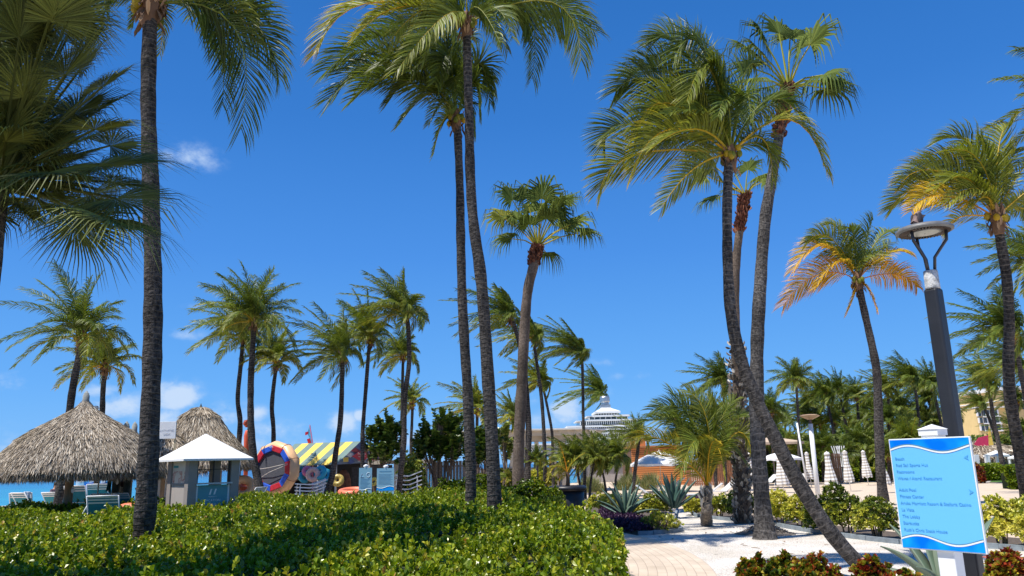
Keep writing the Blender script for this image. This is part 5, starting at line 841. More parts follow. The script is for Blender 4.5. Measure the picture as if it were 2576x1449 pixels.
# activities board
def flatframe(x0, y0, x1, y1, D): return AT(x0, y1, D), (x1-x0)*D/FPX, zof((x0+x1)/2, y0, D)-zof((x0+x1)/2, y1, D)
b0, w_, h_ = flatframe(397, 1061, 439, 1104, 31.5); root = thing('activities_sign', 'white board sign on a thin pole in front of the thatched hut', 'sign', (b0.x, b0.y, 0), .06)
mb = MB(); mb.box(0, w_, 0, .04, b0.z, b0.z+h_); mb.build('board', WHITE, root, mods=BEV(.006)); mb = MB(); mb.bar((w_-.06, .06, 0), (w_-.02, .06, b0.z+h_), .04); mb.build('pole', mat('bamboo_pole', (.5, .42, .25), .6), root)
FAINT = mat('faded_grey_lettering', (.62, .63, .65), .6)
text('lettering', 'ACTIVITIES', .115, FAINT, root, (w_/2, -.004, b0.z+h_*.42), align='CENTER'); text('lettering', 'DESK', .115, FAINT, root, (w_/2, -.004, b0.z+h_*.20), align='CENTER')
# ---- kiosk
DK = 25.0; K0 = at0(512.5, 1180, DK); kr = thing('kiosk', 'square taupe sales kiosk under a white pyramid canopy', 'kiosk', K0, R_(45), 'kiosks'); hw = .80
ze = zof(512, 1160, DK)+.03; za = zof(512.5, 1091, DK)
cw = .27
for i, (sx, sy) in enumerate(((-1, -1), (1, -1), (-1, 1), (1, 1))):
    mb = MB(); a, b_ = sorted((sx*hw, sx*(hw-cw))); c, d = sorted((sy*hw, sy*(hw-cw))); mb.box(a, b_, c, d, 0, ze-.02); mb.build('column', GREYB, kr, mods=BEV(.008))
# canopy: steep pyramid then flared skirt
Rt = (642-394)/2*DK/FPX/math.sqrt(2)*.98; zk = zof(512, 1144, DK)
mb = MB(); ring = lambda r, z: [(-r, -r, z), (r, -r, z), (r, r, z), (-r, r, z)]; Vv = [(0, 0, za)]+ring(Rt*.68, zk+.10)+ring(Rt, ze+.03)+ring(Rt, ze-.03)+ring(Rt-.06, ze-.03)
mb.add(Vv, [(0, 1+i, 1+(i+1) % 4) for i in range(4)]+[(1+i+4*k, 5+i+4*k, 5+(i+1) % 4+4*k, 1+(i+1) % 4+4*k) for k in range(3) for i in range(4)]+[(16, 15, 14, 13)]); mb.build('canopy', WHITE, kr)
# left face panels (local -x side), right face (local -y side)
fx = -hw+.06; KL = zof(512, q('R2', 0, 1045)[1], DK-.8)
mb = MB(); mb.box(fx-.01, fx+.03, -hw+cw, hw-cw, 0, KL-.06); mb.build('lower_panel', mat('taupe_light', (.42, .37, .33), .6, .04), kr)
mb = MB(); mb.box(fx-.03, fx+.03, -hw+cw, hw-cw, KL-.06, KL); mb.build('ledge', GREYB, kr)
pm_ = bpy.data.materials.new('food_photo_print'); pm_.use_nodes = True; t = pm_.node_tree; p = t.nodes['Principled BSDF']; p.inputs['Roughness'].default_value = .4; co = nd(t, 'ShaderNodeTexCoord'); n1 = nd(t, 'ShaderNodeTexNoise'); n1.inputs['Scale'].default_value = 5; n1.inputs['Detail'].default_value = 4; t.links.new(co.outputs['Object'], n1.inputs[0]); r = nd(t, 'ShaderNodeValToRGB'); e = r.color_ramp.elements
for i_, (ps, cc) in enumerate([(.36, (.70, .62, .50)), (.50, (.66, .56, .44)), (.56, (.45, .10, .05)), (.62, (.70, .60, .50)), (.70, (.50, .16, .08))]):
    if i_ > 1: e.new(ps)
    e[i_].position = ps; e[i_].color = cc+(1,)
t.links.new(n1.outputs[0], r.inputs[0]); t.links.new(r.outputs[0], p.inputs['Base Color'])
mb = MB(); mb.box(fx-.005, fx+.02, -hw+cw, hw-cw, KL, KL+.36); mb.build('poster', pm_, kr); mb = MB(); mb.box(fx-.005, fx+.02, -hw+cw, hw-cw, KL+.36, ze-.02); mb.build('poster', mat('pale_print', (.66, .60, .50), .5, .08, 4), kr)
mb = MB(); mb.box(fx-.012, fx-.006, .12, hw-cw-.05, KL+.46, KL+.53); mb.build('poster_label', mat('teal_label', (.05, .30, .32), .5), kr)
fy = -hw+.06
mb = MB(); mb.box(-hw+cw-.02, hw-cw+.02, fy-.16, fy+.05, KL-.05, KL); mb.build('counter', mat('grey_counter', (.5, .48, .46), .4), kr)
mb = MB(); mb.box(-hw+cw+.06, hw-cw-.06, fy-.01, fy+.03, 0, KL-.07); mb.build('teal_panel', mat('teal_panel', (.10, .33, .38), .5, .04), kr)
for s in (-1, 1): mb = MB(); mb.box(*sorted((s*(hw-cw), s*(hw-cw-.06))), fy-.015, fy+.035, 0, KL-.07); mb.build('trim', WHITE, kr)
mb = MB()
for s in (-1, 1): mb.box(s*.5-.02, s*.5+.02, fy, fy+.03, KL, ze-.03)
mb.box(-.015, .015, fy, fy+.03, KL, ze-.03); mb.box(-.48, .48, fy, fy+.03, ze-.30, ze-.28); mb.build('window_frame', BLACK, kr)
for s in (-.07, .07): mb = MB(); mb.prism([(s-.05, fy-.016, KL-.36), (s+.0, fy-.016, KL-.36), (s+.05, fy-.016, KL-.19), (s+.0, fy-.016, KL-.19)], (0, -.004, 0)); mb.build('logo', WHITE, kr)
text('lettering', 'MARRIOTT', .052, WHITE, kr, (0, fy-.013, KL-.44), align='CENTER'); text('lettering', 'VACATION', .10, WHITE, kr, (0, fy-.013, KL-.56), align='CENTER'); text('lettering', 'CLUB', .10, WHITE, kr, (0, fy-.013, KL-.69), align='CENTER')
a_, b_ = at0(593, 1200, 25.6), AT(600, 1160, 25.6); root = thing('white_pole', 'slanting white pole at the right corner of the kiosk canopy', 'pole', a_); mb = MB(); mb.tube([(0, 0, 0), (b_.x-a_.x+.02, 0, b_.z)], [.05, .045], 12); mb.build('tube', WHITE, root, None, True); mb = MB(); mb.lathe([(.2, 0), (.2, .05), (.06, .07)], 14, cap=True); mb.build('base', WHITE, root)
# ---- sling beach chairs and towels
def sling_chair(label, x, yt, D, rz, sc=1.0, mt_=TEAL, stripe=True, group='teal sling loungers on the beach', zb=None):
    c = at0(x, 1200, D); zt = zof(x, yt, D); root = thing('sling_lounger', label, 'sun lounger', c, rz, group); s = zt/1.0 if zb is None else zb
    w = .34
    mb = MB(); A = [(s_*w, -.05, .36*s) for s_ in (-1, 1)]; B = [(s_*w, -.62, 1.0*s) for s_ in (-1, 1)]; mb.add([A[0], A[1], B[1], (0, -.60, .985*s), B[0]], [(0, 1, 2, 3, 4)]); mb.add([(-w, -.05, .355*s), (w, -.05, .355*s), (w, 1.2, .33*s), (-w, 1.2, .33*s)], [(0, 1, 2, 3)])
    mb.build('sling', mt_, root, mods=(('SOLIDIFY', dict(thickness=.012)),))
    if stripe:
        mb = MB(); f = lambda t_: (-.05-.57*t_-.012*0, (.36+.64*t_)*s)
        for k, (a, b_) in enumerate(((.80, .84), (.88, .92), (.95, .99))):
            (ya, za_), (yb, zb_) = f(a), f(b_); mb.add([(-w, ya-.015, za_), (w, ya-.015, za_), (w, yb-.015, zb_), (-w, yb-.015, zb_), (-w, ya+.015, za_), (w, ya+.015, za_), (w, yb+.015, zb_), (-w, yb+.015, zb_)], [(0, 1, 2, 3), (4, 5, 6, 7)])
        mb.build('stripe', WHITE, root)
    mb = MB()
    for s_ in (-1, 1): mb.tube([(s_*(w+.02), 1.22, .33*s), (s_*(w+.02), -.05, .36*s), (s_*(w+.02), -.63, 1.0*s)], .018, 6); mb.tube([(s_*(w+.02), .95, .34*s), (s_*(w+.04), 1.1, 0)], .016, 6); mb.tube([(s_*(w+.02), .05, .35*s), (s_*(w+.04), -.1, 0)], .016, 6); mb.tube([(s_*(w+.02), -.4, .72*s), (s_*(w+.03), -.05, .2*s)], .012, 5)
    mb.tube([(-w, -.63, 1.0*s), (w, -.63, 1.0*s)], .018, 6); mb.tube([(-w, -.30, .62*s), (w, -.30, .62*s)], .014, 6); mb.build('frame', WHITE, root, None, True); return root
t4 = lambda x, y: q('T4', x, y)
for lab, x, y, D, rz in (('teal sling lounger cut by the left edge with its back raised', 60, 415, 21, -.5), ('striped lounger with a white patterned towel near the left edge', 400, 430, 30, .35), ('lounger with striped back beside the towel draped one', 540, 425, 29.5, -.4),
  ('teal lounger right of the leaning trunk and left of the brown post', 940, 420, 33, -.2), ('teal lounger with white towel right of the brown parasol post', 1240, 325, 30, .15), ('teal lounger just right of the thin white pole', 1530, 300, 31, .3), ('pale framed lounger under the hanging towel', 1640, 440, 29, .2),
  ('large near teal lounger seen from behind in front of the dark posts', 1670, 470, 20.5, .25), ('teal lounger half hidden left of the thick ringed trunk', 2000, 430, 27, -.2), ('teal and red striped lounger between the thick trunk and the kiosk', 2410, 350, 27, -.5), ('low teal lounger right of the hedge gap', 1330, 590, 21.5, 1.1)):
    sling_chair(lab, *t4(x, y), D, rz)
def cloth(label, x0, y0, x1, y1, D, mt_, seed=0, group='towels and bags hung out on the beach', name='towel', cat='towel'):
    c, w, h = flatframe(*t4(x0, y0), *t4(x1, y1), D); O = AT(*t4((x0+x1)/2, y0), D); n, k = 9, 8; V = []
    for j in range(k):
        for i in range(n): u, v = i/(n-1)-.5, j/(k-1); V.append((O.x+u*w*(.55+.45*v), O.y+.05*math.sin(u*14+v*2+seed), O.z-v*h*(1-.10*math.sin(u*6+seed))))
    mb = MB(); mb.add(V, [(j*n+i, (j+1)*n+i, (j+1)*n+i+1, j*n+i+1) for j in range(k-1) for i in range(n-1)]); o = mb.build(name, mt_, None, O, True, mods=(('SOLIDIFY', dict(thickness=.015)),)); return tag(o, label, cat, group)
PAT = mat('patterned_white_towel', (.60, .62, .68), .9, .4, 26); cloth('white patterned towel draped over a lounger back near the left edge', 322, 418, 480, 520, 29.2, PAT, 1); cloth('white patterned towel on the lounger right of the brown post', 1145, 385, 1310, 435, 29.6, PAT, 2)
cloth('dark teal towel hanging from the left dark post', 1625, 190, 1700, 425, 27.5, mat('dark_teal_towel', (.01, .12, .13), .9, .15, 8), 3); cloth('dark red patterned bag hanging between the two dark posts', 1800, 130, 1910, 330, 27.6, mat('dark_print_cloth', (.08, .035, .035), .9, .6, 22), 4, name='bag', cat='bag'); cloth('pink cloth hanging right of the two dark posts', 1945, 160, 2005, 290, 27.7, mat('dusty_pink_cloth', (.50, .30, .26), .9, .2, 8), 5)
for lab, x, y0, w_ in (('left dark post holding a teal towel and a white oval tag', 1735, 470, .10), ('right dark post with pale foot holding a white oval tag', 1905, 470, .09)):
    O = at0(*t4(x, y0), 27.3); root = thing('wooden_post', lab, 'post', O, 0, 'dark posts under the farther thatched parasol'); mb = MB(); mb.tube([(0, 0, 0), (0, 0, 1.4), (0, 0, 2.35)], w_*1.3, 10, jit=.04); mb.build('shaft', DARKW, root, None, True)
for lab, x, y, D in (('white oval tag on the brown parasol post', 1097, 392, 25.3), ('white oval tag on the left dark post', 1768, 262, 27.1), ('white oval tag on the right dark post', 1940, 198, 27.1)):
    O = AT(*t4(x, y), D); mb = MB(); r_ = .074*D/27; mb.prism([(O.x+r_*math.cos(a)*.75, O.y, O.z+r_*1.45*math.sin(a)) for a in np.linspace(0, 6.283, 21)[:-1]], (0, .012, 0)); root = thing('oval_tag', lab, 'tag', O, 0, 'oval number tags'); mb.build('plate', WHITE, root, O)
    text('lettering', 'N-1' if D < 26 else '', .05, BLACK, root, (0, -.004, .03), align='CENTER') if D < 26 else None
for lab, x0, x1 in (('thin pale pole left of the dark posts under the parasols', 1462, 1466),): O = at0(*t4(x0, 480), 26.5); root = thing('thin_pole', lab, 'pole', O); mb = MB(); mb.tube([(0, 0, 0), (.03, 0, 2.3)], .022, 8); mb.build('tube', CREAM, root, None, True); mb = MB(); mb.lathe([(.12, 0), (.12, .03)], 12, cap=True); mb.build('base', CREAM, root)
# floats near the posts
def torus(c, R, r, n=20, m=10, ax='z', tiltx=0, mb=None, a=(0,.5,0), mi=0):
    V = []; M_ = Matrix.Rotation(tiltx, 3, 'X') if ax == 'x' else Matrix.Identity(3)
    for i in range(n):
        for j in range(m):
            A_, B_ = 6.2832*i/n, 6.2832*j/m; v = M_ @ Vector(((R+r*math.cos(B_))*math.cos(A_), (R+r*math.cos(B_))*math.sin(A_), r*math.sin(B_))); V.append((c[0]+v.x, c[1]+v.y, c[2]+v.z))
    F = [(i*m+j, ((i+1) % n)*m+j, ((i+1) % n)*m+(j+1) % m, i*m+(j+1) % m) for i in range(n) for j in range(m)]; mb.add(V, np.array(F), a, mi)
O = AT(*t4(1240, 590), 25); O.z = .62; mb = MB(); mb.tube([(O.x-.75, O.y, .72), (O.x+.0, O.y, .76), (O.x+.75, O.y, .72)], [.16, .18, .16], 12); tag(mb.build('rolled_towel', mat('blue_tie_dye', (.12, .42, .72), .9, .6, 8), None, (O.x, O.y, .72), True), 'rolled light blue patterned towel lying right of the brown post', 'towel')
O = AT(*t4(1950, 590), 24); mb = MB(); mb.ball((O.x, O.y, 1.0), (.33, .2, .13), 12, 8); tag(mb.build('beach_bag', CORAL, None, (O.x, O.y, .9), True), 'coral red bag left of the thick ringed trunk', 'bag')
# moored boats
def boat(label, x0, x1, yt, yb, D, hull, trim, seed):
    c = AT((x0+x1)/2, yb, D); c.z = -.35; L = (x1-x0)*D/FPX; root = thing('boat', label, 'boat', c, 0, 'boats moored off the beach'); h = zof((x0+x1)/2, yt, D)+.35; mb = MB(); K = 11; V = []
    for i in range(K):
        t = i/(K-1); w = .9*L*.2*math.sin(min(1, t*1.7+.35)*1.57)*(1 if t < .7 else 1-((t-.7)/.3)**2); w = max(w, .03); z = h*.45+h*.2*abs(t-.4)
        V += [(L*(t-.5), -w, z), (L*(t-.5)*.95, -w*.6, -.15), (L*(t-.5)*.95, w*.6, -.15), (L*(t-.5), w, z)]
    mb.add(V, [(4*i+j, 4*i+4+j, 4*i+5+j, 4*i+1+j) for i in range(K-1) for j in range(3)]+[(0, 1, 2, 3), (4*K-1, 4*K-2, 4*K-3, 4*K-4)]+[(4*i, 4*i+3, 4*i+7, 4*i+4) for i in range(K-1)]); mb.build('hull', hull, root)
    mb = MB(); mb.box(-L*.18, L*.15, -L*.07, L*.07, h*.45, h*.95); mb.build('cabin', trim, root, mods=BEV(.04)); mb = MB(); mb.box(-L*.14, L*.11, -L*.072, L*.072, h*.66, h*.84); mb.build('window', GLASS, root)
boat('white motor boat moored left of the thin pole', 193, 222, 1196, 1210, 140, WHITE, WHITE, 1); boat('blue hulled boat moored beside the white one', 214, 250, 1197, 1211, 130, mat('blue_hull', (.03, .18, .55), .4), WHITE, 2); boat('dark blue and white boat moored near the dark posts', 244, 278, 1198, 1211, 125, NAVY, WHITE, 3)
boat('red white and blue boat moored behind the low thatch', 385, 425, 1190, 1206, 150, RED, WHITE, 4)
# floodlight on palm
O = AT(244, 1027, 36); root = thing('floodlight', 'small white floodlight on an arm beside the shorter palm trunk', 'lamp', O); mb = MB(); mb.tube([(0, 0, 0), (.13, 0, 0), (.24, 0, .0)], .02, 6); mb.build('arm', STEEL, root); mb = MB(); mb.lathe([(.0, -.13), (.09, -.12), (.12, 0), (.10, .10), (0, .12)], 12, c=(-.05, 0, 0)); mb.build('lamp_head', WHITE, root, None, True)

# ---- inflatable ring standing on edge
DR = 39.0; sR = .16203*DR/FPX; cR = AT(*q('R3', 640, 850), DR); base = cR.copy(); root = thing('inflatable_trampoline', 'big round inflatable trampoline standing on its edge', 'inflatable', (cR.x, cR.y, 0), R_(-32)); n = 10; Rm = 335*sR; Zc = cR.z
ringp = [(Rm*math.cos(2*math.pi*(i+.5)/n)*1.22, .0, Zc+Rm*math.sin(2*math.pi*(i+.5)/n)) for i in range(n)]; rt = .235
mb = MB(); m_ = 14; V = []
for i in range(n):
    a = 2*math.pi*(i+.5)/n; o = np.array((math.cos(a), 0, math.sin(a)))
    for j in range(m_): b_ = 2*math.pi*j/m_; V.append(np.array(ringp[i])+o*rt*math.cos(b_)+np.array((0, 1., 0))*rt*1.25*math.sin(b_))
mb.add(V, np.array([(i*m_+j, i*m_+(j+1) % m_, ((i+1) % n)*m_+(j+1) % m_, ((i+1) % n)*m_+j) for i in range(n) for j in range(m_)])); mb.build('outer_tube', PEACH, root, None, True)
for i in range(n):
    a0, a1 = 2*math.pi*(i+.5)/n, 2*math.pi*(i+1.5)/n; mb = MB(); ri, ro = Rm-rt*1.1, Rm+rt*.12; P_ = [(r_*math.cos(a)*1.22, -.31, Zc+r_*math.sin(a)) for r_, a in ((ri, a0), (ro, a0), (ro, a1), (ri, a1))]; mb.prism(P_, (0, .16, 0)); mb.build('segment', RED if i % 2 else BLUE, root, mods=BEV(.03))
mb = MB(); mb.prism([((Rm-rt*.9)*math.cos(2*math.pi*(i+.5)/n)*1.22, -.22, Zc+(Rm-rt*.9)*math.sin(2*math.pi*(i+.5)/n)) for i in range(n)], (0, .03, 0)); mb.build('mesh_deck', MESH, root)
mb = MB(); ROPE = mat('pale_rope', (.55, .52, .48), .8)
mb.tube([(-Rm, -.40, Zc-.05), (0, -.42, Zc+.02), (Rm*1.15, -.40, Zc+.2)], .014, 5); mb.tube([(-Rm*.9, -.40, Zc-.6), (0, -.42, Zc-.2), (Rm*1.15, -.40, Zc+.15)], .014, 5); mb.build('rope', ROPE, root)
mb = MB(); torus((0, 0, 0), .12, .02, 14, 6, mb=mb); text('lettering', 'RAVE', .12, WHITE, root, (.02, -.365, Zc+Rm-.10), align='CENTER')
for a in (-.5, .35, 1.0, -1.1, -2.2, 2.2): 
    mb = MB(); cx_, cz_ = Rm*math.cos(a)*1.19, Zc+Rm*math.sin(a); V = []
    pts_ = [np.array((cx_, 0, cz_))+np.array((math.cos(a), 0, math.sin(a)))*(rt+.012)*math.cos(b_)+np.array((0, 1., 0))*(rt*1.25+.012)*math.sin(b_) for b_ in np.linspace(0, 6.283, 15)]; mb.tube(pts_, .012, 5, cap=False); mb.build('strap', mat('rust_strap', (.30, .08, .05), .7), root)
def inflat(name, label, x, y, D, R, r, tilt, mt_, z=None, group='inflatables heaped by the striped tent', rz=0):
    O = AT(x, y, D); mb = MB(); torus((0, 0, 0), R, r, 24, 12, 'x', tilt, mb); o = mb.build(name, mt_, None, None, True); o.location = (O.x, O.y, max(O.z, r)); o.rotation_euler = (0, 0, rz); return tag(o, label, 'swim ring' if 'ring' in name else 'inflatable', group)
r3 = lambda x, y: q('R3', x, y)
inflat('swim_ring', 'orange and peach inflatable lying left of the big ring', *r3(120, 1150), 37, .42, .2, 1.0, PEACH, rz=.3); inflat('swim_ring', 'coral inflatable tube lying lowest left of the big ring', *r3(200, 1130), 38, .36, .17, .5, CORAL)
inflat('swim_ring', 'white and pink doughnut swim ring hanging under the striped roof', *r3(1215, 950), 42, .26, .13, 1.5, mat('doughnut_vinyl', (.80, .55, .52), .4, .25, 7)); inflat('swim_ring', 'pink swim ring left of the doughnut ring', *r3(1130, 900), 42.3, .2, .1, 1.4, PINK, rz=.6)
inflat('swim_ring', 'light blue swim ring right of the doughnut ring', *r3(1330, 920), 42, .27, .12, 1.35, AQUA, rz=-.4); inflat('swim_ring', 'aqua swim ring at the back under the striped roof', *r3(1400, 960), 42.6, .25, .13, 1.1, AQUA); inflat('swim_ring', 'blue swim ring beside the big trampoline tube', *r3(1080, 990), 42.4, .22, .11, 1.3, AQUA, rz=.8)
inflat('swim_ring', 'dark teal swim ring next to the trampoline tube', *r3(1020, 930), 42.8, .25, .12, 1.4, mat('sea_green_vinyl', (.06, .28, .30), .4, .3, 6), rz=.3); inflat('swim_ring', 'yellow swim ring behind the narrow blue sign', *r3(2160, 1060), 38, .14, .075, 1.2, YEL)
inflat('swim_ring', 'striped bee coloured inflatable beside the curved trunk', *r3(1600, 1040), 40, .2, .13, 1.2, mat('bee_stripes', (.45, .33, .08), .4, .9, 16)); inflat('swim_ring', 'red rimmed paddling float lying left of the narrow blue sign', *r3(1840, 1215), 34, .52, .13, .12, CORAL)
O = AT(*r3(1850, 1190), 34); mb = MB(); mb.lathe([(.02, .17), (.35, .16), (.48, .10)], 24); o = mb.build('float_cushion', mat('white_striped_float', (.66, .66, .70), .5, .3, 9), None, None, True); o.location = (O.x, O.y, .18); tag(o, 'white zigzag cushion on the red rimmed float', 'cushion')
O = at0(*r3(1760, 1260), 36); mb = MB(); w_ = 160*.162*36/FPX; mb.box(-w_, w_, -.3, .3, 0, .62); mb.box(-w_-.03, w_+.03, -.33, .33, .62, .68); root = thing('storage_bin', 'mauve grey storage bin behind the red rimmed float', 'bin', O); mb.build('body', MAUVE, root, mods=BEV(.015))
# ---- striped tent hut
DT = 44.0; G_ = lambda x, y, d=0: AT(*r3(x, y), DT+d); root0 = G_(1580, 1250); root0.z = 0; root = thing('striped_tent', 'beach rental tent with yellow and grey green striped roof', 'tent', root0, 0)
rA, rB = G_(930, 492, 1.6), G_(1950, 440, 0); eA, eB = G_(1080, 800, -.2), G_(1575, 795, -1.6); eC = G_(2300, 755, 1.6)
rA.z = rB.z; rA = Vector((rA.x, rA.y, rB.z)); ns = 9
dirv = (rB-rA); eA = Vector((eB.x-dirv.x*.98, eB.y-dirv.y*.98+0, eB.z)); bA = Vector((eC.x-dirv.x, eC.y-dirv.y, eC.z))
for k in range(2):
    mb = MB()
    for i in range(ns):
        if i % 2 != k: continue
        f0, f1 = i/ns, (i+1)/ns
        for P0, P1, Q0, Q1 in ((rA, rB, eA, eB), (rA, rB, bA, eC)):
            a = P0.lerp(P1, f0); b_ = P0.lerp(P1, f1); c = Q0.lerp(Q1, f1); d = Q0.lerp(Q1, f0); nr = (b_-a).cross(d-a).normalized()*.02; mb.prism([a, b_, c, d], nr)
    mb.build('roof', [GGR, YEL][k], root, root0)
gm_ = MB(); gm_.prism([eB, rB, eC], (.0, .05, 0)); gm_.build('gable', mat('dull_blue_board', (.16, .22, .34), .6, .1), root, root0)
un = (eC-eB); up_ = rB-(eB+eC)/2; fr_ = lambda u, v, o_=-.012: eB+un*u+up_*v+Vector((un.y, -un.x, 0)).normalized()*(.02-o_)*1.0
nrm_g = Vector((un.y, -un.x, 0)).normalized(); nrm_g = nrm_g if nrm_g.y < 0 else -nrm_g
def tile(cx_, cy_, s, mt_, h=1.0, off=.02, nm='panel'): mb = MB(); mb.prism([eB+un*(cx_+dx*s)+up_*(cy_+dy*s*h)+nrm_g*off for dx, dy in ((-1, 0), (0, -1.35), (1, 0), (0, 1.35))], nrm_g*.008); mb.build(nm, mt_, root, root0)
cols = [mat('panel_white', (.6, .6, .6), .5, .3, 9), mat('panel_navy', (.06, .10, .28), .5, .4, 9), mat('panel_red_dark', (.34, .04, .05), .5, .3, 9), mat('panel_violet', (.22, .10, .30), .5, .3, 9), mat('panel_blue', (.10, .25, .50), .5, .4, 9), mat('panel_orange', (.60, .30, .08), .5, .4, 9)]
tiles = [(.5, .82, 1), (.39, .62, 2), (.61, .62, 5), (.28, .42, 0), (.72, .42, 0), (.17, .22, 4), (.83, .22, 3), (.28, .12, 1), (.72, .12, 2), (.39, .30, 4), (.61, .30, 0)]
for i, (a, b_, c) in enumerate(tiles): tile(a, b_-.02, .095, cols[c], .95, .03+.003*i)
tile(.5, .33, .20, RED, 1.05, .09, 'red_diamond')
mb = MB(); mb.prism([eB+un*u+up_*v+nrm_g*.1 for u, v in ((.12, .10), (.22, .10), (.22, .30), (.12, .30))], nrm_g*.008); mb.build('yellow_emblem', YEL, root, root0)
ang_g = math.atan2(un.y, un.x)
for s_, sz, v in (('Franklin', .20, .38), ('WATERSPORTS', .08, .28), ('BOOK NOW', .11, .06)):
    pt = eB+un*.5+up_*v+nrm_g*.112-root0; text('lettering', s_, sz, mat('panel_lettering', (.78, .75, .66), .5), root, pt, (R_(90), 0, ang_g), 'CENTER')
for P_ in (eA, eB, eC, bA): mb = MB(); mb.tube([(P_.x, P_.y, 0), (P_.x, P_.y, P_.z)], .05, 8); mb.build('post', WHITE, root, root0)
mb = MB(); mb.prism([Vector((bA.x, bA.y, 0)), Vector((eC.x, eC.y, 0)), Vector((eC.x, eC.y, eC.z)), Vector((bA.x, bA.y, eC.z))], (0, .03, 0)); mb.prism([Vector((bA.x-1.2, bA.y+.2, 0)), Vector((bA.x, bA.y, 0)), Vector((bA.x, bA.y, bA.z)), Vector((bA.x-1.2, bA.y+.2, bA.z))], (0, .03, 0)); mb.prism([Vector((eA.x, eA.y+.4, 0)), Vector((bA.x-1.1, bA.y+.2, 0)), Vector((bA.x-1.1, bA.y+.2, bA.z)), Vector((eA.x, eA.y+.4, bA.z))], (0.02, .0, 0)); mb.build('interior_shade', BLACK, root, root0)  # black sheets stand in for the shade inside the tent
mb = MB(); a, b_ = eB.lerp(eC, .30), eB.lerp(eC, .98); mb.prism([Vector((a.x, a.y+.3, 0)), Vector((b_.x, b_.y+.3, 0)), Vector((b_.x, b_.y+.3, 2.05)), Vector((a.x, a.y+.3, 2.05))], (0, .03, 0)); mb.build('dark_rack', mat('rack_of_vests', (.02, .02, .025), .8, .8, 9), root, root0)
mb = MB(); c_ = eB.lerp(eC, .12); mb.ball((c_.x-root0.x, c_.y+.5-root0.y, 1.0), (.42, .3, .95), 12, 8); mb.build('brown_life_vests', mat('brown_vests', (.16, .06, .03), .8, .5, 6), root)
# arch float behind the gable
O = AT(*r3(2130, 760), 46); mb = MB(); mb.prism([(O.x+1.05*math.cos(a)*r_, O.y, O.z+.85*math.sin(a)*r_) for a, r_ in [(x, 1.0) for x in np.linspace(0, 3.14, 16)]], (0, .5, 0)); root = thing('arched_float', 'tan arched float with turquoise edge behind the tent gable', 'inflatable', (O.x, O.y, O.z-.02)); mb.build('body', mat('tan_vinyl', (.62, .34, .16), .5), root, O)
mb = MB(); mb.tube([(1.07*math.cos(a), -.01, .87*math.sin(a)) for a in np.linspace(0, 3.14, 18)], .06, 8); mb.build('edge_tube', mat('turquoise_vinyl', (.15, .72, .70), .4), root, None, True)
# flag and kayaks
a, b_ = AT(*r3(1213, 475), 45.5), AT(*r3(1167, 180), 45.5); root = thing('flag', 'pink pole with a furled blue and red flag above the striped roof', 'flag', (a.x, a.y, 0)); mb = MB(); mb.tube([(.12, 0, 0), (0, 0, a.z), (b_.x-a.x, 0, b_.z)], .03, 6); mb.build('pole', PINK, root)
mb = MB(); d = b_-a; P0 = Vector((0, 0, a.z)); mb.prism([P0+d*.99, P0+d*.02, P0+d*.02+Vector((-.22, 0, 0)), P0+d*.3+Vector((-.16, 0, 0)), P0+d*.62+Vector((-.2, 0, 0))], (0, .02, 0)); mb.build('cloth', mat('light_blue_flag', (.10, .42, .72), .7, .3, 9), root)
mb = MB(); mb.prism([P0+d*.30+Vector((-.12, -.02, 0)), P0+d*.02+Vector((-.06, -.02, 0)), P0+d*.02+Vector((-.26, -.02, 0)), P0+d*.25+Vector((-.30, -.02, 0))], (0, .02, 0)); mb.prism([P0+d*.66+Vector((-.14, -.02, 0)), P0+d*.5+Vector((-.2, -.02, 0)), P0+d*.46+Vector((-.36, -.02, 0)), P0+d*.62+Vector((-.33, -.02, 0))], (0, .02, 0)); mb.build('red_patch', RED, root)
for lab, x, y0, y1 in (('orange red kayak tip sticking up behind the palm right of the kiosk', 190, 100, 200), ('lower orange red kayak standing behind the same palm trunk', 205, 240, 420)):
    a, b_ = AT(*r3(x, y1), 41), AT(*r3(x-6, y0), 41); h = b_.z-a.z; O = (a.x, a.y, a.z); mb = MB(); mb.tube([(0, 0, -a.z if y0 > 200 else -.05), (-.05, 0, h*.4), (-.03, 0, h*.8), (.02, 0, h)], [.06, .17, .13, .02], 10); tag(mb.build('kayak', mat('orange_red_plastic', (.70, .12, .05), .4), None, None, True), lab, 'kayak', 'kayaks standing on end').location = O
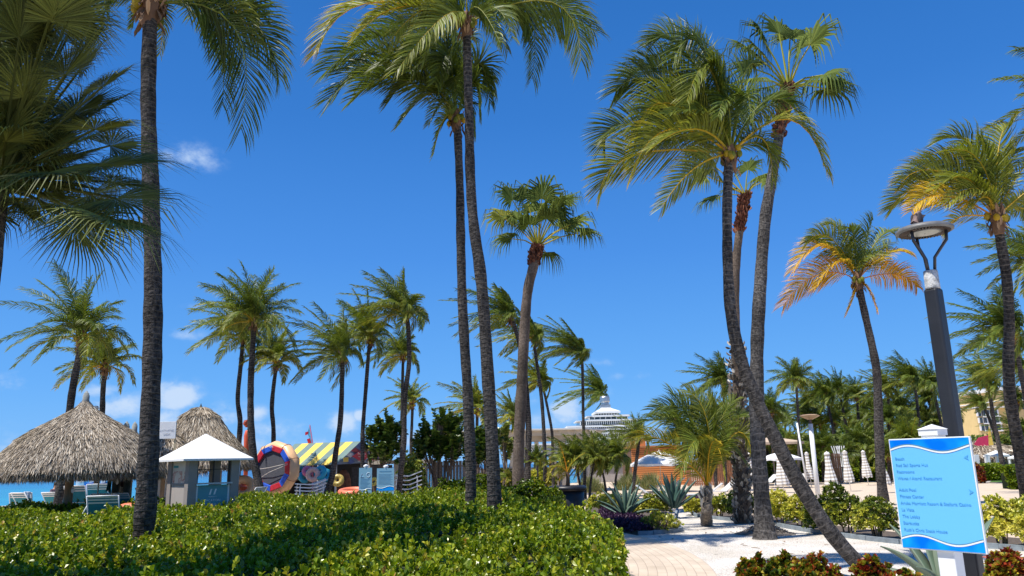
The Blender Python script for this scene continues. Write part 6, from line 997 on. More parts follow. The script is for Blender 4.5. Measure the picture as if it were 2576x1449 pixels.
# ---- stacked white loungers
def lounger_stack(label, x0, x1, y0, y1, D, n, rz, group='stacked white loungers'):
    O = at0((x0+x1)/2, y1, D); zt = zof((x0+x1)/2, y0, D); L = (x1-x0)*D/FPX*.95; st_ = None; dz = (zt-.42)/n
    for i in range(n):
        root = thing('stacked_lounger', label if i == n-1 else '', 'sun lounger', (O.x, O.y, .0+i*dz), rz, group) if st_ is None else dup(st_, (O.x, O.y, i*dz))
        if st_ is None:
            mb = MB(); P_ = [(-L*.5, .34), (-L*.12, .30), (L*.02, .30), (L*.5, .52)]
            for (xa, za_), (xb, zb_) in zip(P_, P_[1:]):
                for s_ in (-1, 1): mb.bar((xa, s_*.3, za_), (xb, s_*.3, zb_), .07, .05)
            mb.build('frame', WHITE, root); mb = MB()
            for k in range(12):
                t_ = (k+.5)/12*3; j = int(t_); u = t_-j; (xa, za_), (xb, zb_) = P_[j], P_[j+1]; mb.bar((xa+(xb-xa)*u, -.29, za_+(zb_-za_)*u), (xa+(xb-xa)*u, .29, za_+(zb_-za_)*u), .10, .02)
            mb.build('slat', WHITE, root); st_ = root
            for xx in (-L*.42, L*.3):
                mb = MB()
                for s_ in (-1, 1): mb.tube([(xx, s_*.3, .32), (xx+.05*(1 if xx > 0 else -1), s_*.32, .0)], .022, 6)
                mb.build('leg', WHITE, root)
        root['label'] = label+(' topmost' if i == n-1 else ' bottom one' if i == 0 else ' inner one')
        root['label'] = {0: 'bottom lounger of the '+label, n-1: 'top lounger of the '+label}.get(i, ORD[i]+' lounger from the bottom of the '+label)
lounger_stack('white stack beside the striped tent', *(q('R3', 950, 0)[0], q('R3', 1440, 0)[0]), q('R3', 0, 1010)[1], q('R3', 0, 1270)[1], 36, 8, .5); lounger_stack('white stack left of the pale fence', 995, 1062, q('R4', 0, 895)[1], 1234, 39, 7, .12)
lounger_stack('low white stack behind the wide blue sign', 968, 1005, q('R4', 0, 905)[1], 1234, 40, 6, .1)
sling_chair('white lounger frame at the foot of the palm right of the kiosk', *r3(240, 1150), 33, 1.2, mt_=WHITEF, stripe=False, group='white loungers on the sand')
# ---- blue notice boards
def info_sign(label, x0, x1, yt, yb, D, draw):
    O = at0((x0+x1)/2, yb, D); w = (x1-x0)*D/FPX/2; z0, z1 = max(.05, zof(x0, yb, D)-.2), zof(x0, yt, D); root = thing('notice_board', label, 'sign', O, 0, 'pale blue notice boards'); mb = MB(); mb.box(-w, w, -.03, 0, z0, z1); mb.build('board', mat('blue_board', (.24, .46, .60), .95, .0, spec=.05), root)
    mb = MB(); mb.box(-.06, .06, 0, .1, 0, z1+.04); mb.lathe([(.11, z1+.04), (.11, z1+.09), (.01, z1+.14)], 4, c=(0, .05, 0)); mb.build('post', WHITE, root); return root, w, z0, z1
LINE = mat('pale_line', (.62, .74, .82), .5); LINED = mat('dark_blue_line', (.10, .28, .46), .5)
root, w, z0, z1 = info_sign('narrow pale blue notice board with triangle and circle symbols', *(q('R3', 1930, 0)[0], q('R3', 2125, 0)[0]), q('R3', 0, 848)[1], 1240, 32, 0)
mb = MB(); 
for a, b_ in (((-.20, -.36), (-.06, -.36)), ((-.06, -.36), (-.13, -.20)), ((-.13, -.20), (-.20, -.36))): mb.bar((a[0]+w*.0, -.036, z1+a[1]), (b_[0], -.036, z1+b_[1]), .014, .006)
mb.build('triangle_symbol', LINE, root)
for cx_, cz_ in ((.12, z1-.28), (.02, z1-1.06)):
    mb = MB(); mb.tube([(cx_+.075*math.cos(a), -.036, cz_+.09*math.sin(a)) for a in np.linspace(0, 6.283, 21)], .008, 4, cap=False); mb.bar((cx_-.05, -.036, cz_+.06), (cx_+.05, -.036, cz_-.06), .014, .006); mb.build('no_symbol', LINE, root)
mb = MB()
for k in range(8): mb.box(-w*.75, w*(.75-.2*(k % 3)), -.034, -.031, z1-.46-k*.05, z1-.445-k*.05)
mb.build('small_print', LINED, root); mb = MB(); mb.tube([(-w+2*w*u, -.036, z1-.84-.03*math.sin(u*6.28)) for u in np.linspace(0, 1, 14)], .008, 4); mb.box(-w*.5, w*.5, -.036, -.031, z1-.96, z1-.94); mb.build('wave_line', LINE, root)
root, w, z0, z1 = info_sign('wide pale blue notice board with a blue wave at its foot', *(q('R3', 2210, 0)[0], q('R3', 2470, 0)[0]), q('R3', 0, 855)[1], 1240, 33, 0)
mb = MB(); P_ = [(-w+2*w*u, -.034, z1-.78-.04*math.sin(u*6.28)) for u in np.linspace(0, 1, 14)]; mb.prism(P_+[(w, -.034, z1-.9), (-w, -.034, z1-.9)], (0, -.003, 0)); mb.build('wave_band', SKYD, root); mb = MB(); mb.tube([(x, y-.004, z+.015) for x, y, z in P_], .009, 4); mb.build('wave_line', LINE, root)
mb = MB()
for k in range(9): mb.box(-w*.8, w*(.8-.2*(k % 2)), -.034, -.031, z1-.26-k*.05, z1-.248-k*.05)
mb.build('small_print', LINED, root); mb = MB(); mb.box(-w*.7, w*.7, -.034, -.031, z1-.15, z1-.11); mb.build('heading', LINED, root)
# ---- fences and pergola beam
def board_fence(name, label, x0, x1, yt, yb, D0, D1, bw, mt_, gap=.03, group=None, seed=0, h=None, dark=None):
    a, b_ = at0(x0, yb, D0), at0(x1, yb, D1); z = h or zof(x0, yt, D0); root = thing(name, label, 'fence', a, math.atan2(b_.y-a.y, b_.x-a.x), group); L = (b_-a).length; n = int(L/(bw+gap)); rng = np.random.default_rng(seed); mb = MB()
    for i in range(n): hh_ = z+rng.uniform(-.03, .03); x = i*(bw+gap); mb.box(x, x+bw, -.012, .012, .03, hh_)
    mb.build('boards', mt_, root); mb = MB(); mb.box(0, L, .014, .05, .3, .38); mb.box(0, L, .014, .05, z-.3, z-.22); mb.build('rail', mt_, root)
    for xx in np.arange(0, L+.1, 2.2): mb = MB(); mb.box(xx-.05, xx+.05, .05, .15, 0, z+.03); mb.build('post', mt_, root)
board_fence('fence', 'pale cream board fence with the pergola beam on top', *(q('R4', 575, 0)[0], q('R4', 1010, 0)[0]), q('R4', 0, 838)[1], 1222, 42, 42, .12, CREAM, group='board fences'); board_fence('fence', 'grey weathered board fence below the sea grape trees', *(q('R4', 1005, 0)[0], q('R4', 1370, 0)[0]), q('R4', 0, 812)[1], 1225, 41.5, 41, .15, GREYW, .025, 'board fences', 1)
a, b_ = AT(*q('R4', 290, 835), 42.5), AT(*q('R4', 1015, 835), 42.5); root = thing('pergola', 'low cream pergola beam on posts left of the grey fence', 'pergola', (a.x, a.y, 0)); mb = MB(); L = b_.x-a.x; mb.box(0, L, -.06, .06, a.z-.06, a.z+.14); mb.build('beam', CREAM, root)
for xx in (.08, L*.45, L*.86, L-.1): mb = MB(); mb.box(xx-.07, xx+.07, -.05, .05, 0, a.z-.06); mb.build('post', CREAM, root)
mb = MB(); mb.box(.2, L*.35, .3, .35, 0, a.z-.1); mb.build('dark_backing', BLACK, root)
for lab, x in (('coral beach chair leaning on the cream fence, left one', 725), ('coral beach chair leaning on the cream fence, right one', 790)):
    O = at0(*q('R4', x, 0), 41.4); root = thing('folded_chair', lab, 'chair', O, 0, 'coral chairs by the fence'); mb = MB(); z = zof(*q('R4', x, 850), 41.4); mb.prism([(-.16, 0, .8), (.12, 0, .8), (.18, .1, z), (-.10, .1, z)], (0, .02, 0)); mb.build('sling', CORAL, root); mb = MB(); mb.bar((-.17, 0, 0), (-.11, .1, z), .03); mb.bar((.13, 0, 0), (.19, .1, z), .03); mb.build('frame', WHITE, root)
# ---- pavilion
DP = 55.0; r5 = lambda x, y: q('R5', x, y); PZ = lambda x, y, d=0: AT(*r5(x, y), DP+d)
O = PZ(550, 1080); O.z = 0; root = thing('pavilion', 'open beach pavilion with flat white roof on cream posts', 'building', O, 0); sc_ = .2547*DP/FPX
fl = PZ(-700, 600, 0); fr = PZ(880, 546, 0); tp_ = PZ(1112, 582, 3.2); bk = Vector((fr.x+.2, DP+7.5, fr.z)); bl = Vector((fl.x, DP+7.5, fr.z)); fl.z = fr.z-.05; tp_.z = fr.z-.0
rp = [fl, fr, Vector((tp_.x, tp_.y, fr.z)), bk, bl]
mb = MB(); mb.prism([Vector((p_.x, p_.y, fr.z)) for p_ in rp], (0, 0, .07)); mb.build('roof_edge', WHITE, root, O); mb = MB(); ins_ = lambda p_, k: Vector((p_.x+(0 if k > 2 or k == 0 else -.5 if k > 0 else 0), p_.y+(1.2 if k < 2 else 0), 0))
mb.prism([Vector((p_.x, p_.y, fr.z-.06)) for p_ in rp], (0, 0, .055)); mb.build('roof', CREAMROOF, root, O)
mb = MB(); mb.box(fl.x, fr.x, DP+.35, DP+.45, fr.z-.42, fr.z-.07); mb.prism([Vector((fr.x, DP+.35, fr.z-.42)), Vector((tp_.x-.3, tp_.y, fr.z-.42)), Vector((tp_.x-.3, tp_.y, fr.z-.07)), Vector((fr.x, DP+.35, fr.z-.07))], (0, .1, 0)); mb.build('fascia', CREAMROOF, root, O)
mb = MB(); zb = PZ(600, 668).z; ze_ = PZ(600, 628).z; mb.box(PZ(-700, 0).x, PZ(1000, 0).x, DP+1.0, DP+1.15, zb, fr.z-.08); mb.box(PZ(480, 0).x-.1, PZ(480, 0).x+.15, DP-.6, DP+7, zb+.12, ze_+.1); mb.build('beam', CREAM, root, O)
mb = MB()
for k in range(9): x = PZ(-300+k*155, 0).x; mb.bar((x, DP+.1, fr.z-.14), (x+.3, DP+7.3, fr.z-.14), .09, .16)
mb.build('rafter', CREAM, root, O)
for xx in (-90, 165, 305, 410, 580, 670, 925): x = PZ(xx, 0).x; mb = MB(); mb.box(x-.15, x+.15, DP+.92, DP+1.22, 0, zb); mb.build('post', CREAM, root, O)
x = PZ(668, 0).x; mb = MB(); mb.box(x-.12, x+.12, DP+5, DP+5.25, 0, fr.z); mb.build('post', CREAM, root, O)
mb = MB(); a = PZ(600, 785).z; b2 = PZ(600, 862).z; x = PZ(605, 0).x; mb.box(x-.25, x+.28, DP+.5, DP+.85, b2, a); mb.build('white_box', WHITE, root, O, mods=BEV(.02))
for x0, x1 in ((-300, 10), (20, 160), (350, 635)):
    aa, bb = PZ(x0, 0).x, PZ(x1, 0).x; mb = MB(); n = int((bb-aa)/.16); zc = PZ(300, 932).z
    for i in range(n): mb.box(aa+i*.16, aa+i*.16+.145, DP+.8, DP+.85, 0, zc)
    mb.box(aa, bb, DP+.86, DP+1.3, zc-.08, zc); mb.build('counter', GREYW, root, O)
# back block behind the pavilion
DBk = 80.0; BZ = lambda x, y: AT(*r5(x, y), DBk); O = BZ(800, 1080); O.z = 0; root = thing('restaurant_building', 'long low pale building behind the pavilion', 'building', O, 0)
mb = MB(); mb.box(BZ(345, 0).x, BZ(1310, 0).x, DBk, DBk+10, BZ(600, 815).z, BZ(600, 705).z); mb.build('wall', mat('pale_grey_cladding', (.52, .49, .45), .8, .05, 1, stretch=(.2, .2, 4)), root, O)
mb = MB(); mb.box(BZ(355, 0).x, BZ(1420, 0).x, DBk-.6, DBk+10.5, BZ(600, 706).z, BZ(600, 692).z); mb.box(BZ(345, 0).x, BZ(900, 0).x, DBk-.3, DBk-.02, BZ(600, 772).z, BZ(600, 766).z); mb.build('roof', WHITE, root, O)
mb = MB(); mb.box(BZ(880, 0).x, BZ(1420, 0).x, DBk+.1, DBk+8, 0, BZ(600, 815).z-.02); mb.build('wall', mat('mid_grey_wall', (.36, .33, .30), .8), root, O)
mb = MB(); mb.box(BZ(520, 0).x, BZ(565, 0).x, DBk-.4, DBk-.3, 0, BZ(600, 822).z); mb.build('curtain', ORNG, root, O)
for x in (420, 560, 700, 800, 860): mb = MB(); xx = BZ(x, 0).x; mb.box(xx-.14, xx+.14, DBk, DBk+.3, 0, BZ(600, 815).z); mb.build('post', GREYW, root, O)
# people at the counter
SKIN = mat('skin', (.42, .22, .14), .55, .08, 6); HAIR = mat('dark_hair', (.02, .014, .010), .6, .2, 12)
def skinned(name, verts, edges, rad, mt_, parent, root_i=0, sub=1):
    me = bpy.data.meshes.new(name); bm = bmesh.new(); lay = bm.verts.layers.skin.verify(); vs_ = [bm.verts.new(tuple(v)) for v in verts]
    for i, r_ in enumerate(rad): vs_[i][lay].radius = (r_, r_) if np.ndim(r_) == 0 else r_; vs_[i][lay].use_root = (i == root_i)
    for x_, y_ in edges: bm.edges.new((vs_[x_], vs_[y_]))
    bm.to_mesh(me); bm.free(); o = bpy.data.objects.new(name, me); COL.objects.link(o); o.parent = parent; me.materials.append(mt_)
    md = o.modifiers.new('skin', 'SKIN'); md.use_smooth_shade = True; s = o.modifiers.new('sub', 'SUBSURF'); s.levels = sub; s.render_levels = sub; return o
def person(label, loc, rz, shirt, hat=None, sit=.62, arm=.2, hairc=HAIR, stand=False):
    root = thing('person', label, 'person', loc, rz, 'people at the beach bar'); hp = .90 if stand else sit; t_ = hp+.50
    J = [(0, 0, hp), (0, 0, hp+.22), (0, .01, t_-.06), (0, .01, t_+.04), (0, -.02, t_+.12), (0, -.03, t_+.24),
         (-.17, 0, t_-.03), (-.24, -.06, t_-.30), (-.16, -.28, t_-.40), (-.13, -.36, t_-.38), (.17, 0, t_-.03), (.24, -.04, t_-.31), (.15, -.26, t_-.36+arm), (.11, -.32, t_-.33+arm)]
    J += [(-.10, 0, hp-.04), (-.11, 0 if stand else -.42, .48 if stand else hp-.02), (-.11, 0 if stand else -.44, .06), (-.11, -.14 if stand else -.56, .04), (.10, 0, hp-.04), (.11, 0 if stand else -.42, .48 if stand else hp-.02), (.11, 0 if stand else -.44, .06), (.11, -.14 if stand else -.56, .04)]
    E_ = [(0, 1), (1, 2), (2, 3), (3, 4), (4, 5), (2, 6), (6, 7), (7, 8), (8, 9), (2, 10), (10, 11), (11, 12), (12, 13), (0, 14), (14, 15), (15, 16), (16, 17), (0, 18), (18, 19), (19, 20), (20, 21)]
    rd = [.13, .115, .10, .05, .085, .075, .06, .042, .03, .025, .06, .042, .03, .025, .085, .06, .04, .03, .085, .06, .04, .03]
    skinned('body', J, E_, rd, SKIN, root); rs = [(.165, .125), (.15, .115), (.14, .11), .07, .065]
    skinned('shirt', [J[0], J[1], J[2], J[6], J[10], J[7], J[11]], [(0, 1), (1, 2), (2, 3), (2, 4), (3, 5), (4, 6)], [.15, .135, .125, .075, .075, .055, .055], shirt, root)
    mb = MB(); c = J[5]; mb.ball((c[0], c[1]+.015, c[2]-.01), (.092, .105, .10), 12, 8); mb.ball((c[0], c[1]+.06, c[2]-.10), (.075, .06, .12), 10, 6); mb.build('hair', hairc, root, None, True)
    if hat: mb = MB(); mb.lathe([(.17, c[2]+.03), (.10, c[2]+.05), (.09, c[2]+.12), (.01, c[2]+.14)], 16, c=(c[0], c[1], 0)); mb.build('hat', hat, root, None, True)
    mb = MB()
    for s_ in (-1, 1): mb.ball((s_*.032, c[1]-.082, c[2]-.035), .011, 6, 4)
    mb.build('eye', BLACK, root)
    return root
sh = lambda n_, c: mat(n_, c, .9, .1, 8)
for lab, x, y, D, rz, st, hat in (('person with dark hair seated left of the curved fan palm trunk', 170, 895, DP+2.2, 1.2, sh('pink_shirt', (.5, .25, .22)), None), ('person in dark shirt seated behind the left counter end', 110, 915, DP+2.0, -1, sh('navy_shirt', (.03, .04, .09)), None),
  ('person with dark hair seated behind the counter left of the dark trunk', 483, 890, DP+2.6, .8, sh('brown_shirt', (.14, .08, .06)), None), ('person in black leaning on the counter', 515, 905, DP+2.3, -.7, sh('black_shirt', (.02, .02, .02)), None), ('person in pale grey shirt seated behind the counter middle', 560, 893, DP+2.8, 1.5, sh('pale_shirt', (.50, .52, .56)), None),
  ('person in blue cap and blue shirt beside the white box', 628, 890, DP+3.0, 0, sh('blue_shirt', (.06, .12, .36)), mat('blue_cap', (.10, .15, .45), .8)), ('person with straw hat seated in front of the bar opening', 725, 893, DP+2.4, 3.0, sh('dark_shirt', (.05, .03, .03)), mat('straw_hat', (.60, .48, .30), .9)), ('standing dark figure behind the straw hat', 728, 868, DP+4.2, .5, sh('black_shirt', (.02, .02, .02)), None)):
    hd = AT(*r5(x, y), D); stand = 'standing' in lab; hp = (hd.z-.74) if not stand else .9; person(lab, (hd.x, D, 0 if not stand else hd.z-1.64), rz, st, hat, max(.45, hp), stand=stand)
hd = AT(*t4(845, 300), 33.5); person('person with dark hair behind the leaning trunk under the thatched parasol', (hd.x, 33.5, 0), 1.2, sh('dark_violet_top', (.10, .06, .09)), None, stand=True)
# ---- tiered white building with steel chimney
DH = 150.0; t1 = lambda x, y: AT(*q('T1', x, y), DH); O = t1(860, 1400); O.z = 0; root = thing('tiered_building', 'stepped white pyramid shaped building with a steel chimney on top', 'building', O, 0)
tiers = [(650, 1075, 735, 768, 710, 1025, 798), (615, 1220, 800, 830, 548, 1190, 878), (505, 1300, 878, 905, 392, 1330, 962), (160, 1400, 978, 1008, 240, 1400, 1028), (0, 1400, 1040, 1062, 60, 1400, 1092), (0, 1400, 1098, 1132, 60, 1400, 1172), (0, 1400, 1188, 1218, 60, 1400, 1258), (-60, 1400, 1268, 1300, 60, 1400, 1360)]
dpth = 7.0
for i, (xa, xb, ya, yb, wa, wb, wy) in enumerate(tiers):
    f_ = DH-2.2*i/3; za_, zb_, zw = t1(860, ya).z, t1(860, yb).z, t1(860, wy).z; X0, X1 = t1(xa, 0).x, t1(xb, 0).x; mb = MB(); mb.box(X0, X1, f_, f_+dpth+i*2, zb_, za_)
    if i == 1: mb.box(t1(515, 0).x, t1(1240, 0).x, f_+1.5, f_+dpth+2, zb_+.1, za_-.05)
    if i == 2: mb.box(t1(330, 0).x, t1(1380, 0).x, f_+1.5, f_+dpth+2, zb_+.1, za_-.05)
    mb.build('terrace', CONC, root, O); W0, W1 = t1(wa, 0).x, t1(wb, 0).x; mb = MB(); mb.box(W0, W1, f_+.8, f_+dpth+i*2-.2, zw-.02, zb_); mb.build('glazing', GLASS, root, O); mb = MB(); n = max(4, int((wb-wa)/34)) if i > 1 else 7
    for k in range(n+1): x = W0+(W1-W0)*k/n; mb.box(x-.08, x+.08, f_+.7, f_+.82, zw, zb_)
    mb.build('mullions', CONC, root, O)
mb = MB(); za_ = t1(860, 735).z; zt = t1(860, 672).z; A_ = [t1(650, 0).x, t1(1075, 0).x]; B_ = [t1(775, 0).x, t1(945, 0).x]; mb.add([(A_[0], DH, za_), (A_[1], DH, za_), (A_[1], DH+6, za_), (A_[0], DH+6, za_), (B_[0], DH+2, zt), (B_[1], DH+2, zt), (B_[1], DH+4, zt), (B_[0], DH+4, zt)], [(0, 1, 5, 4), (1, 2, 6, 5), (2, 3, 7, 6), (3, 0, 4, 7), (4, 5, 6, 7)]); mb.box(B_[0], B_[1], DH+2, DH+4, zt, t1(860, 655).z); mb.build('hip_roof', CONC, root, O)
mb = MB(); cx_ = t1(855, 0).x-O.x; w_ = (t1(945, 0).x-t1(778, 0).x)/2; zz = lambda y: t1(860, y).z; mb.box(cx_-w_, cx_+w_, 2.1, 3.9, zz(655), zz(605)); mb.lathe([(w_*.82, zz(600)), (w_*.82, zz(570)), (w_*.95, zz(560)), (w_*1.02, zz(545)), (w_*1.02, zz(480)), (w_*.9, zz(462)), (.01, zz(460))], 20, c=(cx_, 3, 0)); mb.build('chimney', STEEL, root)
# ---- orange slat building and tan canopy
DO = 66.0; OZ = lambda x, y: AT(*q('R5', x, y), DO); O = OZ(1500, 1040); O.z = 0; root = thing('orange_building', 'low building with walls of horizontal orange wooden slats', 'building', O); mb = MB(); x0, x1 = OZ(1318, 0).x, AT(*q('R7', 410, 1100), DO).x
zt = OZ(1500, 735).z; k = 0; n = int(zt/.17)
for i in range(n): mb.box(x0, x1, DO, DO+.05, i*.17+.005, i*.17+.14)
mb.build('slat_wall', ORNG, root, O); mb = MB(); mb.box(x0+.02, x1, DO+.06, DO+6, 0, zt-.02); mb.build('inner_wall', mat('brown_inner', (.12, .06, .03), .9), root, O); mb = MB(); mb.box(x0-.1, x1+.3, DO-.15, DO+6.2, zt, zt+.16); mb.build('parapet', mat('orange_cap', (.42, .17, .06), .7), root, O)
mb = MB(); mb.box(OZ(1400, 0).x, OZ(1480, 0).x, DO+1, DO+5, zt+.16, OZ(1400, 655).z); mb.build('roof_box', ORNG, root, O)
board_fence('fence', 'reddish brown board fence right of the orange building', *(q('R7', 400, 0)[0], q('R7', 790, 0)[0]), q('R7', 0, 1070)[1], 1205, DO-4, DO-4, .14, mat('reddish_boards', (.30, .13, .07), .8, .2, 4), group='brown board fences', seed=3)
board_fence('fence', 'brown board fence panel behind the closed parasols', *(r8(1040, 0)[0], r8(1116, 0)[0]), r8(0, 968)[1], 1200, 60, 60, .12, mat('brown_boards', (.20, .11, .06), .8, .25, 4), group='brown board fences', seed=4)
for i, x in enumerate((1055, 1095)):
    O = AT(*r8(x, 965), 60.5); root = thing('white_chair', 'white curved chair back above the brown fence, '+['left', 'right'][i]+' one', 'chair', (O.x, O.y, 0), 0, 'white chairs behind the brown fence'); mb = MB()
    for s_ in (-.25, -.1, .1, .25): mb.tube([(s_*.6, 0, O.z-1.0), (s_*.75, 0, O.z), (s_*1.3, .05, O.z+.55)], .035, 6)
    mb.build('backrest', WHITE, root); mb = MB(); mb.box(-.3, .3, -.5, .1, O.z-1.08, O.z-1.0); mb.build('seat', WHITE, root); mb = MB()
    for s_ in (-.25, .25): mb.box(s_-.03, s_+.03, -.4, -.34, 0, O.z-1.08); mb.box(s_-.03, s_+.03, 0, .06, 0, O.z-1.08)
    mb.build('leg', WHITE, root)
# ---- parasols
CHK = bpy.data.materials.new('striped_parasol_cloth'); CHK.use_nodes = True; t = CHK.node_tree; p = t.nodes['Principled BSDF']; p.inputs['Roughness'].default_value = .85; co = nd(t, 'ShaderNodeTexCoord'); sp = nd(t, 'ShaderNodeSeparateXYZ'); t.links.new(co.outputs['Object'], sp.inputs[0])
n1 = nd(t, 'ShaderNodeTexNoise'); n1.inputs['Scale'].default_value = 3; t.links.new(co.outputs['Object'], n1.inputs[0]); m1 = nd(t, 'ShaderNodeMath', operation='MULTIPLY_ADD'); t.links.new(n1.outputs[0], m1.inputs[0]); m1.inputs[1].default_value = .06; t.links.new(sp.outputs['Z'], m1.inputs[2]); m2 = nd(t, 'ShaderNodeMath', operation='MULTIPLY'); t.links.new(m1.outputs[0], m2.inputs[0]); m2.inputs[1].default_value = 5.6
m3 = nd(t, 'ShaderNodeMath', operation='FRACT'); t.links.new(m2.outputs[0], m3.inputs[0]); m4 = nd(t, 'ShaderNodeMath', operation='GREATER_THAN'); t.links.new(m3.outputs[0], m4.inputs[0]); m4.inputs[1].default_value = .5; mx = nd(t, 'ShaderNodeMix', data_type='RGBA'); mx.inputs['A'].default_value = (.80, .79, .77, 1); mx.inputs['B'].default_value = (.47, .42, .36, 1); t.links.new(m4.outputs[0], mx.inputs['Factor']); t.links.new(mx.outputs['Result'], p.inputs['Base Color'])
def closed_parasol(label, x, yt, yb, wpx, D=None, lean=.06, seed=0, cb=.60):
    wpx = wpx*.74
    O = G(x, yb) if D is None else at0(x, yb, D); D = O.y; h = zof(x, yt, D); root = thing('closed_parasol', label, 'parasol', O, seed*.7, 'closed striped parasols on the sand'); w = wpx*D/FPX/2; mb = MB(seed); n = 32; V = []
    prof = [(.03, h-.02), (.10, h-.06), (.14, h-.16), (.10, h-.22), (.11, h-.28), (w*.50, h-.30-(h-.3-cb)*.3), (w*.85, h-.30-(h-.3-cb)*.65), (w, cb+.12), (w*.97, cb)]
    for k, (r_, z) in enumerate(prof):
        for j in range(n): a = 6.2832*j/n; rr = r_*(1+.22*math.sin(a*8)*min(1, k/4)+.06*math.sin(a*3+seed)); V.append((rr*math.cos(a), rr*math.sin(a), z-(.05*math.sin(a*4+seed) if k > 6 else 0)))
    mb.add(V, np.array([(i*n+j, i*n+(j+1) % n, (i+1)*n+(j+1) % n, (i+1)*n+j) for i in range(len(prof)-1) for j in range(n)])); mb.build('canopy', CHK, root, None, True)
    mb = MB(); mb.tube([(0, 0, -.05), (0, 0, h)], .022, 8); mb.build('pole', WHITE, root, None, True); root.rotation_euler = (0, -lean*.5, 0); return root
for i, (lab, x, yt, yb, w_, D) in enumerate((('closed striped parasol just left of the white lamp pole', 2042, 1136, 1226, 22, None), ('widest closed striped parasol right of the white lamp pole', 2098, 1134.5, 1253, 38, None), ('closed striped parasol second right of the white lamp pole', 2141, 1132, 1236, 28, None), ('closed striped parasol beside the ringed trunk, upright and slim', 2185, 1132, 1221, 27, None),
  ('closed striped parasol hidden behind the ringed trunk', 2228, 1144, 1240, 36, None), ('closed striped parasol behind the leaning trunk', 1973, 1130, 1240, 36, None), ('closed striped parasol between the shaggy and the straight trunks', 1896, 1138, 1238, 24, None))): closed_parasol(lab, x, yt, yb, w_, D, .10, i, cb=.42 if w_ > 30 else .55)
def open_parasol(label, x, ya, xw, D, seed, base_y=None, mt_=WHITEF, drop=.5, group='open white parasols'):
    O = at0(x, 1200, D); h = zof(x, ya, D); R = xw*D/FPX; root = thing('open_parasol', label, 'parasol', O, .2, group); mb = MB(); n = 8; V = [(0, 0, h)]
    for r_, z in ((R*.5, h-drop*.42), (R, h-drop), (R, h-drop-.14)):
        for j in range(n*3): a = 6.2832*j/(n*3); sag = .03*R*math.cos(a*n); V.append((r_*(1-.03*(j % 3 != 0))*math.cos(a), r_*(1-.03*(j % 3 != 0))*math.sin(a), z+(.03*math.sin(a*9) if z < h-drop-.1 else 0)))
    N_ = n*3; mb.add(V, [(0, 1+j, 1+(j+1) % N_) for j in range(N_)]+[(1+k*N_+j, 1+(k+1)*N_+j, 1+(k+1)*N_+(j+1) % N_, 1+k*N_+(j+1) % N_) for k in range(2) for j in range(N_)]); mb.build('canopy', mt_, root); mb = MB(); mb.tube([(0, 0, 0), (0, 0, h+.05)], .025, 8); mb.build('pole', CREAM, root, None, True); return root
open_parasol('open white parasol with fringe before the orange slat wall', 1662, 1133, 76, 52, 1, drop=.85, mt_=WHITE); open_parasol('open white parasol behind the leaning trunk', 1968, 1136, 52, 54, 2, drop=.45)
O = at0(1950, 1200, 60); root = thing('tan_canopy', 'wide flat tan canopy above the white parasol between the trunks', 'canopy', O); w_ = 58*60/FPX; z1, z2 = zof(1950, 1098, 60), zof(1950, 1117, 60); mb = MB(); mb.add([(0, 0, z1)]+ring(w_, z2+.12)+ring(w_, z2-.05), [(0, 1+i, 1+(i+1) % 4) for i in range(4)]+[(1+i, 5+i, 5+(i+1) % 4, 1+(i+1) % 4) for i in range(4)]); mb.build('canopy', TAN, root)
mb = MB(); mb.tube([(0, 0, 0), (0, 0, z1)], .05, 8); mb.build('pole', GREYW, root)
# loungers on the sand
def lounger(label, x, y, rz, sc=1.0, D=None):
    O = G(x, y) if D is None else at0(x, y, D); root = thing('sun_lounger', label, 'sun lounger', O, rz, 'white loungers on the sand'); mb = MB(); P_ = [(-1.0, .36), (.15, .34), (.85, .85)]
    for (xa, za_), (xb, zb_) in zip(P_, P_[1:]):
        for s_ in (-1, 1): mb.bar((xa, s_*.32, za_), (xb, s_*.32, zb_), .05, .035)
    mb.build('frame', WHITE, root); mb = MB(); mb.prism([(-1, -.3, .365), (-1, .3, .365), (.15, .3, .345), (.15, -.3, .345)], (0, 0, .012)); mb.prism([(.15, -.3, .35), (.15, .3, .35), (.85, .3, .86), (.85, -.3, .86)], (-.01, 0, .012)); mb.build('sling', mat('grey_white_sling', (.55, .53, .50), .8, .05), root)
    for xx in (-.85, .45):
        for s_ in (-1, 1): mb = MB(); mb.tube([(xx, s_*.32, .36), (xx-.08, s_*.34, 0)], .02, 6); mb.build('leg', WHITE, root)
    return root
for lab, x, y, rz in (('white lounger on the sand behind the dark agave', 1690, 1236, .1), ('white lounger right of the young palm fronds', 1815, 1252, .2), ('white lounger low behind the yellow shrubs left of the shaggy trunk', 1775, 1262, -.15), ('white lounger between the straight and leaning trunks', 1930, 1226, .3), ('white lounger with raised back right of the leaning trunk', 2005, 1224, .35), ('white lounger near the grey boulder', 1648, 1266, 2.9)): lounger(lab, x, y, rz)
for i, (x, y) in enumerate(((625, 1158), (670, 1150))): O = G(*q('T2', x, y)); root = lounger('white pool lounger on the lawn by the leaning palm, '+['left', 'right'][i]+' one', *q('T2', x, y), 2.6)
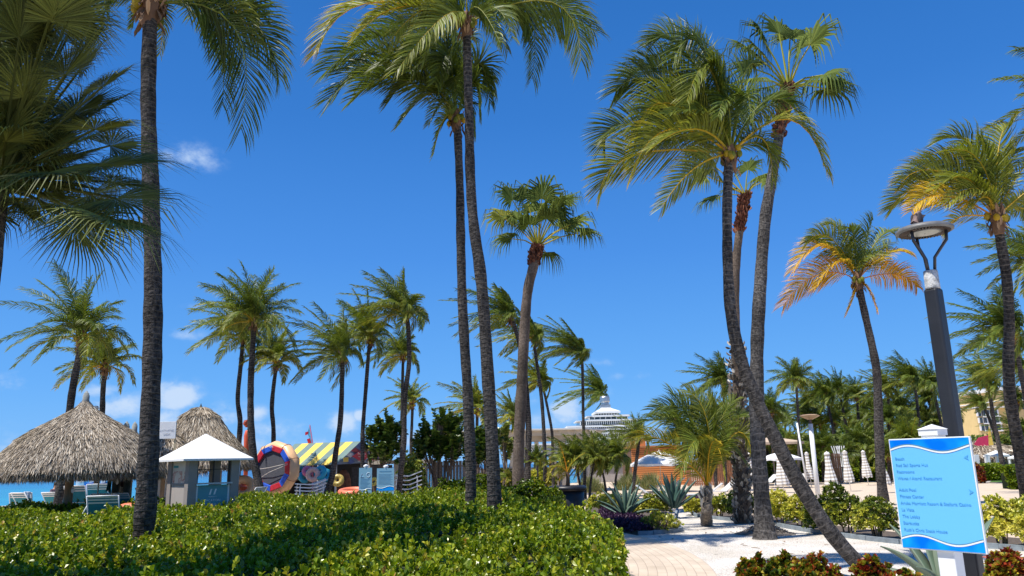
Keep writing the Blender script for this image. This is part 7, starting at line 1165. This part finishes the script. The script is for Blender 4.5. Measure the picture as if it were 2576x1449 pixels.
# ---- white path lamp
O = at0(2061, 1275, 31); a = AT(2043, 1066, 31); root = thing('path_lamp', 'white cylindrical lamp pole with flat six sided hood on the sand', 'street lamp', O); h = a.z; rr = .088; mb = MB(); mb.tube([(0, 0, 0), (0, 0, h)], [rr*1.05, rr*.95], 16); mb.build('pole', WHITE, root, None, True)
mb = MB(); mb.lathe([(.05, h), (.05, h+.22), (.09, h+.2)], 10, a=(.5, .5, 0)); mb.build('neck', mat('rusty_neck', (.10, .06, .05), .6), root); mb = MB(); mb.lathe([(.10, h+.16), (.40, h+.30), (.41, h+.32), (.28, h+.36), (.01, h+.38)], 6); mb.build('hood', mat('bronze_hood', (.30, .20, .11), .5, .3, 6), root)
a, b_ = at0(2003, 1190, 52), AT(*r8(690, 690), 52); root = thing('thin_pole', 'thin white pole beside the slender star crowned palm', 'pole', (b_.x+.05, 52, 0)); mb = MB(); mb.tube([(.25, 0, 0), (0, 0, b_.z)], .06, 8); mb.build('tube', WHITE, root, None, True); mb = MB(); mb.lathe([(.18, 0), (.18, .04)], 12, c=(.25, 0, 0), cap=True); mb.build('base', WHITE, root)
# ---- yellow hotel
def T2(x, y, D): return AT(*q('T2', x, y), D)
DY = 130.0; O = T2(430, 760, DY); O.z = 0; root = thing('yellow_hotel', 'yellow hotel block with white framed balconies behind the far palms', 'building', O, 0, 'yellow hotel blocks')
y3 = lambda x, y: T2(x, y, DY); mb = MB(); mb.box(y3(190, 0).x, y3(590, 0).x, DY, DY+14, 0, y3(400, 415).z); mb.build('wall', YWALL, root, O); mb = MB(); mb.box(y3(185, 0).x, y3(470, 0).x, DY-1.3, DY, 0, y3(400, 425).z); mb.build('balcony_bay', YWALL, root, O)
mb = MB(); mb.box(y3(180, 0).x, y3(600, 0).x, DY-1.7, DY+14.3, y3(400, 418).z+.05, y3(400, 402).z); mb.build('cornice', CONC, root, O)
for r_, (ya, yb) in enumerate(((440, 512), (528, 592), (610, 680))):
    for xa, xb in ((205, 245), (262, 300), (305, 340), (352, 428)):
        s_ = (r_)*10*.7; mb = MB(); mb.box(y3(xa+s_, 0).x, y3(xb+s_, 0).x, DY-1.42, DY-1.32, y3(400, yb).z, y3(400, ya).z); f = mb.build('window', GLASS, root, O)
        mb = MB(); X0, X1, Z0, Z1 = y3(xa+s_, 0).x, y3(xb+s_, 0).x, y3(400, yb).z, y3(400, ya).z; mb.box(X0-.22, X0, DY-1.5, DY-1.3, Z0, Z1); mb.box(X1, X1+.22, DY-1.5, DY-1.3, Z0, Z1); mb.build('frame', WHITE, f); f.children[0].location = -O
    mb = MB(); mb.box(y3(255, 0).x, y3(455, 0).x, DY-1.75, DY-1.35, y3(400, yb+12).z, y3(400, yb).z); mb.build('balcony_slab', WHITE, root, O)
    mb = MB(); mb.box(y3(478+r_*12, 0).x, y3(508+r_*12, 0).x, DY-.06, DY+.05, y3(400, yb-8).z, y3(400, ya+4).z); f = mb.build('window', GLASS, root, O); mb = MB(); x = y3(493+r_*12, 0).x; mb.box(x-.06, x+.06, DY-.1, DY-.07, y3(400, yb-8).z, y3(400, ya+4).z); mb.build('glazing_bar', WHITE, f); f.children[0].location = -O
DY2 = 150.0; O = T2(720, 760, DY2); O.z = 0; root = thing('yellow_hotel', 'taller yellow hotel tower with cornice behind the right edge palms', 'building', O, 0, 'yellow hotel blocks'); y4 = lambda x, y: T2(x, y, DY2)
mb = MB(); mb.box(y4(540, 0).x, y4(1100, 0).x, DY2, DY2+16, 0, y4(700, 205).z); mb.build('wall', YWALL, root, O); mb = MB(); mb.box(y4(520, 0).x, y4(1110, 0).x, DY2-.8, DY2+16.5, y4(700, 330).z, y4(700, 318).z); mb.box(y4(500, 0).x, y4(1110, 0).x, DY2-1, DY2+17, y4(700, 205).z, y4(700, 160).z); mb.build('cornice', CONC, root, O)
for xa, xb, ya, yb in ((600, 625, 255, 320), (795, 870, 235, 310), (690, 740, 240, 300), (600, 630, 350, 410), (795, 850, 360, 430)): mb = MB(); mb.box(y4(xa, 0).x, y4(xb, 0).x, DY2-.08, DY2+.1, y4(700, yb).z, y4(700, ya).z); mb.build('window', GLASS, root, O)
mb = MB(); mb.box(y4(625, 0).x, y4(760, 0).x, DY-4, DY-3, 0, y4(700, 450).z); mb.build('blue_grey_wing', mat('blue_grey_wall', (.30, .34, .44), .8), root, O)  # wing with blue grey walls
# thatched bar, gazebos on the right
c0 = T2(430, 900, 72); pfz = lambda y: zof(*q('T2', 430, y), 72)
thatch('thatched_hut', 'wide low thatched pool hut right of the sign', None, [(.05, pfz(790)), (1.0, pfz(820)), (2.6, pfz(880)), (4.4, pfz(950)), (6.3, pfz(985))], 72, q('T2', 380, 0)[0], 'thatched huts', 5200, 7, posts=[(-3.5, -2, .12), (3.5, -2, .12), (0, -2.5, .12)], cap=None, fringe=.5, dens=2.6, cat='thatched hut')
mb = MB(); O = at0(*q('T2', 420, 1000), 72.5); mb.box(-3.6, 4.6, 0, 2.5, 0, pfz(1000)); root = thing('pool_bar', 'pale green bar front under the wide thatched roof', 'bar', O); mb.build('wall', mat('pale_green_wall', (.34, .42, .36), .8), root)
def gazebo(label, x, ya, xw, ze__, D, group='small white gazebos'):
    O = at0(*q('T2', x, 1000), D); z1, z2 = T2(x, ya, D).z, T2(x, ze__, D).z; w_ = xw*.21296*D/FPX; root = thing('gazebo', label, 'gazebo', O, .3, group); mb = MB(); mb.add([(0, 0, z1)]+ring(w_, z2)+ring(w_, z2-.12), [(0, 1+i, 1+(i+1) % 4) for i in range(4)]+[(1+i, 5+i, 5+(i+1) % 4, 1+(i+1) % 4) for i in range(4)]); mb.build('canopy', WHITEF, root)
    for sx in (-1, 1):
        for sy in (-1, 1): mb = MB(); mb.box(sx*w_*.85-.05, sx*w_*.85+.05, sy*w_*.85-.05, sy*w_*.85+.05, 0, z2); mb.build('post', WHITE, root)
gazebo('white peaked gazebo in front of the thatched pool hut', 560, 908, 95, 968, 62); gazebo('white peaked gazebo at the right edge beside the ringed trunk', 840, 945, 90, 990, 56)
for i, (xa, xb, ya) in enumerate(((305, 362, 962), (435, 490, 958))):
    O = at0(*q('T2', (xa+xb)/2, 1080), 60); w_ = (xb-xa)*.21296*60/FPX/2; z = T2(xa, ya, 60).z; root = thing('white_screen', ['left', 'right'][i]+' white privacy screen standing behind the clipped hedge', 'screen', O, 0, 'white privacy screens'); mb = MB(); mb.box(-w_, w_, -.05, .05, 0, z); mb.build('panel', WHITE, root, mods=BEV(.02))
O = G(*q('T2', 825, 1232)); a = T2(800, 1110, O.y); root = thing('bollard_light', 'slanting pale path light in front of the clipped hedge', 'bollard light', O, 0); mb = MB(); mb.tube([(0, 0, 0), (0, 0, a.z)], .07, 10); mb.build('post', mat('pale_grey_metal', (.42, .48, .50), .5), root, None, True); mb = MB(); mb.lathe([(.10, a.z), (.10, a.z+.05), (.01, a.z+.09)], 12); mb.build('cap', STEEL, root)
O = T2(345, 760, 70); mb = MB(); mb.prism([(0, 0, 0), (.9, 0, .2), (.75, 0, -1.0), (-.5, 0, -.6)], (0, .03, 0)); root = thing('flag', 'red and yellow flag above the thatched pool hut', 'flag', (O.x, O.y, O.z)); mb.build('cloth', mat('red_pink_flag', (.65, .04, .12), .7), root); mb = MB(); mb.prism([(.9, -.01, .2), (.80, -.01, -1.0), (1.25, -.01, -.9), (1.1, -.01, 1.0)], (0, .03, 0)); mb.build('yellow_part', YEL, root); mb = MB(); mb.tube([(1.2, .03, 1.2), (1.25, .03, -2.6)], .04, 6); mb.build('pole', GREYW, root)

# ---- big blue direction sign
pl, pr_ = AT(2234.6, 1104.8, 7.35), AT(2438.8, 1097.3, 6.75)
yaw = math.atan2(pr_.y-pl.y, pr_.x-pl.x); BWd = math.hypot(pr_.x-pl.x, pr_.y-pl.y); ztop = (pl.z+pr_.z)/2; zbot = (AT(2270.7, 1381, 7.35).z+AT(2482.4, 1393, 6.75).z)/2; BH = ztop-zbot; print('sign', BWd, BH, ztop, zbot, math.degrees(yaw))
root = thing('direction_sign', 'big light blue direction board with wave bands on a white post', 'sign', (pl.x, pl.y, 0), yaw)
mb = MB(); mb.box(0, BWd, 0, .025, zbot, ztop); mb.build('frame', WHITE, root, mods=BEV(.003)); mg = .010
mb = MB(); mb.box(mg, BWd-mg, -.003, 0, zbot+mg, ztop-mg); mb.build('board', mat('light_blue_face', (.15, .50, .88), 1.0, .0, 1.2, spec=0.0), root)
U = np.linspace(0, 1, 41); X_ = lambda u: mg+(BWd-2*mg)*u
dt = lambda u: BH*(.088-.034*math.sin(2*math.pi*u*1.1)); db = lambda u: BH*(.085+.035*math.sin(2*math.pi*u*1.1))
def band(name, mt_, lo, hi, off):
    mb = MB(); V = []
    for u in U: V += [(X_(u), -off, lo(u)), (X_(u), -off, hi(u))]
    mb.add(V, [(2*i, 2*i+2, 2*i+3, 2*i+1) for i in range(40)]); return mb.build(name, mt_, root)
DGB = mat('dark_wave_edge', (.07, .22, .32), .4)
gb_ = bpy.data.materials.new('wave_blue'); gb_.use_nodes = True; t = gb_.node_tree; p = t.nodes['Principled BSDF']; p.inputs['Roughness'].default_value = .8; p.inputs['Specular IOR Level'].default_value = .05; co = nd(t, 'ShaderNodeTexCoord'); n1 = nd(t, 'ShaderNodeTexNoise'); n1.inputs['Scale'].default_value = 3.5; t.links.new(co.outputs['Object'], n1.inputs[0]); r = nd(t, 'ShaderNodeValToRGB'); e = r.color_ramp.elements; e[0].position = .35; e[0].color = (0, .16, .80, 1); e[1].position = .65; e[1].color = (.01, .40, .86, 1); t.links.new(n1.outputs[0], r.inputs[0]); t.links.new(r.outputs[0], p.inputs['Base Color'])
band('wave_band', gb_, lambda u: ztop-dt(u), lambda u: ztop-mg, .0045); band('wave_band', gb_, lambda u: zbot+mg, lambda u: zbot+db(u), .0045)
band('wave_line', DGB, lambda u: ztop-dt(u)-.006, lambda u: ztop-dt(u)+.004, .0055); band('wave_line', WHITE, lambda u: ztop-dt(u)-.020, lambda u: ztop-dt(u)-.006, .0065)
band('wave_line', DGB, lambda u: zbot+db(u)+.010, lambda u: zbot+db(u)+.018, .0055); band('wave_line', WHITE, lambda u: zbot+db(u)-.003, lambda u: zbot+db(u)+.011, .0065)
LET = mat('dull_blue_lettering', (.085, .36, .66), .8, spec=.1)
for s_, v in (('Beach', .185), ('Red Sail Sports Hut', .245), ('Restrooms', .305), ('Waves / Atardi Restaurant', .365), ('Adult Pool', .470), ('Fitness Center', .530), ('Aruba Marriott Resort & Stellaris Casino', .590), ('La Vista', .650), ('The Lobby', .710), ('Starbucks', .770), ("Ruth's Chris Steak House", .830)):
    text('lettering', s_, .037*BH/.96, LET, root, (BWd*.058, -.0055, ztop-BH*(v+.012)), ext=.0008, sx=1.0 if len(s_) < 30 else 1.0)
for u, v, s_ in ((.93, .185, 1), (.93, .480, -1)):
    mb = MB(); x, z = BWd*u, ztop-BH*v; k = .019*s_; mb.prism([(x-k, -.0055, z), (x+k, -.0055, z+.022), (x+k*.4, -.0055, z), (x+k, -.0055, z-.022)], (0, -.001, 0)); mb.build('arrow', LET, root)
pw = .074; pcx = BWd*.505; mb = MB(); mb.box(pcx-pw, pcx+pw, .028, .028+2*pw, 0, ztop+.02); mb.build('post', WHITE, root, mods=BEV(.006)); mb = MB(); zc = ztop+.02; cc = .028+pw
mb.box(pcx-pw-.012, pcx+pw+.012, cc-pw-.012, cc+pw+.012, zc, zc+.055); mb.add([(pcx-pw-.02, cc-pw-.02, zc+.055), (pcx+pw+.02, cc-pw-.02, zc+.055), (pcx+pw+.02, cc+pw+.02, zc+.055), (pcx-pw-.02, cc+pw+.02, zc+.055), (pcx, cc, zc+.10)], [(0, 1, 4), (1, 2, 4), (2, 3, 4), (3, 0, 4), (3, 2, 1, 0)]); mb.build('post_cap', WHITE, root)
# ---- street lamp with three arms
DL = 9.3; O = AT(2447, 1400, DL); O.z = 0; tz = AT(2351, 727, DL); a1 = AT(2402, 1100, DL); root = thing('street_lamp', 'dark square street lamp with round grille head on three curved arms', 'street lamp', (a1.x+.0, DL, 0), R_(33))
cxp = a1.x; pwid = 47*DL/FPX/2/1.36; h = tz.z; mb = MB(); mb.box(-pwid, pwid, -pwid, pwid, 0, h); mb.build('post', mat('charcoal_post_paint', (.020, .021, .025), .42, .25, 3, .1, 40), root, mods=(('BEVEL', dict(width=.03, segments=3, limit_method='ANGLE')),))
hc = AT(2348, 681, DL).z; mb = MB(); mb.lathe([(pwid*1.05, h), (pwid*1.03, h+.02), (pwid*.98, hc-.01), (pwid*.9, hc)], 20, cap=True); mb.build('collar', mat('grey_concrete_collar', (.46, .46, .45), .8, .35, 22, .6, 60), root, None, True)
zd = AT(2332, 583, DL).z; ARM = mat('dark_arm_paint', (.035, .035, .04), .4, .2, 9); Rd = 67*DL/FPX*1.03
for k in range(3):
    a = R_(52+120*k); mb = MB(); d = np.array((math.cos(a), math.sin(a), 0)); mb.tube([d*.05+np.array((0, 0, hc)), d*.07+np.array((0, 0, hc+.16)), d*.16+np.array((0, 0, hc+.28)), d*.225+np.array((0, 0, zd-.14)), d*.235+np.array((0, 0, zd-.02))], .019, 10); mb.build('arm', ARM, root, None, True)
head = bpy.data.objects.new('lamp_head', None)
mb = MB(); mb.lathe([(Rd, zd), (Rd*1.0, zd+.02), (Rd*.9, zd+.05), (Rd*.5, zd+.075), (.01, zd+.085)], 40); mb.lathe([(Rd, zd), (Rd*.88, zd-.015)], 40); mb.lathe([(Rd*.52, zd-.012), (Rd*.60, zd-.014), (Rd*.5, zd-.022)], 40); mb.build('lamp_head', mat('weathered_zinc', (.14, .14, .14), .5, .25, 9), root, None, True)
mb = MB()
for k in range(44): a = 6.2832*k/44; c, s_ = math.cos(a), math.sin(a); mb.bar((Rd*.6*c, Rd*.6*s_, zd-.013), (Rd*.89*c, Rd*.89*s_, zd-.014), .012, .012)
mb.build('grille', mat('grille_brown', (.10, .07, .055), .6, .3, 9), root); mb = MB(); mb.lathe([(Rd*.92, zd+.012), (.01, zd+.02)], 32); mb.build('grille_backing', BLACK, root)
mb = MB(); mb.lathe([(Rd*.5, zd-.018), (Rd*.3, zd-.024), (.01, zd-.026)], 32); mb.build('lens', mat('frosted_lens', (.42, .42, .38), .3, .1, 9), root, None, True)
# pigeon
Og = AT(2311, 563, DL); Og.z = zd+.075; root = thing('pigeon', 'plump dusky pigeon perched on top of the street lamp head', 'bird', (Og.x, DL, zd+.06), R_(20))
bodyv = [(.0, .0, .095), (.012, -.005, .145), (.015, -.01, .185), (.018, -.02, .212), (-.02, .01, .055), (-.045, .02, .02), (-.075, .03, -.02)]
skinned('body', bodyv, [(0, 1), (1, 2), (2, 3), (0, 4), (4, 5), (5, 6)], [.060, .052, .032, .024, .050, .026, .014], mat('pigeon_breast', (.20, .14, .13), .8, .2, 30), root, 0, 2)
for s_ in (-1, 1):
    mb = MB(); mb.ball((-.02, s_*.052, .10), (.045, .018, .085), 12, 8); w_o = mb.build('wing', mat('pigeon_wing', (.055, .045, .05), .8, .3, 30), root, None, True)
    mb = MB(); mb.tube([(.0, s_*.02, .05), (.005, s_*.02, .0)], .005, 5); mb.tube([(.03, s_*.025, .002), (-.015, s_*.02, .002)], .004, 5); mb.build('leg', mat('pigeon_leg', (.35, .10, .08), .7), root)
    mb = MB(); mb.ball((.03, s_*.019-.02, .216), .004, 6, 4); mb.build('eye', BLACK, root)
mb = MB(); mb.lathe([(.007, 0), (.001, .03)], 6); bk_ = mb.build('beak', mat('pigeon_beak', (.12, .11, .11), .6), root); bk_.location = (.038, -.022, .210); bk_.rotation_euler = (0, R_(100), 0)
# fallen twigs, husks on the gravel
for i, (x, y, L) in enumerate(((2790, 1880, .30), (2830, 1890, .45), (2700, 1870, .12), (3058, 1870, .12), (2690, 1895, .1))):
    pass
mb = MB(5)
TW = [((600, 640), (660, 645), 'short dry twig on the gravel below the straight trunk'), ((700, 665), (805, 675), 'longer dry twig on the gravel below the straight trunk')]
for a, b_, lab in TW:
    A_, B_ = G(*q('S4', *a)), G(*q('S4', *b_)); mb = MB(); mb.tube([(0, 0, .02), ((B_.x-A_.x)*.5, (B_.y-A_.y)*.5+.01, .03), (B_.x-A_.x, B_.y-A_.y, .02)], [.006, .009, .005], 5); o = mb.build('twig', BARK); o.location = A_; tag(o, lab, 'twig', 'twigs on the gravel')
